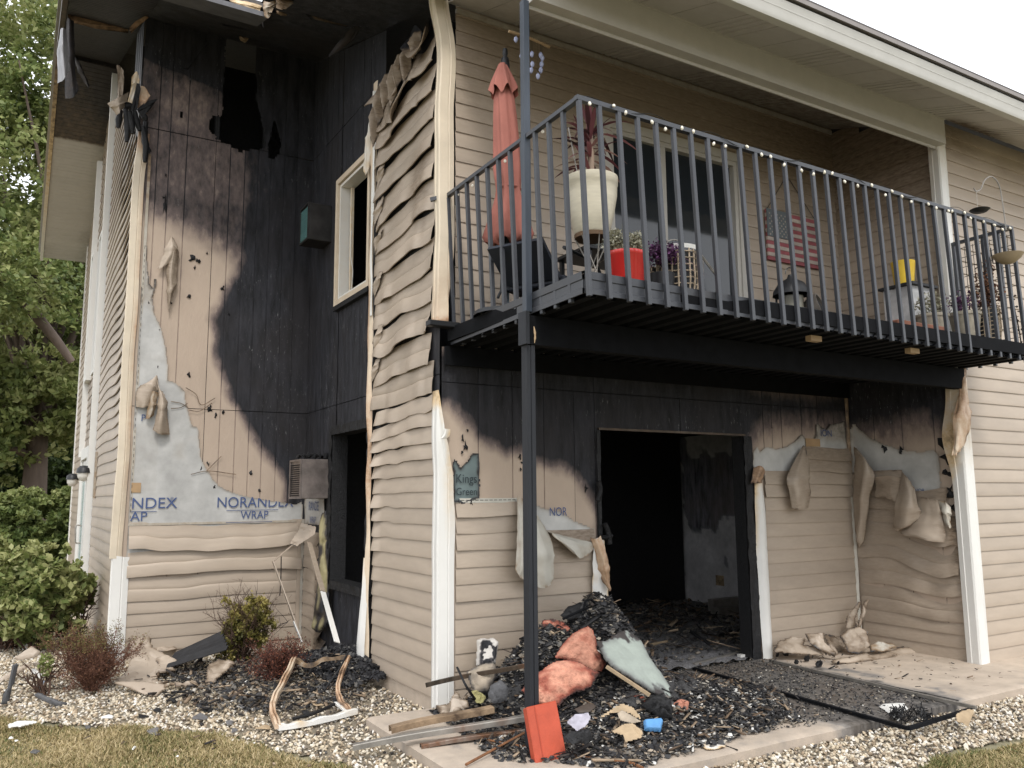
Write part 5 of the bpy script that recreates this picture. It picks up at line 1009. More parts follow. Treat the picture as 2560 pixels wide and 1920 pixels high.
for k_, (a, b) in enumerate(((-.09, .0), (.07, -.03))): cloud('foliage', rp_, (a, b, .34), (.08, .08, .10), 900, .012, SILV, 9+k_, .1)
strap_leaves('grass_spikes', rp_, 14, .2, .34, .003, (0, .02, .25), 8, SILV, (.2, 1.1))
q_ = at(1665, 640, 1, -1.5); pb = thing('purple_plant', 'small pot of purple trailing foliage behind the balcony rail, right of the red planter', 'potted plant', (q_[0], -1.45, DZ)); lathe('pot', [(0, 0), (.07, 0), (.09, .22), (.08, .22), (.07, .18)], BLACKP, pb, 16); cloud('foliage', pb, (0, 0, .38), (.14, .12, .07), 900, .014, PURP, 12, .2, wild=.4); strap_leaves('trailing_stems', pb, 12, .3, .4, .003, (0, 0, .35), 9, PURP, (1.2, 1.9), droop=.8)
WICK = mat('bleached_wicker', (.40, .32, .23), rough=.8, var=.35, scale=30)
def wicker(x, y, h, r, lab, k0=22):
    t = thing('wicker_basket', lab, 'basket', (x, y, DZ))
    for i in range(k0): a = 2*math.pi*i/k0; tube('wicker_stake', [(r*.85*math.cos(a), r*.85*math.sin(a), 0), (r*1.02*math.cos(a), r*1.02*math.sin(a), h*.5), (r*.97*math.cos(a), r*.97*math.sin(a), h)], .006, WICK, t, 5)
    for j in range(9): z = h*(j+.5)/9; tube('wicker_band', [(r*(1.0-.12*(1-z/h))*math.cos(a)*1.04, r*(1.0-.12*(1-z/h))*math.sin(a)*1.04, z+.004*math.sin(a*11)) for a in np.linspace(0, 6.3, 40)], .0045, WICK, t, 4)
    lathe('liner', [(0, .02), (r*.8, .02), (r*.9, h*.95), (r*.8, h*.95)], BLACKP, t, 18); return t
q_ = at(1710, 640, 1, -1.45); t = wicker(q_[0], -1.38, .42, .15, 'tall bleached wicker basket lantern left of the balcony door jamb'); tube('handle', [(.14*math.cos(a), 0, .42+.10*math.sin(a)) for a in np.linspace(0, 3.14, 12)], .006, STEEL, t, 5); lathe('lid_ring', [(.15, .42), (.155, .45), (.14, .45)], WHITE, t, 24)
q_ = at(1655, 655, 1, -1.3); wicker(q_[0]-.02, -1.2, .34, .09, 'narrow wicker basket behind the purple plant', 14)
q_ = at(1765, 620, 1, -.7); bk = thing('folding_stand', 'small folded dark wooden stand beside the balcony door jamb', 'stand', (q_[0], -.7, DZ))
for a, b in (((-.1, 0, .75), (.12, 0, .55)), ((.12, 0, .55), (.06, 0, 0)), ((.0, .05, .7), (-.02, .05, 0))): tube('bar', [a, b], .012, STEEL, bk, 5)
# dark cushion bench and side table
BLU = mat('navy_black_mesh', (.018, .022, .032), rough=.6, var=.2)
be = thing('patio_chair', 'reclined black-blue patio chair behind the left balusters', 'chair', (.56, -.72, DZ-.06), .5)
box('seat', -.25, .3, -.25, .25, .24, .30, BLU, be, .01); bm = bmesh.new(); bx(bm, .0, .03, -.22, .22, 0, .34, Matrix.Translation((-.27, 0, .27)) @ Matrix.Rotation(-.9, 4, 'Y')); bmo('backrest', bm, BLU, be)
for a, b in ((-.24, -.24), (-.24, .24), (.28, -.24), (.28, .24)): tube('leg', [(a, b, .25), (a*1.1, b*1.1, 0)], .012, BLACKP, be, 6)
for b in (-.27, .27): tube('armrest', [(-.3, b, .48), (.2, b, .5), (.3, b, .44), (.28, b, .25)], .014, BLACKP, be, 6)
ta = thing('side_table', 'low black side table with a glass bowl behind the plant stand', 'table', (1.05, -.75, DZ)); box('tabletop', -.32, .32, -.22, .22, .50, .53, BLACKP, ta, .005)
for a in (-.28, .28):
    for b in (-.18, .18): box('leg', a-.015, a+.015, b-.015, b+.015, 0, .50, BLACKP, ta)
o = lathe('glass_bowl', [(0, 0), (.05, .0), (.11, .07), (.12, .12), (.11, .12), (.10, .07), (0, .01)], mat('grey_glass', (.25, .28, .27), rough=.08), None, 20, loc=(0, 0, 0)); o.location = (1.0, -.78, DZ+.532); tag(o, 'grey glass bowl on the low black balcony table', 'bowl')
o = lathe('white_cup', [(0, 0), (.03, 0), (.04, .09), (.035, .09), (.025, .01)], WHITE, None, 14); o.location = (1.24, -.72, DZ+.532); tag(o, 'small white cup on the black balcony table', 'cup')
# flag board, wall bracket wires
FLG = thing('flag_board', 'weathered stars-and-stripes board hung on the balcony wall', 'sign')
a0, a1 = at(1912, 545, 1, -.03), at(2050, 685, 1, -.03); fx0, fx1 = 3.68, 4.50; fz0, fz1 = 3.92, 4.46; dw = (fz1-fz0)/13
MR = mat('faded_red_stripe', (.33, .10, .11), rough=.8, var=.3, scale=9); MW = mat('faded_white_stripe', (.45, .38, .33), rough=.8, var=.3, scale=9); MBc = mat('faded_canton', (.13, .15, .16), rough=.8, var=.3, scale=9)
for i in range(13): box('stripe', fx0, fx1, -.05-.004*(i % 2), -.03, fz0+i*dw, fz0+(i+1)*dw-.003, MR if i % 2 == 0 else MW, FLG)
box('canton', fx0-.002, fx0+.36, -.062, -.0545, fz0+6*dw, fz1+.002, MBc, FLG)
st0 = None
for r_ in range(9):
    for c_ in range(6 if r_ % 2 == 0 else 5):
        bm = bmesh.new(); vs_ = [bm.verts.new((.014*(1 if j % 2 == 0 else .4)*math.sin(j*math.pi/5), -.0, .014*(1 if j % 2 == 0 else .4)*math.cos(j*math.pi/5))) for j in range(10)]; bm.faces.new(vs_)
        o = bmo('star', bm, MW, FLG) if st0 is None else st0.copy()
        if st0 is None: st0 = o
        else: S.collection.objects.link(o)
        o.location = (fx0+.035+c_*.058+(.029 if r_ % 2 else 0), -.0635, fz0+6*dw+.02+r_*.028)
tube('hanging_wire', [(3.72, -.03, 4.47), (4.02, -.02, 4.85), (4.10, -.02, 4.86), (4.46, -.03, 4.47)], .004, BLACKP, FLG, 4)
# lantern, helmet shaped grill lid, terracotta boxes
ln = thing('lantern', 'dark metal candle lantern on the balcony floor below the flag board', 'lantern', (at(1965, 715, 1, -1.3)[0], -1.35, DZ))
for a in range(6): x_, y_ = .12*math.cos(a*1.047), .12*math.sin(a*1.047); tube('post', [(x_, y_, .02), (x_, y_, .26)], .009, BLACKP, ln, 5)
lathe('roof', [(.15, .26), (.145, .29), (.10, .36), (.03, .40), (.02, .43), (0, .43)], BLACKP, ln, 12); lathe('base', [(.14, 0), (.14, .02), (0, .02)], BLACKP, ln, 12); lathe('chimney_glass', [(.09, .03), (.09, .25)], mat('smoky_glass', (.2, .19, .15), rough=.1), ln, 14); tube('handle', [(.06*math.cos(a), 0, .43+.06*math.sin(a)) for a in np.linspace(0, 3.14, 8)], .005, BLACKP, ln, 4)
TERR = mat('terracotta', (.20, .085, .055), rough=.85, var=.3, scale=9)
t = thing('round_planter', 'dark round planter lying on its side near the balcony rail', 'planter', (at(2040, 745, 1, -1.4)[0], -1.4, DZ+.13)); t.rotation_euler = (1.2, .4, .3)
lathe('bowl', [(0, -.12), (.10, -.11), (.15, 0), (.155, .06), (.14, .06), (.13, 0)], mat('weathered_grey_pot', (.16, .14, .12), var=.4), t, 24); lathe('soil', [(0, .04), (.135, .04)], CHAR, t, 16)
t = thing('terracotta_trough', 'long brown terracotta trough on the balcony floor', 'planter', (3.95, -.9, DZ)); bm = bmesh.new(); bx(bm, -.42, .42, -.11, .11, 0, .24); bmo('trough', bm, TERR, t, .01); box('rim', -.44, .44, -.13, .13, .241, .275, TERR, t)
t = thing('terracotta_trough', 'short orange-flecked terracotta trough close to the rail', 'planter', (3.72, -1.55, DZ)); bm = bmesh.new(); bx(bm, -.35, .35, -.1, .1, 0, .11); bmo('trough', bm, TERR, t, .01)
o = lathe('ball', [(.045*math.sin(a), .045-.045*math.cos(a)) for a in np.linspace(0, 3.14, 10)], mat('mirror_ball', (.6, .6, .6), rough=.08, metal=.9), None, 18); o.location = (at(2004, 755, 1, -1.6)[0], -1.6, DZ); tag(o, 'small shiny silver ball on the balcony floor by the rail', 'ball')
YEL = mat('yellow_plastic', (.62, .42, .03), rough=.4, var=.1)
st = thing('plant_stand', 'tall white-painted stand at the right end of the balcony', 'stand', (4.45, -1.05, DZ)); box('cabinet', -.17, .17, -.15, .15, .0, .62, mat('grey_white_box', (.42, .42, .42), var=.3, scale=9), st, .006); box('top', -.2, .2, -.18, .18, .621, .645, BLACKP, st)
t = thing('yellow_bucket', 'bright yellow bucket on top of the white balcony stand', 'bucket', (4.40, -1.05, DZ+.647)); lathe('pail', [(0, 0), (.085, 0), (.11, .24), (.10, .24), (.08, .02)], YEL, t, 20); tube('bail', [(.10*math.cos(a), 0, .24-.09*math.sin(a)) for a in np.linspace(0, 3.14, 10)], .003, STEEL, t, 4)
def pot(x, y, r, h, m, lab, fol=None, z=DZ, tall=.2, seed=1, n=500):
    t = thing('potted_plant', lab, 'potted plant', (x, y, z)); lathe('pot', [(0, 0), (r*.7, 0), (r, h*.9), (r*1.06, h*.9), (r*1.06, h), (r*.9, h), (r*.85, h*.8)], m, t, 20)
    if fol: cloud('foliage', t, (0, 0, h+tall*.5), (r*1.2, r*1.2, tall*.6), n, .014, fol, seed, .1, wild=.4); strap_leaves('stems', t, 12, tall*.7, tall*1.3, .0025, (0, 0, h*.8), seed, fol, (.1, 1.0))
    return t
BRN = tone_mat('dead_brown_leaves', [(0, (.035, .018, .012)), (.5, (.11, .05, .03)), (1, (.22, .11, .06))], .8, .2)
pot(4.15, -1.45, .14, .26, mat('mottled_tan_pot', (.36, .32, .25), var=.4, scale=14), 'mottled tan pot with grey foliage near the right end of the rail', SILV, seed=4)
pot(4.50, -1.55, .13, .30, MATS['mottled_tan_pot'], 'mottled tan crock with purple-brown plants close to the rail', PURP, seed=5)
wicker(4.70, -1.62, .34, .12, 'dark twig basket at the right corner of the balcony', 16); 
tt = cloud('dead_vine', None, (4.75, -1.62, DZ+.50), (.15, .12, .26), 900, .016, BRN, 44, .1, wild=.5, kind=False); tag(tt, 'tangle of dead brown vine above the twig basket at the balcony corner', 'vine')
tv = thing('hanging_vine', 'thin dead vine trailing off the right end of the balcony', 'vine'); vp = curve_pts([(4.93, -1.75, 3.3), (4.96, -1.77, 3.0), (4.97, -1.78, 2.75), (5.02, -1.78, 2.62), (5.0, -1.78, 2.52), (5.03, -1.78, 2.45)], 4); tube('stem', vp, .006, CHAR, tv, 5)
for i in range(26): q = vp[i % len(vp)]; scr = scrap(tv, Fr(q, (1, 0, 0), (0, -1, 0)), rr.uniform(-.04, .04), rr.uniform(-.03, .03), .018, BRN if i % 2 else CHAR, seed=i, n=.01, name='leaf')
# wire trellis on the east return, shepherd hook, bowl feeder
tr = thing('wire_trellis', 'dark wire grid panel on the right return of the balcony rail', 'trellis')
for i in range(8): y = YE+.05+i*.08; tube('wire', [(4.90, y, 2.9), (4.88, y, 3.88)], .003, BLACKP, tr, 4)
for i in range(11): z = 2.92+i*.095; tube('wire', [(4.895, YE+.02, z), (4.895, -G_-.02, z)], .003, BLACKP, tr, 4)
hk = thing('shepherd_hook', 'thin curved shepherd hook clamped to the right rail corner with a small dish feeder', 'hook')
hx = lambda u, v: Vector(at(u, v, 1, -1.86))
tube('hook', curve_pts([hx(2515, 575), hx(2508, 520), hx(2498, 465), hx(2480, 442), hx(2462, 450), hx(2452, 472), hx(2440, 478), hx(2434, 470)], 5), .0055, STEEL, hk, 5)
tube('hanger', [hx(2441, 478), hx(2444, 520)], .002, STEEL, hk, 4); c_ = hx(2449, 525); lathe('dish', [(0, 0), (.06, .002), (.085, .022), (.07, .03), (0, .03)], BLACKP, hk, 14, loc=tuple(c_-Vector((0, 0, .02))))
c_ = at(2520, 645, 1, -1.97); bf = thing('bowl_feeder', 'tan bowl-shaped bird feeder clipped outside the right balcony corner', 'feeder', tuple(c_)); lathe('bowl', [(0, -.055), (.05, -.045), (.10, -.005), (.125, .03), (.118, .03), (.09, 0), (0, -.035)], mat('tan_bowl', (.33, .26, .17), var=.2), bf, 22); tube('clamp_arm', [(0, 0, -.04), (-.02, .12, -.02), (-.02, .13, .12)], .006, BLACKP, bf, 5)
# crystal wind chime with driftwood stick
wc = thing('wind_chime', 'driftwood stick wind chime with clear blue glass drops under the balcony ceiling', 'wind chime')
w0, w1 = Vector(at(1272, 78, 1, -.75)), Vector(at(1374, 118, 1, -.75)); tube('driftwood', curve_pts([w0, (w0+w1)/2+Vector((0, 0, .01)), w1], 4), .011, MATS['raw_wood_chip'], wc, 6)
CRY = mat('blue_glass_drop', (.38, .42, .62), rough=.1, spec=.8)
for u, v in ((1290, 98), (1304, 140), (1330, 135), (1352, 138), (1356, 145), (1354, 160), (1352, 175), (1328, 175), (1345, 190), (1331, 160)):
    c_ = Vector(at(u, v, 1, -.75)); lathe('glass_drop', [(0, .028), (.014, .012), (.018, 0), (.012, -.018), (0, -.03)], CRY, wc, 8, loc=tuple(c_), smooth=10); tube('thread', [c_, Vector((c_.x, c_.y, (w0.z+w1.z)/2))], .001, BLACKP, wc, 3)
tube('hang_thread', [(w0+w1)/2, Vector(((w0+w1)[0]/2, -.75, 5.36))], .0015, BLACKP, wc, 3)
# ================================================================ burnt debris
RUB = tone_mat('rubble_bits', [(0, (.012, .012, .014)), (.36, (.035, .035, .037)), (.58, (.10, .096, .09)), (.84, (.17, .145, .115)), (.96, (.33, .29, .23)), (1, (.5, .49, .46))], .7, noise=.5)
def hP(x, y):               # the mound in front of the patio wall
    a = .76*np.exp(-(((x-1.15)/.42)**2+((y+.42)/.38)**2)); b = .56*np.exp(-(((x-.72)/.42)**2+((y+.40)/.40)**2)); c = .22*np.exp(-(((x-1.2)/.75)**2+((y+.95)/.50)**2)); d = .26*np.exp(-(((x-.45)/.3)**2+((y+.35)/.3)**2))
    return np.maximum(np.maximum(a, b), c+d*.6)
xs = np.arange(-.1, 2.7, .018); ys = np.arange(-1.9, .0, .018); X, Y = np.meshgrid(xs, ys, indexing='ij'); H = hP(X, Y)
Z = H+.09*fbm(X*7, Y*7, 4)*sstep(.03, .2, H)+.04*np.abs(fbm(X*15, Y*15, 5))*sstep(.02, .12, H)
MND = mat('charred_rubble', (.04, .039, .039), rough=.75, var=.8, scale=38, bump=1.0, bscale=90, scorch=(.1, .09, .08))
grid('rubble_mound', np.stack([X, Y, Z-.02], -1), MND, mask=(H[:-1, :-1] > .035), kind='stuff', smooth=60)
PILE = [(-.1, -.1), (-.25, -1.3), (.3, -1.88), (1.9, -1.7), (2.4, -1.0), (2.2, -.08)]
zf = lambda x, y: hP(x, y)+.0
tb = lambda x, y, g: np.clip(g.random(len(x))**1.9+.22*(y < -1.0)*g.random(len(x)), 0, 1)
pebbles('charred_rubble_bits', PILE, 15000, .004, .022, RUB, 31, zf=zf, tone=tb, flat=.25)
pebbles('charred_rubble_bits', [(.3, -.1), (.35, -.9), (1.7, -.95), (2.0, -.1)], 5200, .006, .028, RUB, 32, zf=zf, tone=lambda x, y, g: g.random(len(x))**1.7, flat=.25)
pebbles('ash_crumbs', [(1.3, .9), (.6, -1.7), (3.3, -1.9), (3.4, .9)], 9000, .003, .011, RUB, 33, zf=lambda x, y: .003+0*x, tone=lambda x, y, g: g.random(len(x))**1.3, flat=.5)
pebbles('room_debris', [(1.6, .2), (1.6, 5.3), (5.6, 5.3), (5.6, .2)], 4000, .008, .03, RUB, 34, zf=lambda x, y: .02+0*x, tone=lambda x, y, g: .3+.65*g.random(len(x)), flat=.5)
pebbles('charred_rubble_bits', [(-1.5, 1.0), (-.95, .6), (-.25, .75), (-.03, 1.3), (-.03, 2.9), (-.7, 2.9), (-1.5, 2.6)], 2600, .005, .024, RUB, 35, zf=lambda x, y: -.04+.18*np.exp(-((x+.12)**2/.03+(y-1.7)**2/.5)), tone=lambda x, y, g: g.random(len(x))**1.5, flat=.4)
pebbles('charred_rubble_bits', [(-.35, 1.1), (-.03, .95), (-.03, 2.6), (-.4, 2.6)], 1800, .008, .032, RUB, 36, zf=lambda x, y: -.03+.20*np.exp(-((x+.05)**2/.03+(y-1.7)**2/.5)), tone=lambda x, y, g: g.random(len(x))**4*.6, flat=.5)
def splinters(name, poly, n, l0, l1, w_, zf, seed, tone):
    g = np.random.default_rng(seed); x0, x1 = min(p[0] for p in poly), max(p[0] for p in poly); y0, y1 = min(p[1] for p in poly), max(p[1] for p in poly)
    x = g.uniform(x0, x1, n); y = g.uniform(y0, y1, n); m = psd(x, y, poly) > 0; x, y = x[m], y[m]; n = len(x)
    a = g.uniform(0, 6.28, n); e = g.normal(0, .28, n); l = g.uniform(l0, l1, n)*g.random(n)**.7; d = np.stack([np.cos(a)*np.cos(e), np.sin(a)*np.cos(e), np.sin(e)], 1); sd = np.stack([-np.sin(a), np.cos(a), 0*a], 1); u = np.cross(sd, d)
    c = np.stack([x, y, zf(x, y)+g.uniform(.004, .035, n)], 1); w2 = (w_*g.uniform(.3, 1.6, n))[:, None]; h2 = w2*g.uniform(.15, .8, n)[:, None]; V = []
    for i in (-1, 1):
        for j in (-1, 1):
            for q in (-1, 1): V.append(c+d*(l/2*i)[:, None]*(1+.2*j*g.random(n)[:, None])+sd*w2*j+u*h2*q)
    V = np.stack(V, 1).reshape(-1, 3); f = np.array([(0, 1, 3, 2), (4, 6, 7, 5), (0, 4, 5, 1), (2, 3, 7, 6), (0, 2, 6, 4), (1, 5, 7, 3)]); F = (f[None]+(np.arange(n)*8)[:, None, None]).reshape(-1, 4)
    return link(name, mesh_np(name, V, F, np.repeat(tone(x, y, g), 8)), RUBS, kind='stuff')
RUBS = tone_mat('splinter_wood', [(0, (.012, .012, .013)), (.5, (.035, .03, .028)), (.75, (.12, .08, .05)), (1, (.34, .26, .18))], .8, noise=.4)
splinters('charred_splinters', PILE, 1500, .03, .20, .006, lambda x, y: hP(x, y), 301, lambda x, y, g: g.random(len(x))**1.4)
splinters('charred_splinters', [(-1.5, 1.0), (-.95, .6), (-.25, .75), (-.03, 1.3), (-.03, 2.9), (-1.3, 3.1), (-1.9, 2.2)], 700, .03, .22, .008, lambda x, y: -.045+.15*np.exp(-((x+.12)**2/.03+(y-1.7)**2/.5)), 302, lambda x, y, g: g.random(len(x))**1.3)
splinters('charred_splinters', [(1.4, .9), (1.8, -1.8), (4.6, -1.8), (4.6, -.2), (3.3, -.1), (3.2, .9)], 420, .01, .09, .004, lambda x, y: -.0+0*x, 303, lambda x, y, g: g.random(len(x)))
splinters('room_splinters', [(1.6, .2), (1.6, 5.3), (5.6, 5.3), (5.6, .2)], 900, .05, .4, .012, lambda x, y: .05+0*x, 304, lambda x, y, g: g.random(len(x)))
splinters('lawn_litter', [(-3.2, 1.9), (-2, .2), (-1.6, -1), (-.9, -1.2), (-.3, 0), (-1.5, 1.5), (-3, 3.5)], 260, .01, .06, .008, lambda x, y: -.06+0*x, 305, lambda x, y, g: .3+.7*g.random(len(x)))
# a plane-cut piece with thickness: the outline traced in the photograph lies on the plane through p with normal n
def piece(name, poly, p, n, thick, mats, label=None, cat=None, res=.02, lump=.0, lumps=6., edge=.012, soot=None, seed=0, jag=.006, bend=0., parent=None, o=(800, 1200), k=k2, group=None, smooth=60):
    p = np.array(p, float); n = np.array(n, float); n /= np.linalg.norm(n)
    if n@(CAM-p) < 0: n = -n
    pts = []
    for u, v in poly:
        u, v = o[0]+u*k, o[1]+v*k; d = RT*((u-1280)/FPX)-UP*((v-960)/FPX)+FW; pts.append(CAM+d*((p-CAM)@n)/(d@n))
    pts = np.array(pts); c = pts.mean(0); a = np.cross([0, 0, 1], n); a = a/np.linalg.norm(a) if np.linalg.norm(a) > .1 else np.array([1., 0, 0]); b = np.cross(n, a)
    q = np.stack([(pts-c)@a, (pts-c)@b], 1); res = min(res, max(np.ptp(q[:, 0]), np.ptp(q[:, 1]))/30)
    s = np.arange(q[:, 0].min()-res, q[:, 0].max()+2*res, res); t = np.arange(q[:, 1].min()-res, q[:, 1].max()+2*res, res); Sg, Tg = np.meshgrid(s, t, indexing='ij')
    d = psd(Sg, Tg, q.tolist())+jag*fbm(Sg*30, Tg*30, seed+5); m = .25*(d[:-1, :-1]+d[1:, :-1]+d[:-1, 1:]+d[1:, 1:]) > 0
    pr_ = 1-np.exp(-np.clip(d, 0, 9)/edge); hh = thick*pr_+lump*pr_*(fbm(Sg*lumps, Tg*lumps, seed)+.5*np.abs(fbm(Sg*lumps*2.3, Tg*lumps*2.3, seed+1))-.9*np.exp(-np.abs(vn(Sg*lumps*1.1+Tg*3, Tg*lumps*.8, seed+4))/.10))+(.012*(fbm(Sg*38, Tg*38, seed+9, 3)-.8*np.exp(-np.abs(vn(Sg*14+Tg*6, Tg*22, seed+3))/.12)) if mats.name in ('pink_fibreglass', 'yellow_fibreglass') else 0)+bend*(Sg**2+.5*Tg*Sg)/.04
    idx = np.arange(Sg.size).reshape(Sg.shape); F = np.stack([idx[:-1, :-1], idx[1:, :-1], idx[1:, 1:], idx[:-1, 1:]], -1)[m]
    base = c+Sg[..., None]*a+Tg[..., None]*b; V = (base+hh[..., None]*n).reshape(-1, 3); Vb = (base+(bend*(Sg**2+.5*Tg*Sg)/.04)[..., None]*n).reshape(-1, 3)-n*.002
    N0 = len(V); ed = {}
    for f in F.tolist():
        for i in range(4):
            e = (f[i], f[(i+1) % 4]); r = (e[1], e[0])
            if r in ed: del ed[r]
            else: ed[e] = 1
    R_ = np.array([[e[1], e[0], e[0]+N0, e[1]+N0] for e in ed], int).reshape(-1, 4); FF_ = np.concatenate([F, F[:, ::-1]+N0, R_]); V = np.concatenate([V, Vb]); 
    so = soot(Sg/np.ptp(s), Tg/np.ptp(t), d) if callable(soot) else np.full(Sg.shape, soot or 0.); so = np.concatenate([so.ravel()]*2)
    u_ = np.zeros(len(V), bool); u_[FF_.ravel()] = True; rm = np.cumsum(u_)-1
    ob = link(name, mesh_np(name, V[u_], rm[FF_], so[u_]), mats, parent, smooth)
    if label: tag(ob, label, cat or 'debris', group)
    return ob
INS = mat('pink_fibreglass', (.50, .24, .165), rough=1, var=.45, scale=22, bump=1, bscale=75, scorch=(.30, .09, .06), dark=(.03, .02, .02))
INSY = mat('yellow_fibreglass', (.34, .31, .14), rough=.95, var=.3, scale=20, bump=.9, bscale=70)
DRYW = mat('pale_green_drywall', (.32, .36, .32), rough=.8, var=.16, scale=5, bump=.2, scorch=(.16, .17, .16), dark=(.02, .02, .022), speck=.8)
CARD = mat('tan_paper', (.40, .30, .19), rough=.85, var=.3, scale=12, bump=.2, scorch=(.15, .1, .06))
PLST = mat('dusty_plaster', (.36, .30, .23), rough=.9, var=.35, scale=14, bump=.5, scorch=(.1, .09, .08))
sb = lambda a, b, seed=3, f=5: (lambda s, t, d: np.clip(a+b*fbm(s*f, t*f, seed)+.5*np.exp(-np.clip(d, 0, 1)/.012), 0, 1))
piece('insulation_batt', [(1160, 1215), (1195, 1160), (1290, 1085), (1340, 1050), (1420, 1035), (1500, 1050), (1560, 1085), (1610, 1110), (1560, 1190), (1500, 1215), (1420, 1245), (1380, 1295), (1290, 1300), (1195, 1240)], (.75, -1.0, .22), (-.35, -.75, .62), .05, INS, 'large salmon-pink fibreglass batt spread behind the dark support post', 'insulation', lump=.03, lumps=3, edge=.03, soot=sb(.12, .6, 3), seed=1, res=.008)
piece('insulation_batt', [(1350, 1025), (1400, 940), (1450, 890), (1545, 838), (1575, 870), (1592, 935), (1590, 965), (1650, 1055), (1625, 1095), (1560, 1115), (1490, 1060), (1420, 1035)], (.95, -.85, .36), (-.3, -.75, .62), .06, INS, 'folded pink fibreglass batt lying over the lower one, beside the green drywall', 'insulation', lump=.032, lumps=4, edge=.03, soot=sb(.12, .6, 7), seed=2, res=.008)
piece('insulation_batt', [(1280, 810), (1340, 800), (1400, 815), (1440, 850), (1430, 880), (1350, 880), (1330, 930), (1290, 950), (1270, 880)], (.85, -.5, .5), (-.3, -.8, .5), .04, INS, 'small half-burnt red-pink insulation clump near the top of the heap', 'insulation', lump=.05, lumps=9, edge=.02, soot=sb(.30, 1.1, 8, 7), seed=3)
piece('insulation_clump', [(2030, 1290), (2070, 1260), (2125, 1275), (2120, 1330), (2080, 1335), (2045, 1355)], (1.25, -1.45, .06), (-.3, -.7, .7), .04, INS, 'little pink insulation tuft at the foot of the green drywall', 'insulation', lump=.03, lumps=14, edge=.015, soot=.15)
piece('insulation_clump', [(1800, 1245), (1840, 1235), (1880, 1260), (1860, 1290), (1810, 1285)], (1.05, -1.3, .08), (-.3, -.7, .7), .025, INS, 'dull pink insulation shred under the drywall slab', 'insulation', lump=.03, lumps=14, edge=.015, soot=.4)
piece('insulation_clump', [(870, 1215), (910, 1210), (955, 1250), (940, 1285), (900, 1280)], (.15, -.6, .12), (-.3, -.7, .7), .03, INSY, 'yellow fibreglass tuft by the white corner post', 'insulation', lump=.03, lumps=16, edge=.015)
piece('drywall_slab', [(1590, 930), (1640, 930), (1720, 880), (1760, 865), (1850, 930), (1900, 1030), (1960, 1110), (2045, 1240), (2040, 1285), (1990, 1265), (1900, 1215), (1780, 1140), (1690, 1085), (1640, 1030)], (1.35, -.95, .35), (.12, -.62, .72), .016, DRYW, 'pale green drywall slab sloping down the right side of the heap', 'drywall', lump=.006, lumps=5, edge=.004, res=.009, jag=.002, soot=lambda s, t, d: np.clip(.12+.75*sstep(.30, .42, t+.22*fbm(s*7, t*7, 3)+.08*fbm(s*30, t*30, 8))+.5*sstep(.2, .6, fbm(s*9, t*9, 2))*sstep(.0, -.4, t)+.6*np.exp(-np.clip(d, 0, 1)/.02), 0, 1), seed=5)
bar('wood_lath', at(o2[0]+1650*k2, o2[1]+1075*k2, 1, -1.02), at(o2[0]+1900*k2, o2[1]+1240*k2, 1, -1.28), .02, .02, CARD, None)
def last(): return S.collection.objects[-1]
tag(last(), 'thin wood lath showing under the left edge of the green drywall', 'lath')
piece('plaster_block', [(905, 920), (930, 912), (1000, 912), (1028, 930), (1020, 1000), (1010, 1060), (960, 1075), (900, 1075)], (.42, -.16, .55), (-.25, -.93, .25), .07, mat('soot_flaked_block', (.52, .49, .45), rough=.85, var=.2, scale=14, bump=.4, scorch=(.10, .09, .09)), 'upright charred block with chalk-white edges leaning on the siding', 'block', lump=.012, lumps=8, edge=.01, soot=lambda s, t, d: np.clip(1.1*sstep(.004, .03, d)*sstep(-.15, .15, fbm(s*5, t*5, 19)+.05), 0, 1), seed=6)
piece('plaster_block', [(845, 1110), (880, 1085), (940, 1060), (1000, 1050), (1020, 1090), (1010, 1150), (960, 1220), (900, 1225), (870, 1190)], (.3, -.42, .28), (-.25, -.8, .5), .05, PLST, 'rough tan plaster chunk below the upright charred block', 'block', lump=.03, lumps=7, edge=.02, soot=sb(.05, .3), seed=7)
piece('plaster_block', [(975, 1190), (1040, 1150), (1090, 1200), (1080, 1270), (1000, 1290), (970, 1250)], (.35, -.75, .14), (-.25, -.7, .6), .06, mat('grey_ash_lump', (.12, .12, .125), rough=.95, var=.4, scale=20, bump=.8), 'grey ashen lump in the middle of the heap, left of the post', 'block', lump=.03, lumps=9, edge=.02, seed=8)
piece('vinyl_scrap', [(660, 1300), (740, 1290), (770, 1230), (790, 1215), (810, 1260), (850, 1270), (860, 1310), (800, 1345), (700, 1355)], (.02, -.45, .08), (-.3, -.75, .55), .01, VINYL, 'crumpled tan vinyl scrap at the foot of the white corner post', 'siding scrap', lump=.05, lumps=9, edge=.004, soot=sb(.1, .4), seed=9)
piece('charred_board', [(1385, 780), (1430, 730), (1500, 703), (1530, 745), (1500, 790), (1430, 810)], (1.25, -.5, .72), (-.3, -.6, .7), .02, CHAR, 'broken charred board on the very top of the heap', 'board', lump=.01, lumps=14, seed=10)
piece('shingle_scrap', [(1465, 1320), (1540, 1285), (1590, 1300), (1560, 1335), (1490, 1340)], (.75, -1.6, .05), (-.1, -.2, 1), .012, mat('brown_board', (.07, .055, .045), var=.3), 'dark brown scrap lying in front of the large pink batt', 'scrap', seed=11)
piece('paper_scrap', [(1420, 1395), (1470, 1350), (1545, 1340), (1560, 1370), (1530, 1420), (1480, 1445)], (.62, -1.72, .06), (-.2, -.6, .8), .004, mat('printed_paper', (.42, .40, .46), var=.35, scale=22), 'folded pale lilac printed leaflet in front of the heap', 'paper', seed=12, jag=.002)
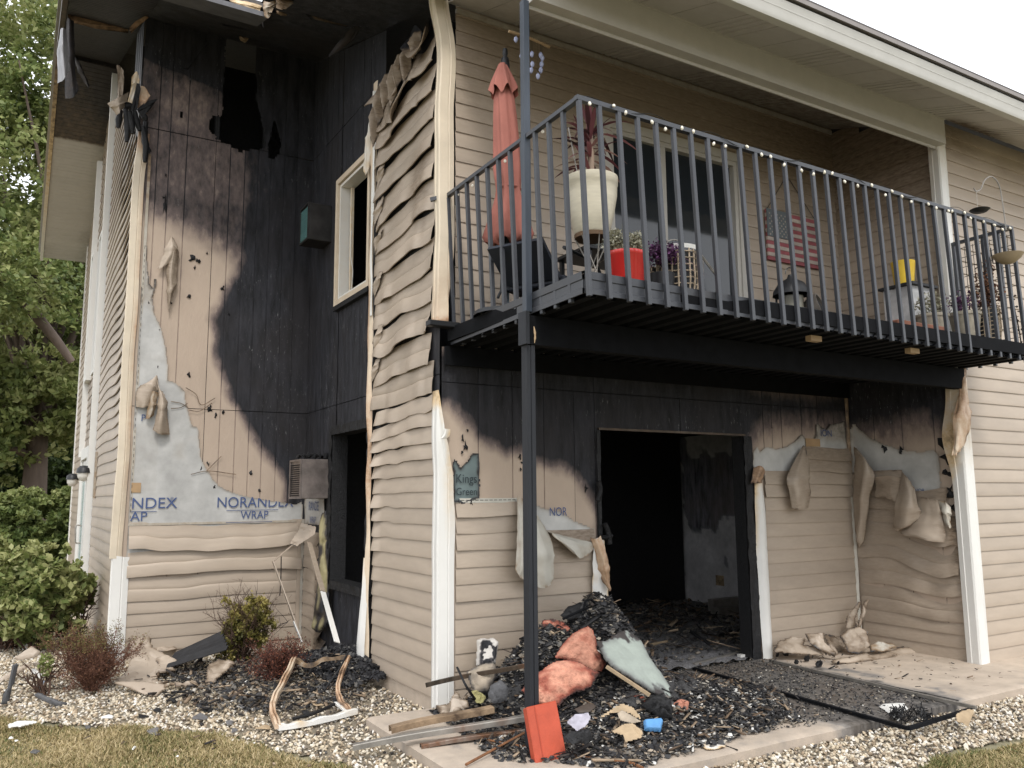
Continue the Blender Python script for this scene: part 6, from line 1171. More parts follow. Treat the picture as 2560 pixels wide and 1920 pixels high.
piece('paper_scrap', [(1570, 1390), (1650, 1340), (1740, 1285), (1800, 1310), (1860, 1385), (1790, 1350), (1750, 1330), (1690, 1340)], (.9, -1.55, .10), (-.2, -.7, .7), .005, CARD, 'curled tan drywall paper arching over the rubble', 'paper', lump=.03, lumps=6, seed=13, jag=.003)
piece('paper_scrap', [(1715, 1345), (1740, 1325), (1790, 1355), (1850, 1390), (1800, 1400), (1730, 1385)], (.95, -1.6, .08), (-.2, -.7, .7), .005, PLST, 'small bent tan flake just under the curled drywall paper', 'paper', seed=14, jag=.002)
piece('paper_scrap', [(1680, 1450), (1740, 1410), (1800, 1400), (1862, 1450), (1850, 1485), (1760, 1510), (1750, 1470)], (.9, -1.75, .04), (-.2, -.6, .8), .01, CARD, 'jagged tan paper scrap left of the blue box', 'paper', lump=.02, lumps=8, seed=15, jag=.003)
piece('blue_box', [(1862, 1388), (1960, 1380), (1975, 1395), (1962, 1450), (1870, 1445)], (1.12, -1.66, .04), (-.15, -.6, .8), .03, mat('worn_blue_card', (.10, .27, .52), rough=.6, var=.3, scale=10), 'small flattened bright blue box on the slab in front of the heap', 'box', res=.008, edge=.004, jag=.001, smooth=20)
piece('charred_lump', [(1900, 1250), (1960, 1240), (2030, 1290), (2030, 1370), (1960, 1380), (1890, 1330), (1850, 1300)], (1.15, -1.5, .08), (-.2, -.6, .7), .06, CHAR, 'shaggy black lump above the small blue box', 'charred lump', lump=.05, lumps=12, edge=.02, seed=16)
piece('charred_lump', [(1400, 1480), (1440, 1455), (1560, 1455), (1575, 1490), (1540, 1520), (1420, 1520)], (.55, -1.85, .02), (-.1, -.5, .9), .05, CHAR, 'flat black lump on the slab right of the red block', 'charred lump', lump=.04, lumps=14, edge=.02, seed=17)
for i, (pl_, lab) in enumerate((([(1865, 1480), (1900, 1460), (1950, 1480), (1940, 1520), (1880, 1520)], 'pale plaster flake under the blue box'), ([(1870, 1575), (1900, 1550), (1940, 1570), (1920, 1590)], 'small plaster flake at the front edge of the slab'), ([(2080, 1380), (2130, 1330), (2210, 1330), (2200, 1390), (2120, 1410)], 'olive-brown crumpled paper at the right toe of the heap'), ([(1010, 1360), (1050, 1340), (1080, 1360), (1040, 1390)], 'cream plaster flake left of the post'), ([(880, 1380), (920, 1365), (950, 1385), (930, 1420), (890, 1410)], 'grey glassy flake between the steel channels'))):
    p0 = at(o2[0]+pl_[0][0]*k2, o2[1]+pl_[0][1]*k2, 2, .02); piece('plaster_flake', pl_, p0, (0, -.2, 1), .018, (PLST, PLST, CARD, PLST, mat('grey_flake', (.25, .26, .28)))[i], lab, 'plaster', res=.01, lump=.01, lumps=20, seed=20+i)
# metal and wood lengths
def A(u, v, ax=2, val=.02, o=o2, k=k2): return Vector(at(o[0]+u*k, o[1]+v*k, ax, val))
def channel(name, p, q, w_, h, mats, label, cat, soot=0):
    p, q = Vector(p), Vector(q); d = (q-p); L_ = d.length; d.normalize(); side = d.cross(Vector((0, 0, 1))).normalized(); u = side.cross(d)
    prof = [(-w_/2, 0), (-w_/2+.004, 0), (-w_/2+.006, h*.7), (w_/2-.006, h*.7), (w_/2-.004, 0), (w_/2, 0), (w_/2, h), (w_/2-.004, h+.004), (-w_/2+.004, h+.004), (-w_/2, h)]
    V = []; nn = 14
    for i in range(nn):
        t = i/(nn-1); c = p+(q-p)*t+u*(.006*math.sin(t*5)); V += [c+side*a+u*b for a, b in prof]
    kk = len(prof); F = [(i*kk+j, i*kk+(j+1) % kk, (i+1)*kk+(j+1) % kk, (i+1)*kk+j) for i in range(nn-1) for j in range(kk)]
    o = mesh_list(name, V, F, mats, None, 25, np.array([soot+.3*vn(i*.11, 3) for i in range(len(V))])); tag(o, label, cat); return o
channel('metal_channel', A(190, 1555, 2, .0), A(1195, 1378, 2, .10), .05, .03, STEEL, 'longest grey steel channel crossing in front of the corner to the red block', 'metal channel')
channel('metal_channel', A(580, 1545, 2, .0), A(1195, 1445, 2, .03), .045, .02, STEEL, 'rusty white-flecked steel channel below the longest one', 'metal channel', .35)
channel('wood_board', A(405, 1455, 2, .03), A(995, 1330, 2, .09), .07, .035, mat('weathered_lumber', (.30, .21, .13), rough=.85, var=.35, scale=6, bump=.4, stretch=(3, 3, 3), scorch=(.08, .05, .03)), 'weathered brown board lying between the white corner post and the steel channels', 'board', .15)
channel('metal_strap', A(612, 1195, 1, -.16), A(1195, 1075, 1, -.62), .012, .028, STEEL, 'flat dark metal strap resting across the white corner post and the heap', 'metal strap', .85)
def rod(name, pts, r, mats, label, cat='rod'): return tag(tube(name, curve_pts(pts, 4) if len(pts) > 2 else pts, r, mats, None, 6), label, cat)
RUST = mat('rusted_rod', (.20, .09, .04), rough=.8, var=.4, scale=20)
rod('rusted_rod', [A(840, 1640), A(1180, 1455, 2, .05)], .008, RUST, 'rust-brown rod lying left of the red block'); rod('rusted_rod', [A(940, 1493), A(1200, 1540)], .006, RUST, 'thin rusty rod running under the steel channels')
rod('rusted_rod', [A(1425, 1585, 2, .015), A(1620, 1610, 2, .015), A(1780, 1628, 2, .015), A(1860, 1659, 2, .015)], .008, RUST, 'long curved thin rod on the slab right of the red block')
rod('charred_stick', [A(790, 1080, 1, -.45), A(850, 1200, 1, -.6), A(940, 1320, 2, .05), A(1010, 1390, 2, .02)], .009, CHAR, 'thin black stick propped in front of the white corner post', 'stick')
rod('charred_stick', [A(1400, 800, 1, -.5), A(1680, 668, 1, -.45)], .010, DARKM, 'straight dark rod poking right from the top of the heap', 'stick')
rod('charred_stick', [A(1500, 860, 1, -.6), A(1640, 760, 1, -.55)], .013, CHAR, 'charred stick lying below the straight dark rod', 'stick')
rod('metal_hoop', [A(1520, 740, 1, -.5), A(1530, 700, 1, -.5), A(1555, 690, 1, -.5), A(1580, 705, 1, -.5), A(1590, 740, 1, -.5)], .009, DARKM, 'small bent metal hoop at the top of the heap', 'hoop')
rod('wood_strip', [A(1870, 955, 2, .03), A(2005, 930, 2, .03)], .016, CARD, 'pale wood strip lying on the burnt floor just inside the opening', 'wood strip')
rod('white_stick', [A(2145, 1420, 2, .02), A(2148, 1560, 2, .02)], .006, WHITE, 'thin white stick lying on the slab right of the blue box', 'stick')
# red block against the post
A0, A1, A2, A3 = [Vector(at(o2[0]+u*k2, o2[1]+v*k2, 1, y)) for u, v, y in ((1190, 1308, -1.36), (1362, 1268, -1.36), (1428, 1612, -1.50), (1250, 1668, -1.50))]
rb = thing('red_block', 'bright orange-red rectangular block leaning upright on the foot of the dark support post', 'block', tuple(A3))
nrm_ = (A1-A0).cross(A3-A0).normalized(); nrm_ = nrm_ if nrm_.y > 0 else -nrm_
def prism(name, pts, thick, mats, par, bev=.006):
    bm = bmesh.new(); v0 = [bm.verts.new(p-A3) for p in pts]; v1 = [bm.verts.new(p-A3+nrm_*thick) for p in pts]; n = len(pts)
    bm.faces.new(v0); bm.faces.new(v1[::-1])
    for i in range(n): bm.faces.new((v0[i], v0[(i+1) % n], v1[(i+1) % n], v1[i]))
    return bmo(name, bm, mats, par, bev, smooth=30)
RBM = mat('orange_red_paint', (.40, .065, .03), rough=.6, var=.16, scale=14, bump=.25, bscale=90)
w1_ = A1-A0; w2_ = A2-A3; g_ = .26
prism('body', [A0+w1_*g_, A1, A2, A3+w2_*g_], .055, RBM, rb); prism('spine', [A0, A0+w1_*(g_-.012), A3+w2_*(g_-.012), A3], .055, RBM, rb); prism('groove', [A0+w1_*.2+nrm_*.004, A0+w1_*.3+nrm_*.004, A3+w2_*.3+nrm_*.004, A3+w2_*.2+nrm_*.004], .04, mat('dark_red_groove', (.30, .045, .02)), rb, 0)
# ---- right side of the slab: fallen screen-door frame, papers, wreath, vinyl heap
o5 = (1600, 1200)
def B(u, v, z=.01): return Vector(at(o5[0]+u*k2, o5[1]+v*k2, 2, z))
sf_ = thing('screen_door_frame', 'thin burnt screen-door frame lying flat on the slab', 'door frame', (0, 0, .0))
for (a, b), m_ in ((((310, 1085), (1545, 1432)), DARKM), (((1545, 1432), (1905, 1322)), DARKM), (((1935, 1312), (760, 1042)), STEEL), (((310, 1060), (690, 965)), STEEL)):
    bar('rail', B(*a, .018), B(*b, .018), .028, .022, m_, sf_)
bar('white_sill', B(570, 1015, .02), B(700, 1000, .02), .05, .03, WHITE, None); tag(last(), 'short white sill piece at the foot of the right door trim', 'sill')
piece('paper_sheet', [(1378, 1305), (1400, 1290), (1470, 1285), (1520, 1285), (1545, 1320), (1500, 1330), (1490, 1390), (1450, 1350)], B(1450, 1320, .01), (0, 0, 1), .004, WHITE, 'white paper sheet under the small charred wreath', 'paper', o=o5, res=.01, lump=.01, seed=41)
wr = thing('charred_wreath', 'small round shaggy charred wreath lying at the slab edge', 'wreath', tuple(B(1560, 1350, .03)))
g = np.random.default_rng(5)
for i in range(150):
    a = g.uniform(0, 6.28); r = .11+g.normal(0, .018); c = Vector((r*math.cos(a), r*math.sin(a), g.normal(0, .015))); d = Vector(g.normal(0, 1, 3)).normalized()*.035; tube('twig', [c-d, c+d], .0035, CHAR, wr, 3)
piece('folded_card', [(1820, 1350), (1860, 1325), (1925, 1320), (1905, 1385), (1890, 1420), (1860, 1400), (1830, 1395)], B(1870, 1410, .0), (-.2, -.8, .5), .006, CARD, 'folded tan card standing at the far corner of the fallen frame', 'card', o=o5, res=.012, lump=.015, seed=42)
piece('paper_sheet', [(318, 1500), (400, 1490), (450, 1492), (490, 1535), (440, 1548), (380, 1552)], B(400, 1520, .01), (0, 0, 1), .003, WHITE, 'flat white paper on the slab in front of the threshold path', 'paper', o=o5, res=.01, soot=sb(.0, .5), seed=43)
piece('paper_sheet', [(355, 1420), (390, 1415), (430, 1412), (440, 1440), (470, 1450), (430, 1472), (400, 1455)], B(400, 1450, .02), (0, -.3, 1), .004, WHITE, 'small curled white paper behind the flat one', 'paper', o=o5, res=.01, lump=.02, soot=sb(.1, .5), seed=44)
for i, (pl_, p_, n_, m_, lab) in enumerate((
    ([(765, 990), (800, 930), (870, 905), (950, 910), (940, 950), (1010, 960), (1060, 1010), (900, 1000)], (3.45, -.25, .06), (-.1, -.5, .8), VINYL, 'left fold of tan vinyl in the fallen heap by the inner corner'),
    ([(950, 885), (1060, 880), (1060, 935), (1130, 1000), (1120, 1020), (1050, 985), (980, 945)], (3.75, -.3, .13), (-.2, -.6, .6), VINYL, 'dark-shadowed upright fold in the middle of the fallen vinyl heap'),
    ([(1060, 885), (1120, 900), (1190, 960), (1150, 1010), (1125, 1020), (1080, 950)], (3.85, -.28, .12), (.3, -.7, .5), VINYL, 'pleated tan vinyl beside the dark-shadowed fold'),
    ([(1150, 900), (1200, 860), (1265, 845), (1310, 870), (1325, 960), (1260, 1000), (1200, 990), (1170, 930)], (4.2, -.3, .16), (-.2, -.8, .5), VINYL, 'rounded bulging vinyl fold at the foot of the inner corner'),
    ([(1185, 850), (1190, 790), (1260, 700), (1280, 695), (1240, 800), (1250, 850), (1220, 860)], (4.45, -.12, .42), (-.3, -.9, .1), VINYL, 'upright curled vinyl strip leaning into the inner corner'),
    ([(1250, 850), (1290, 700), (1322, 682), (1300, 750), (1270, 850)], (4.5, -.2, .42), (-.3, -.9, .1), VINYL, 'narrow pointed vinyl strip right of the curled one'),
    ([(1090, 1055), (1110, 1035), (1250, 1015), (1400, 1000), (1500, 960), (1560, 965), (1640, 1015), (1500, 1020), (1400, 1035), (1250, 1055)], (4.0, -.55, .04), (0, -.5, .8), VINYL, 'long bowed vinyl strip lying in front of the heap'),
    ([(1320, 960), (1380, 930), (1450, 940), (1480, 960), (1400, 990), (1330, 990)], (4.55, -.45, .06), (-.1, -.3, .9), VINYLB, 'grey-backed vinyl scrap at the right end of the heap'))):
    piece('fallen_siding', pl_, p_, n_, .006, m_, lab, 'siding scrap', o=o5, lump=.035, lumps=7, edge=.004, soot=sb(.12, .5, i+2, 3), seed=50+i, jag=.001)
for i, (u, v, r) in enumerate(((840, 1000, .06), (900, 1050, .05), (960, 1030, .06), (1030, 1060, .07), (1140, 1055, .03), (790, 1010, .04), (1350, 880, .06))):
    c = B(u, v, .03); ob = piece('charred_lump', [(u-r*300, v), (u-r*150, v-r*280), (u+r*120, v-r*320), (u+r*300, v-r*60), (u+r*220, v+r*200), (u-r*160, v+r*220)], c, (-.2, -.7, .7), .05, CHAR, ('black crumbly lump, %s, before the fallen vinyl heap' % ('far left upper', 'second from the left', 'in the middle', 'largest and right of the middle', 'tiny and rightmost', 'leftmost against the door trim', 'x')[i]) if i < 6 else 'black clod above the right end of the fallen vinyl heap', 'charred lump', o=o5, lump=.05, lumps=16, edge=.015, seed=70+i)
# ---- left side: melted window frame, leaning trims, fallen siding, shingles
o6, k6 = (480, 1480), .21699
def Cc(u, v, z=.0): return Vector(at(o6[0]+u*k6, o6[1]+v*k6, 2, z))
MF = thing('melted_window_frame', 'warped cream window frame lying bent on the gravel', 'window frame', (0, 0, 0))
def flat_tube(name, pts, w_, h, mats, par, soot=0.):
    P = curve_pts(pts, 8); V = []; n = len(P); T = np.gradient(P, axis=0); T /= np.linalg.norm(T, axis=1)[:, None]; s_ = np.cross(T, [0, 0, 1.]); s_ /= np.linalg.norm(s_, axis=1)[:, None]+1e-9
    prof = [(-1, 0), (-.9, 1), (-.25, 1.1), (-.2, .6), (.2, .6), (.25, 1.1), (.9, 1), (1, 0)]
    for i in range(n): V += [P[i]+s_[i]*a*w_+np.array([0, 0, 1.])*b*h*(1+.2*math.sin(i*.9)) for a, b in prof]
    kk = len(prof); F = [(i*kk+j, i*kk+(j+1) % kk, (i+1)*kk+(j+1) % kk, (i+1)*kk+j) for i in range(n-1) for j in range(kk)]+[tuple(range(kk)), tuple(range((n-1)*kk, n*kk))]
    return mesh_list(name, V, F, mats, par, 35, np.clip(soot+.30*vn((np.arange(len(V))//kk)*.22, 4)+.12*vn((np.arange(len(V)) % kk)*.9, (np.arange(len(V))//kk)*.15, 6), 0, 1))
flat_tube('side_rail', [Cc(1180, 790, .10), Cc(1080, 1000, .07), Cc(960, 1230, .03), Cc(925, 1380, .0), Cc(990, 1580, -.03)], .022, .035, CREAM, MF, .35)
flat_tube('bottom_rail', [Cc(985, 1590, -.04), Cc(1200, 1560, -.045), Cc(1500, 1500, -.05), Cc(1885, 1400, -.05)], .026, .032, WHITE, MF, .12)
flat_tube('side_rail', [Cc(1800, 770, .16), Cc(1730, 940, .10), Cc(1680, 1120, .05), Cc(1710, 1270, .0), Cc(1810, 1385, -.03)], .018, .03, CREAM, MF, .5)
flat_tube('top_rail', [Cc(1190, 800, .10), Cc(1350, 870, .06), Cc(1520, 800, .10), Cc(1790, 775, .15)], .022, .03, VINYLB, MF, .6)
flat_tube('glazing_bead', [Cc(1650, 1290, -.01), Cc(1720, 1340, -.02), Cc(1790, 1400, -.03)], .012, .015, WHITE, MF, .0)
rod('charred_stick', [Cc(1520, 1140, .0), Cc(1700, 880, .16), Cc(1810, 670, .30)], .008, CHAR, 'thin black stick rising through the melted window frame', 'stick')
rod('charred_stick', [Cc(1160, 1460, -.03), Cc(1400, 1400, -.02), Cc(1640, 1290, .0)], .012, CHAR, 'black twisted strip lying inside the melted window frame', 'stick')
o7 = (0, 1200)
def D(u, v, ax=1, val=3.2): return Vector(at(o7[0]+u*k2, o7[1]+v*k2, ax, val))
def strip_bar(name, pts, w_, t_, mats, label, cat, soot=.0, up=(0, 1, 0)):
    r = None
    t = thing(name, label, cat, (0, 0, 0)) if len(pts) > 2 else None
    for i in range(len(pts)-1):
        o = bar('segment' if t else name, pts[i], pts[i+1], w_, t_, mats, t, Vector(up), soot=soot)
    if not t: tag(o, label, cat)
strip_bar('leaning_trim', [D(1690, 372, 1, 3.25), D(1572, 470, 1, 3.15), D(1740, 935, 1, 2.65)], .008, .05, VINYL, 'bent tan trim strip leaning in the inner corner', 'trim', .1)
strip_bar('leaning_trim', [D(1690, 815, 1, 2.68), D(1738, 935, 1, 2.6)], .008, .05, WHITE, 'white end of the bent trim strip near the dead shrub', 'trim')
strip_bar('leaning_trim', [D(1782, 360, 0, -.18), D(1860, 640, 0, -.30)], .05, .008, VINYL, 'upper tan-backed length of the strip leaning on the black wall', 'trim', .15)
strip_bar('leaning_trim', [D(1861, 645, 0, -.305), D(1942, 935, 0, -.42)], .05, .008, WHITE, 'clean white lower end of the strip leaning on the black wall', 'trim')
rod('dangling_cord', [D(1620, 440, 1, 3.2), D(1618, 560, 1, 3.2), D(1612, 665, 1, 3.2)], .006, CHAR, 'short black cord dangling beside the bent tan trim', 'cord')
piece('fallen_flap', [(1735, 245), (1820, 270), (1810, 315), (1710, 380), (1670, 362), (1720, 290)], D(1740, 320, 0, -.2), (-.8, -.5, .2), .006, VINYL, 'folded tan vinyl flap hooked in the inner corner above the leaning trims', 'siding scrap', o=o7, lump=.03, lumps=6, seed=80, jag=.001, soot=.08)
piece('melted_skirt', [(1850, 200), (1880, 170), (1890, 600), (1900, 820), (1840, 880), (1800, 860), (1830, 600), (1840, 350)], (-.10, 2.62, .7), (-1, -.2, .05), .015, mat('melted_olive', (.30, .26, .14), rough=.5, var=.4, scale=5, scorch=(.05, .04, .03)), 'olive scorched curtain of melted vinyl hanging left of the lower window', 'siding scrap', o=o7, lump=.03, lumps=5, seed=81, soot=sb(.35, .9))
for i, (pl_, h_, lab, so_) in enumerate((
    ([(740, 945), (780, 920), (865, 905), (875, 960), (960, 1010), (1010, 1100), (900, 1110), (910, 1150), (960, 1170), (890, 1250), (780, 1200), (650, 1165), (720, 1120), (750, 1020)], .06, 'large crumpled tan siding sheet on the gravel right of the brown dead shrub', .05),
    ([(650, 1165), (700, 1160), (860, 1165), (980, 1180), (890, 1253), (780, 1215)], .02, 'flat front lip of the crumpled siding sheet', .0),
    ([(880, 930), (960, 930), (1020, 970), (960, 985), (890, 990)], .08, 'small tan siding scrap against the foot of the recessed wall', .1),
    ([(890, 1030), (950, 1010), (1030, 1040), (970, 1110), (920, 1080)], .07, 'torn tan scrap at the edge of the charcoal patch', .1),
    ([(1180, 1180), (1200, 1060), (1260, 1030), (1360, 1050), (1290, 1110), (1220, 1180)], .06, 'curled tan siding sheet left of the red-brown dead shrub', .12),
    ([(1000, 1170), (1200, 1165), (1220, 1180), (1010, 1195)], .0, 'narrow tan strip joining the two siding sheets', .1))):
    vv = sum(q[1] for q in pl_)/len(pl_); uu = sum(q[0] for q in pl_)/len(pl_); p_ = D(uu, vv, 2, h_-.03)
    piece('fallen_siding', pl_, p_, (-.05, -.28, .95), .005, VINYL, lab, 'siding scrap', o=o7, lump=.05 if i != 1 else .01, lumps=6, edge=.004, seed=90+i, jag=.001, soot=sb(so_, .4, i, 3))
for i in range(6):
    a_, b_ = (1000-8*i, 1008+13*i), (1280+6*i, 880+17*i)
    p_, q_ = D(*a_, 2, .02), D(*b_, 1, 2.9-.12*i); ob = bar('burnt_siding_length', p_, q_, .085, .006, BRAD, None, Vector((0, -.4, 1))); tag(ob, '%s blackened siding length leaning from the gravel onto the recessed wall' % ('topmost', 'second from the top', 'third from the top', 'third from the bottom', 'second from the bottom', 'lowest')[i], 'siding scrap', 'burnt siding lengths left of the yellow-green shrub')
# left edge things
o8, k8 = (0, 1540), .21699
def E8(u, v, z=0.): return Vector(at(o8[0]+u*k8, o8[1]+v*k8, 2, z))
piece('charred_downspout', [(140, 560), (215, 540), (180, 700), (130, 860), (90, 1010), (10, 1020), (30, 930), (90, 800), (130, 640)], E8(50, 1000, -.03), (-.25, -.85, .45), .05, mat('burnt_wood_grey', (.06, .06, .062), var=.5, scale=9), 'tall charred grey downspout stump leaning at the left edge', 'downspout', o=o8, k=k8, lump=.01, edge=.03, seed=101)
piece('charred_log', [(400, 905), (440, 880), (560, 930), (680, 980), (765, 1000), (770, 1030), (700, 1050), (560, 1005), (420, 945)], E8(600, 1010, -.04), (-.1, -.7, .7), .05, mat('grey_charcoal_log', (.085, .085, .088), var=.5, scale=12, bump=.5), 'short grey charred log lying on the gravel below the brown dead shrub', 'log', o=o8, k=k8, lump=.01, edge=.025, seed=102)
piece('bent_elbow', [(150, 490), (370, 350), (480, 420), (390, 490), (210, 510)], E8(300, 560, .10), (-.2, -.6, .7), .03, VINYL, 'bent tan downspout elbow behind the charred stump', 'downspout', o=o8, k=k8, lump=.02, seed=103)
piece('tan_board', [(0, 720), (200, 600), (370, 540), (350, 570), (180, 680), (0, 760)], E8(100, 720, -.03), (-.1, -.4, .9), .02, VINYL, 'tan siding length lying on the gravel at the left edge', 'siding scrap', o=o8, k=k8, seed=104)
piece('stone_slab', [(370, 560), (440, 530), (600, 560), (600, 620), (520, 640)], E8(500, 640, .0), (-.1, -.5, .8), .03, PLST, 'cream flat stone behind the brown dead shrub', 'stone', o=o8, k=k8, seed=105)
piece('white_bag', [(90, 1255), (200, 1215), (420, 1210), (440, 1225), (250, 1270), (100, 1290)], E8(200, 1290, -.04), (-.05, -.4, .9), .015, WHITE, 'long flat white wrapper on the grass edge at the left', 'wrapper', o=o8, k=k8, lump=.02, seed=106)
piece('blue_scrap', [(400, 830), (490, 740), (520, 750), (480, 820)], E8(450, 840, -.04), (-.1, -.8, .5), .006, mat('pale_blue_scrap', (.40, .44, .55)), 'pale blue scrap standing in the gravel left of the dead shrub', 'scrap', o=o8, k=k8, seed=107)
bar('white_scrap', E8(380, 620, .02), E8(490, 710, -.03), .03, .02, WHITE, None); tag(last(), 'short white stick beside the young green shoot', 'stick')
for i, (q_, z1, lab) in enumerate((((295, 385), .0, 'thin white post standing at the left among the shrubs'),)):
    b0 = E8(*q_, -.05); b1 = Vector(at(o8[0]+285*k8, o8[1]-230*k8, 1, b0.y)); ob = bar('white_post', b0, b1, .055, .055, WHITE, None, Vector((1, 0, 0)), bevel=.004); tag(ob, lab, 'post')
b0 = E8(835, 250, -.03); ob = bar('white_post', b0, Vector(at(o8[0]+760*k8, 1490, 1, b0.y+.3)), .05, .05, WHITE, None, Vector((1, 0, 0))); tag(ob, 'leaning grey-white downspout between the green plant and the gable corner', 'post')
# shingle flakes on gravel and lawn: each a thing
SHG = mat('slate_shingle', (.13, .125, .125), rough=.85, var=.25, scale=30, bump=.3)
fl = [(1800, 1330, 220, o8, k8, SHG, 'large grey shingle piece on the grass below the gravel'), (620, 1380, 280, o6, k6, 0, ''), (90, 1430, 220, o6, k6, SHG, 'flat grey shingle at the gravel edge, left of the melted frame'), (820, 1560, 190, o6, k6, CARD, 'pinkish tan slab corner at the lower left of the melted frame'), (480, 1600, 130, o6, k6, SHG, 'grey shingle flake half in the grass'), (180, 1350, 170, o6, k6, CHAR, 'black shingle heap left of the melted frame'), (560, 1330, 260, o6, k6, SHG, 'long dusty grey shingle on the gravel left of the frame'), (560, 1420, 90, o6, k6, CHAR, 'small black flake above the grey half-buried shingle'), (120, 1410, 70, o8, k8, WHITE, 'tiny white flake on the grass at the far left'), (190, 1435, 55, o8, k8, WHITE, 'second tiny white flake on the far-left grass'), (400, 1560, 130, o8, k8, ASH, 'pale brown flake low in the grass at the left'), (1010, 1280, 110, o8, k8, ASH, 'grey-blue crumple on the grass in the middle left'), (1570, 1530, 130, o8, k8, WHITE, 'white scrap low on the grass under the large shingle'), (2040, 1610, 60, o8, k8, WHITE, 'pinkish white crumb near the bottom of the grass'), (1230, 1160, 150, o8, k8, WHITE, 'white torn strip where grass meets gravel'), (1640, 1150, 140, o8, k8, CHAR, 'black and white torn flake at the grass edge'), (1830, 1090, 150, o8, k8, CHAR, 'dark flake on the gravel above the torn black and white one'), (200, 1170, 170, o8, k8, VINYL, 'tan bark-like strip at the left gravel edge'), (1240, 1170, 120, o6, k6, VINYL, 'tan scrap standing inside the melted frame'), (1320, 1380, 150, o6, k6, BRAD, 'dark crumpled sheet inside the melted frame, lower half'), (1450, 1290, 150, o6, k6, CARD, 'yellowish flake inside the melted frame'), (1480, 1100, 170, o6, k6, ASH, 'grey-green sheet behind the stick in the melted frame'), (1380, 720, 130, o6, k6, VINYL, 'tan folded scrap behind the melted frame'), (1440, 900, 150, o6, k6, CARD, 'rust-brown board scrap at the head of the melted frame'), (640, 1040, 90, o6, k6, WHITE, 'pale crumb under the red-brown dead shrub'), (430, 1500, 120, o6, k6, SHG, 'grey flake at the grass corner left of the tan slab')]
gg = np.random.default_rng(77)
for i, (u, v, w_, o_, kk, m_, lab) in enumerate(fl):
    if not lab: continue
    n_ = 7; th = np.sort(gg.uniform(0, 6.28, n_)); pl_ = [(u+w_*.5*math.cos(a)*gg.uniform(.7, 1.1), v+w_*.22*math.sin(a)*gg.uniform(.7, 1.1)) for a in th]
    p_ = at(o_[0]+u*kk, o_[1]+v*kk, 2, -.045); piece('debris_flake', pl_, p_, (gg.normal(0, .12), -.1+gg.normal(0, .1), 1), .006, m_, lab, 'flake', o=o_, k=kk, res=.012, lump=.012, lumps=9, edge=.004, seed=120+i, jag=.004)
# ================================================================ shrubs and trees
BARK = mat('brown_bark', (.085, .05, .035), rough=.9, var=.4, scale=14, bump=.4, stretch=(1, 1, .3))
def twigs(parent, n, h, spread, r0, mats, seed, levels=2, base=(0, 0, 0), name='twig', join=True, lean=.0):
    g = np.random.default_rng(seed); V = []; F = []; tips = []
    def add(p0, d, l, r, lv):
        m = 5; P = [np.array(p0)]; dd = np.array(d, float)
        for i in range(m-1): dd = dd+g.normal(0, .16, 3)+[0, 0, .03]; dd /= np.linalg.norm(dd); P.append(P[-1]+dd*l/(m-1))
        v, f = tube_np(P, np.linspace(r, r*.35, m), 4 if lv else 5, False); b = len(V); V.extend(v.tolist()); F.extend([tuple(b+i for i in q) for q in f]); tips.append(P[-1]); tips.append(P[-2])
        if lv < levels:
            for i in range(1, m): 
                for _ in range(2): add(P[i], dd*.6+g.normal(0, .5, 3)+[0, 0, .15], l*g.uniform(.3, .5), r*.5, lv+1)
    for i in range(n):
        a = g.uniform(0, 6.28); s = g.uniform(.15, 1)*spread; add(np.array(base)+[.03*math.cos(a), .03*math.sin(a), 0], [math.cos(a)*s, math.sin(a)*s, 1], h*g.uniform(.65, 1.1), r0, 0)
    o = mesh_list(name, V, F, mats, parent); o['kind'] = 'stuff'; return o, np.array(tips)
def tipleaves(name, parent, tips, per, size, mats, seed, spr=.03, tone=None):
    g = np.random.default_rng(seed); p = np.repeat(tips, per, 0)+g.normal(0, spr, (len(tips)*per, 3)); n = len(p)
    nn = g.normal(size=(n, 3))+[0, 0, .5]; nn /= np.linalg.norm(nn, axis=1)[:, None]; u = np.cross(nn, g.normal(size=(n, 3))); u /= np.linalg.norm(u, axis=1)[:, None]; v = np.cross(nn, u); s = size*g.uniform(.6, 1.3, n)[:, None]
    V = np.stack([p-u*s, p-v*s*.5, p+u*s, p+v*s*.5], 1).reshape(-1, 3); t = np.clip(tone(p, g) if tone else g.random(n), 0, 1)
    o = link(name, mesh_np(name, V, np.arange(n*4).reshape(-1, 4), np.repeat(t, 4)), mats, parent); o['kind'] = 'stuff'; return o
c_ = E8(1060, 870, -.07); sh = thing('dead_shrub', 'round leafless brown shrub with olive tips on the gravel at the left corner post', 'shrub', tuple(c_)); 
o, tips = twigs(sh, 46, .40, .95, .0055, mat('red_brown_twigs', (.16, .075, .05), rough=.85, var=.4, scale=20), 61); tipleaves('foliage', sh, tips, 2, .007, BRN, 62, .012); tipleaves('new_growth', sh, tips[tips[:, 2] > .36], 2, .008, tone_mat('olive_leaves', [(0, (.07, .07, .02)), (.5, (.17, .15, .05)), (1, (.28, .24, .10))], .6, .3), 63, .012)
c_ = Cc(560, 800, -.06); c_ = Vector((c_.x, c_.y, -.06)); ys_ = thing('yellow_green_shrub', 'compact yellow-green shrub in front of the recessed wall siding', 'shrub', tuple(c_))
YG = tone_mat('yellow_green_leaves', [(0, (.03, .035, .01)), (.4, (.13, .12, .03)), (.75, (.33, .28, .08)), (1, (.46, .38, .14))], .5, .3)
o, tips = twigs(ys_, 26, .5, .45, .006, BARK, 64); 
cl = Vector(at(o6[0]+620*k6, o6[1]+360*k6, 1, c_.y))-c_
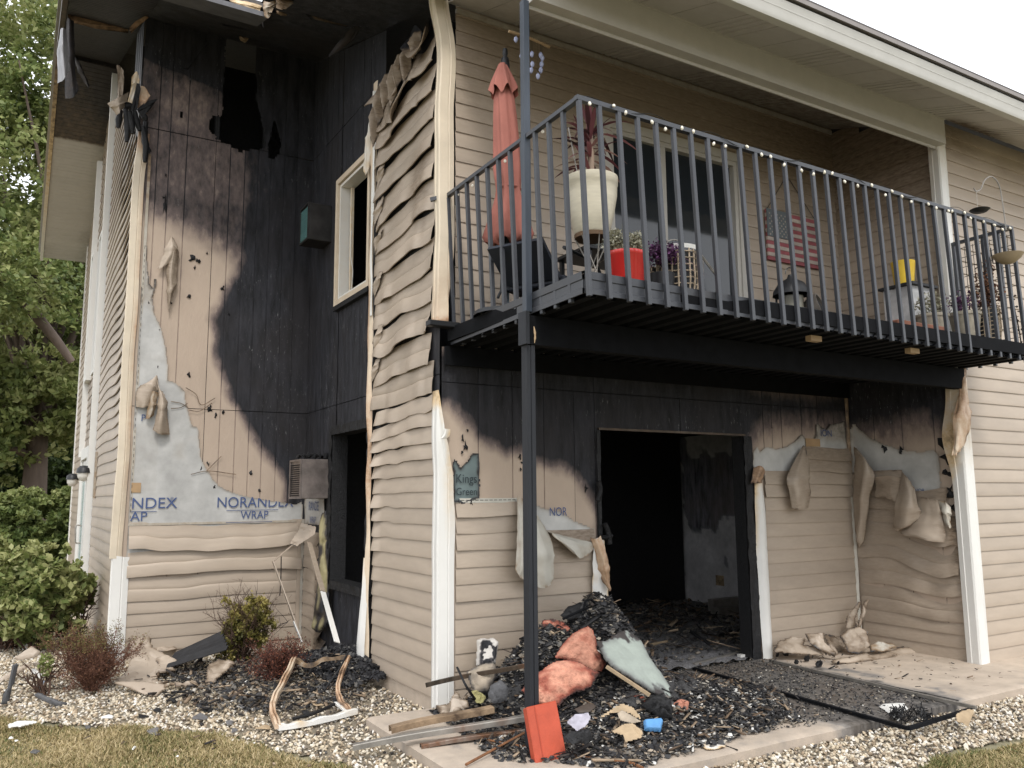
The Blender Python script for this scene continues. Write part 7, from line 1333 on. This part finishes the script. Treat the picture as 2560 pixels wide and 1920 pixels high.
cloud('foliage', ys_, tuple(cl), (.27, .22, .29), 7500, .015, YG, 65, .35, clump=150, asp=.7, tone=lambda p, g: .35+.3*g.random(len(p))+.9*(p[:, 2]-cl.z)+.3*vn(p[:, 0]*20, p[:, 2]*20, 3)); cloud('foliage', ys_, (cl.x-.12, cl.y, cl.z-.27), (.16, .15, .16), 800, .014, YG, 66, .2, clump=50, asp=.7)
c_ = Cc(950, 1010, -.06); ds_ = thing('dead_shrub', 'red-brown scorched shrub between the yellow-green shrub and the melted frame', 'shrub', tuple(c_))
o, tips = twigs(ds_, 26, .27, 1.0, .0045, mat('dark_red_twigs', (.11, .055, .042), rough=.85, var=.4, scale=20), 67); tipleaves('foliage', ds_, tips, 2, .008, tone_mat('rust_leaves', [(0, (.04, .02, .015)), (.6, (.15, .055, .04)), (1, (.30, .11, .06))], .7, .2), 68, .015)
# taller bare twigs beside the yellow-green shrub
c_ = Cc(820, 640, -.05); bt = thing('bare_twigs', 'dark bare twigs rising right of the yellow-green shrub', 'shrub', tuple(c_)); twigs(bt, 9, .55, .5, .005, CHAR, 69, 1)
# green plants at the left
def at_dist(u, v, y): return Vector(at(u, v, 1, y))
def bush(name, lab, u, v, y, rx, rz, n, size, m_, seed, tone=None, ry=None, clump=140, stem=True, cat='shrub', shell=.4):
    p = at_dist(u, v, y); t = thing(name, lab, cat, (p.x, p.y, -.08)); cloud('foliage', t, (0, 0, p.z+.08), (rx, ry or rx, rz), n, size, m_, seed, shell, clump=clump, asp=.6, floor=.03, tone=tone)
    if stem: twigs(t, 8, (p.z+.1)*.9, .4, .012, BARK, seed+1, 1)
    return t
tb_ = lambda lo, hi: (lambda p, g: lo+(hi-lo)*g.random(len(p))+.25*vn(p[:, 0]*6, p[:, 2]*6, 5))
bush('leafy_plant', 'bright green leafy plant growing between the white post and the gable corner', 85, 1500, 4.6, .50, .46, 7500, .045, GRN, 71, tb_(.5, 1.1), clump=260)
bush('leafy_plant', 'fresh green branch reaching across the foot of the gable wall', 190, 1480, 4.9, .22, .34, 2200, .04, GRN, 73, tb_(.55, 1.1), clump=60)
bush('leafy_plant', 'low pale green plant at the left edge behind the charred stump', 25, 1440, 5.0, .5, .42, 4500, .04, GRN, 74, tb_(.6, 1.15), clump=150)
bush('brown_shrub', 'rust-brown shrub behind the white post at the left edge', 40, 1600, 5.3, .60, .42, 6500, .022, BRN, 75, tb_(.1, .9), clump=200)
bush('young_shoot', 'small bright green shoot beside the brown dead shrub', 115, 1660, 2.3, .06, .10, 160, .02, GRN, 76, tb_(.7, 1.0), clump=0)
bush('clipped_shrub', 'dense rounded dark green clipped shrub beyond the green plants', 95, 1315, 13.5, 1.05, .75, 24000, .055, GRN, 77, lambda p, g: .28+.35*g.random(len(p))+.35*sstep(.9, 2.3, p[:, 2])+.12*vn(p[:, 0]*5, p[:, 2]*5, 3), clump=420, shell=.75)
def tree(lab, u, y, th, tr, crown, n, size, seed, tone, lean=(0, 0), nm='leafy_tree', limbs=9, mats=GRN, clump=260):
    p = at_dist(u, 1215, y); t = thing(nm, lab, 'tree', (p.x, p.y, -.08)); g = np.random.default_rng(seed)
    P = curve_pts([(0, 0, -.1), (lean[0]*.3, lean[1]*.3, th*.35), (lean[0]*.7, lean[1]*.7, th*.7), (lean[0], lean[1], th)], 5); V, F = tube_np(P, np.linspace(tr*1.25, tr*.6, len(P)), 10); o = mesh_list('trunk', V, F, BARKT, t, 60)
    for (cx, cy, cz, rx, rz) in crown:
        for j in range(limbs):
            b = P[int(len(P)*g.uniform(.5, .98))]; e = np.array([cx, cy, cz])+g.normal(0, .45, 3)*[rx, rx, rz]; md = (b+e)/2+g.normal(0, .08, 3)*rx+[0, 0, .1*rz]; V, F = tube_np(curve_pts([b, md, e], 4), np.linspace(tr*.42, tr*.06, 9), 6); mesh_list('limb', V, F, BARKT, t, 60)
        cloud('crown', t, (cx, cy, cz), (rx, rx, rz), n, size, mats, seed+int(cz*7), .45, clump=clump, tone=tone, wild=.16)
    return t
BARKT = mat('grey_brown_bark', (.14, .105, .085), rough=.95, var=.35, scale=5, bump=.6, bscale=20, stretch=(1, 1, .25))
tt_ = lambda p, g: .52+.45*g.random(len(p))+.22*vn(p[:, 0]*1.6, p[:, 2]*1.6, 3)
tree('tall leafy tree behind the house with its forked trunk above the clipped shrub', 86, 22, 5.0, .34, [(-.3, 0, 14.6, 3.0, 3.0), (-.5, 0, 11.0, 3.6, 3.0), (-1.0, .5, 7.6, 3.6, 2.6), (.6, 0, 4.6, 2.6, 1.6), (-2.2, 0, 3.5, 2.2, 1.5)], 15000, .10, 201, tt_, limbs=7)
tree('nearer tree at the left edge, its limb slanting down across the picture', -260, 17, 5.5, .28, [(-1.2, 0, 9.5, 2.6, 2.6), (1.0, .3, 6.9, 2.2, 1.5)], 8000, .085, 211, lambda p, g: .45+.45*g.random(len(p))+.2*vn(p[:, 0]*2, p[:, 2]*2, 3), lean=(.2, 0), limbs=5)
tb0 = at_dist(-30, 660, 17.5); lb = bpy.context.scene.objects
o = tube('fallen_limb', curve_pts([at_dist(-60, 640, 18), at_dist(30, 700, 18), at_dist(80, 775, 18), at_dist(140, 850, 18), at_dist(180, 905, 18)], 5), np.linspace(.20, .09, 21), BARKT, None, 8); tag(o, 'thick bare limb slanting down to the right through the tree foliage', 'tree limb')
for i, (u, y, z, rx, rz, lab) in enumerate(((30, 30, 3.0, 4.5, 3.0, 'dark tree mass far behind, left of the forked trunk'), (230, 34, 5.0, 5.0, 5.0, 'dark green tree behind the gable end of the house'), (-60, 36, 8.0, 5.5, 6.0, 'pale distant tree at the left edge of the picture'), (150, 30, 9.0, 3.4, 4.5, 'tall tree crown rising just left of the roof rake'))):
    p = at_dist(u, 1215, y); t = thing('background_tree', lab, 'tree', (p.x, p.y, -.08)); V, F = tube_np([(0, 0, 0), (.1, 0, z*.6), (0, .1, z)], [.3, .22, .12], 8); mesh_list('trunk', V, F, BARKT, t, 60)
    cloud('crown', t, (0, 0, z), (rx, rx, rz), 13000, .16, GRN, 230+i, .5, clump=240, tone=lambda p, g: .3+.45*g.random(len(p))+.22*vn(p[:, 0], p[:, 2], 3), wild=.15, floor=.1)
for i, (u, y) in enumerate(((-150, 26), (40, 27), (200, 28))):
    bush('hedge_shrub', ('dark hedge shrub at the far left under the trees', 'dark hedge shrub behind the forked trunk', 'dark hedge shrub right of the forked trunk')[i], u, 1190, y, 2.0, 1.5, 9000, .10, GRN, 240+i*3, lambda p, g: .05+.3*g.random(len(p)), stem=False)
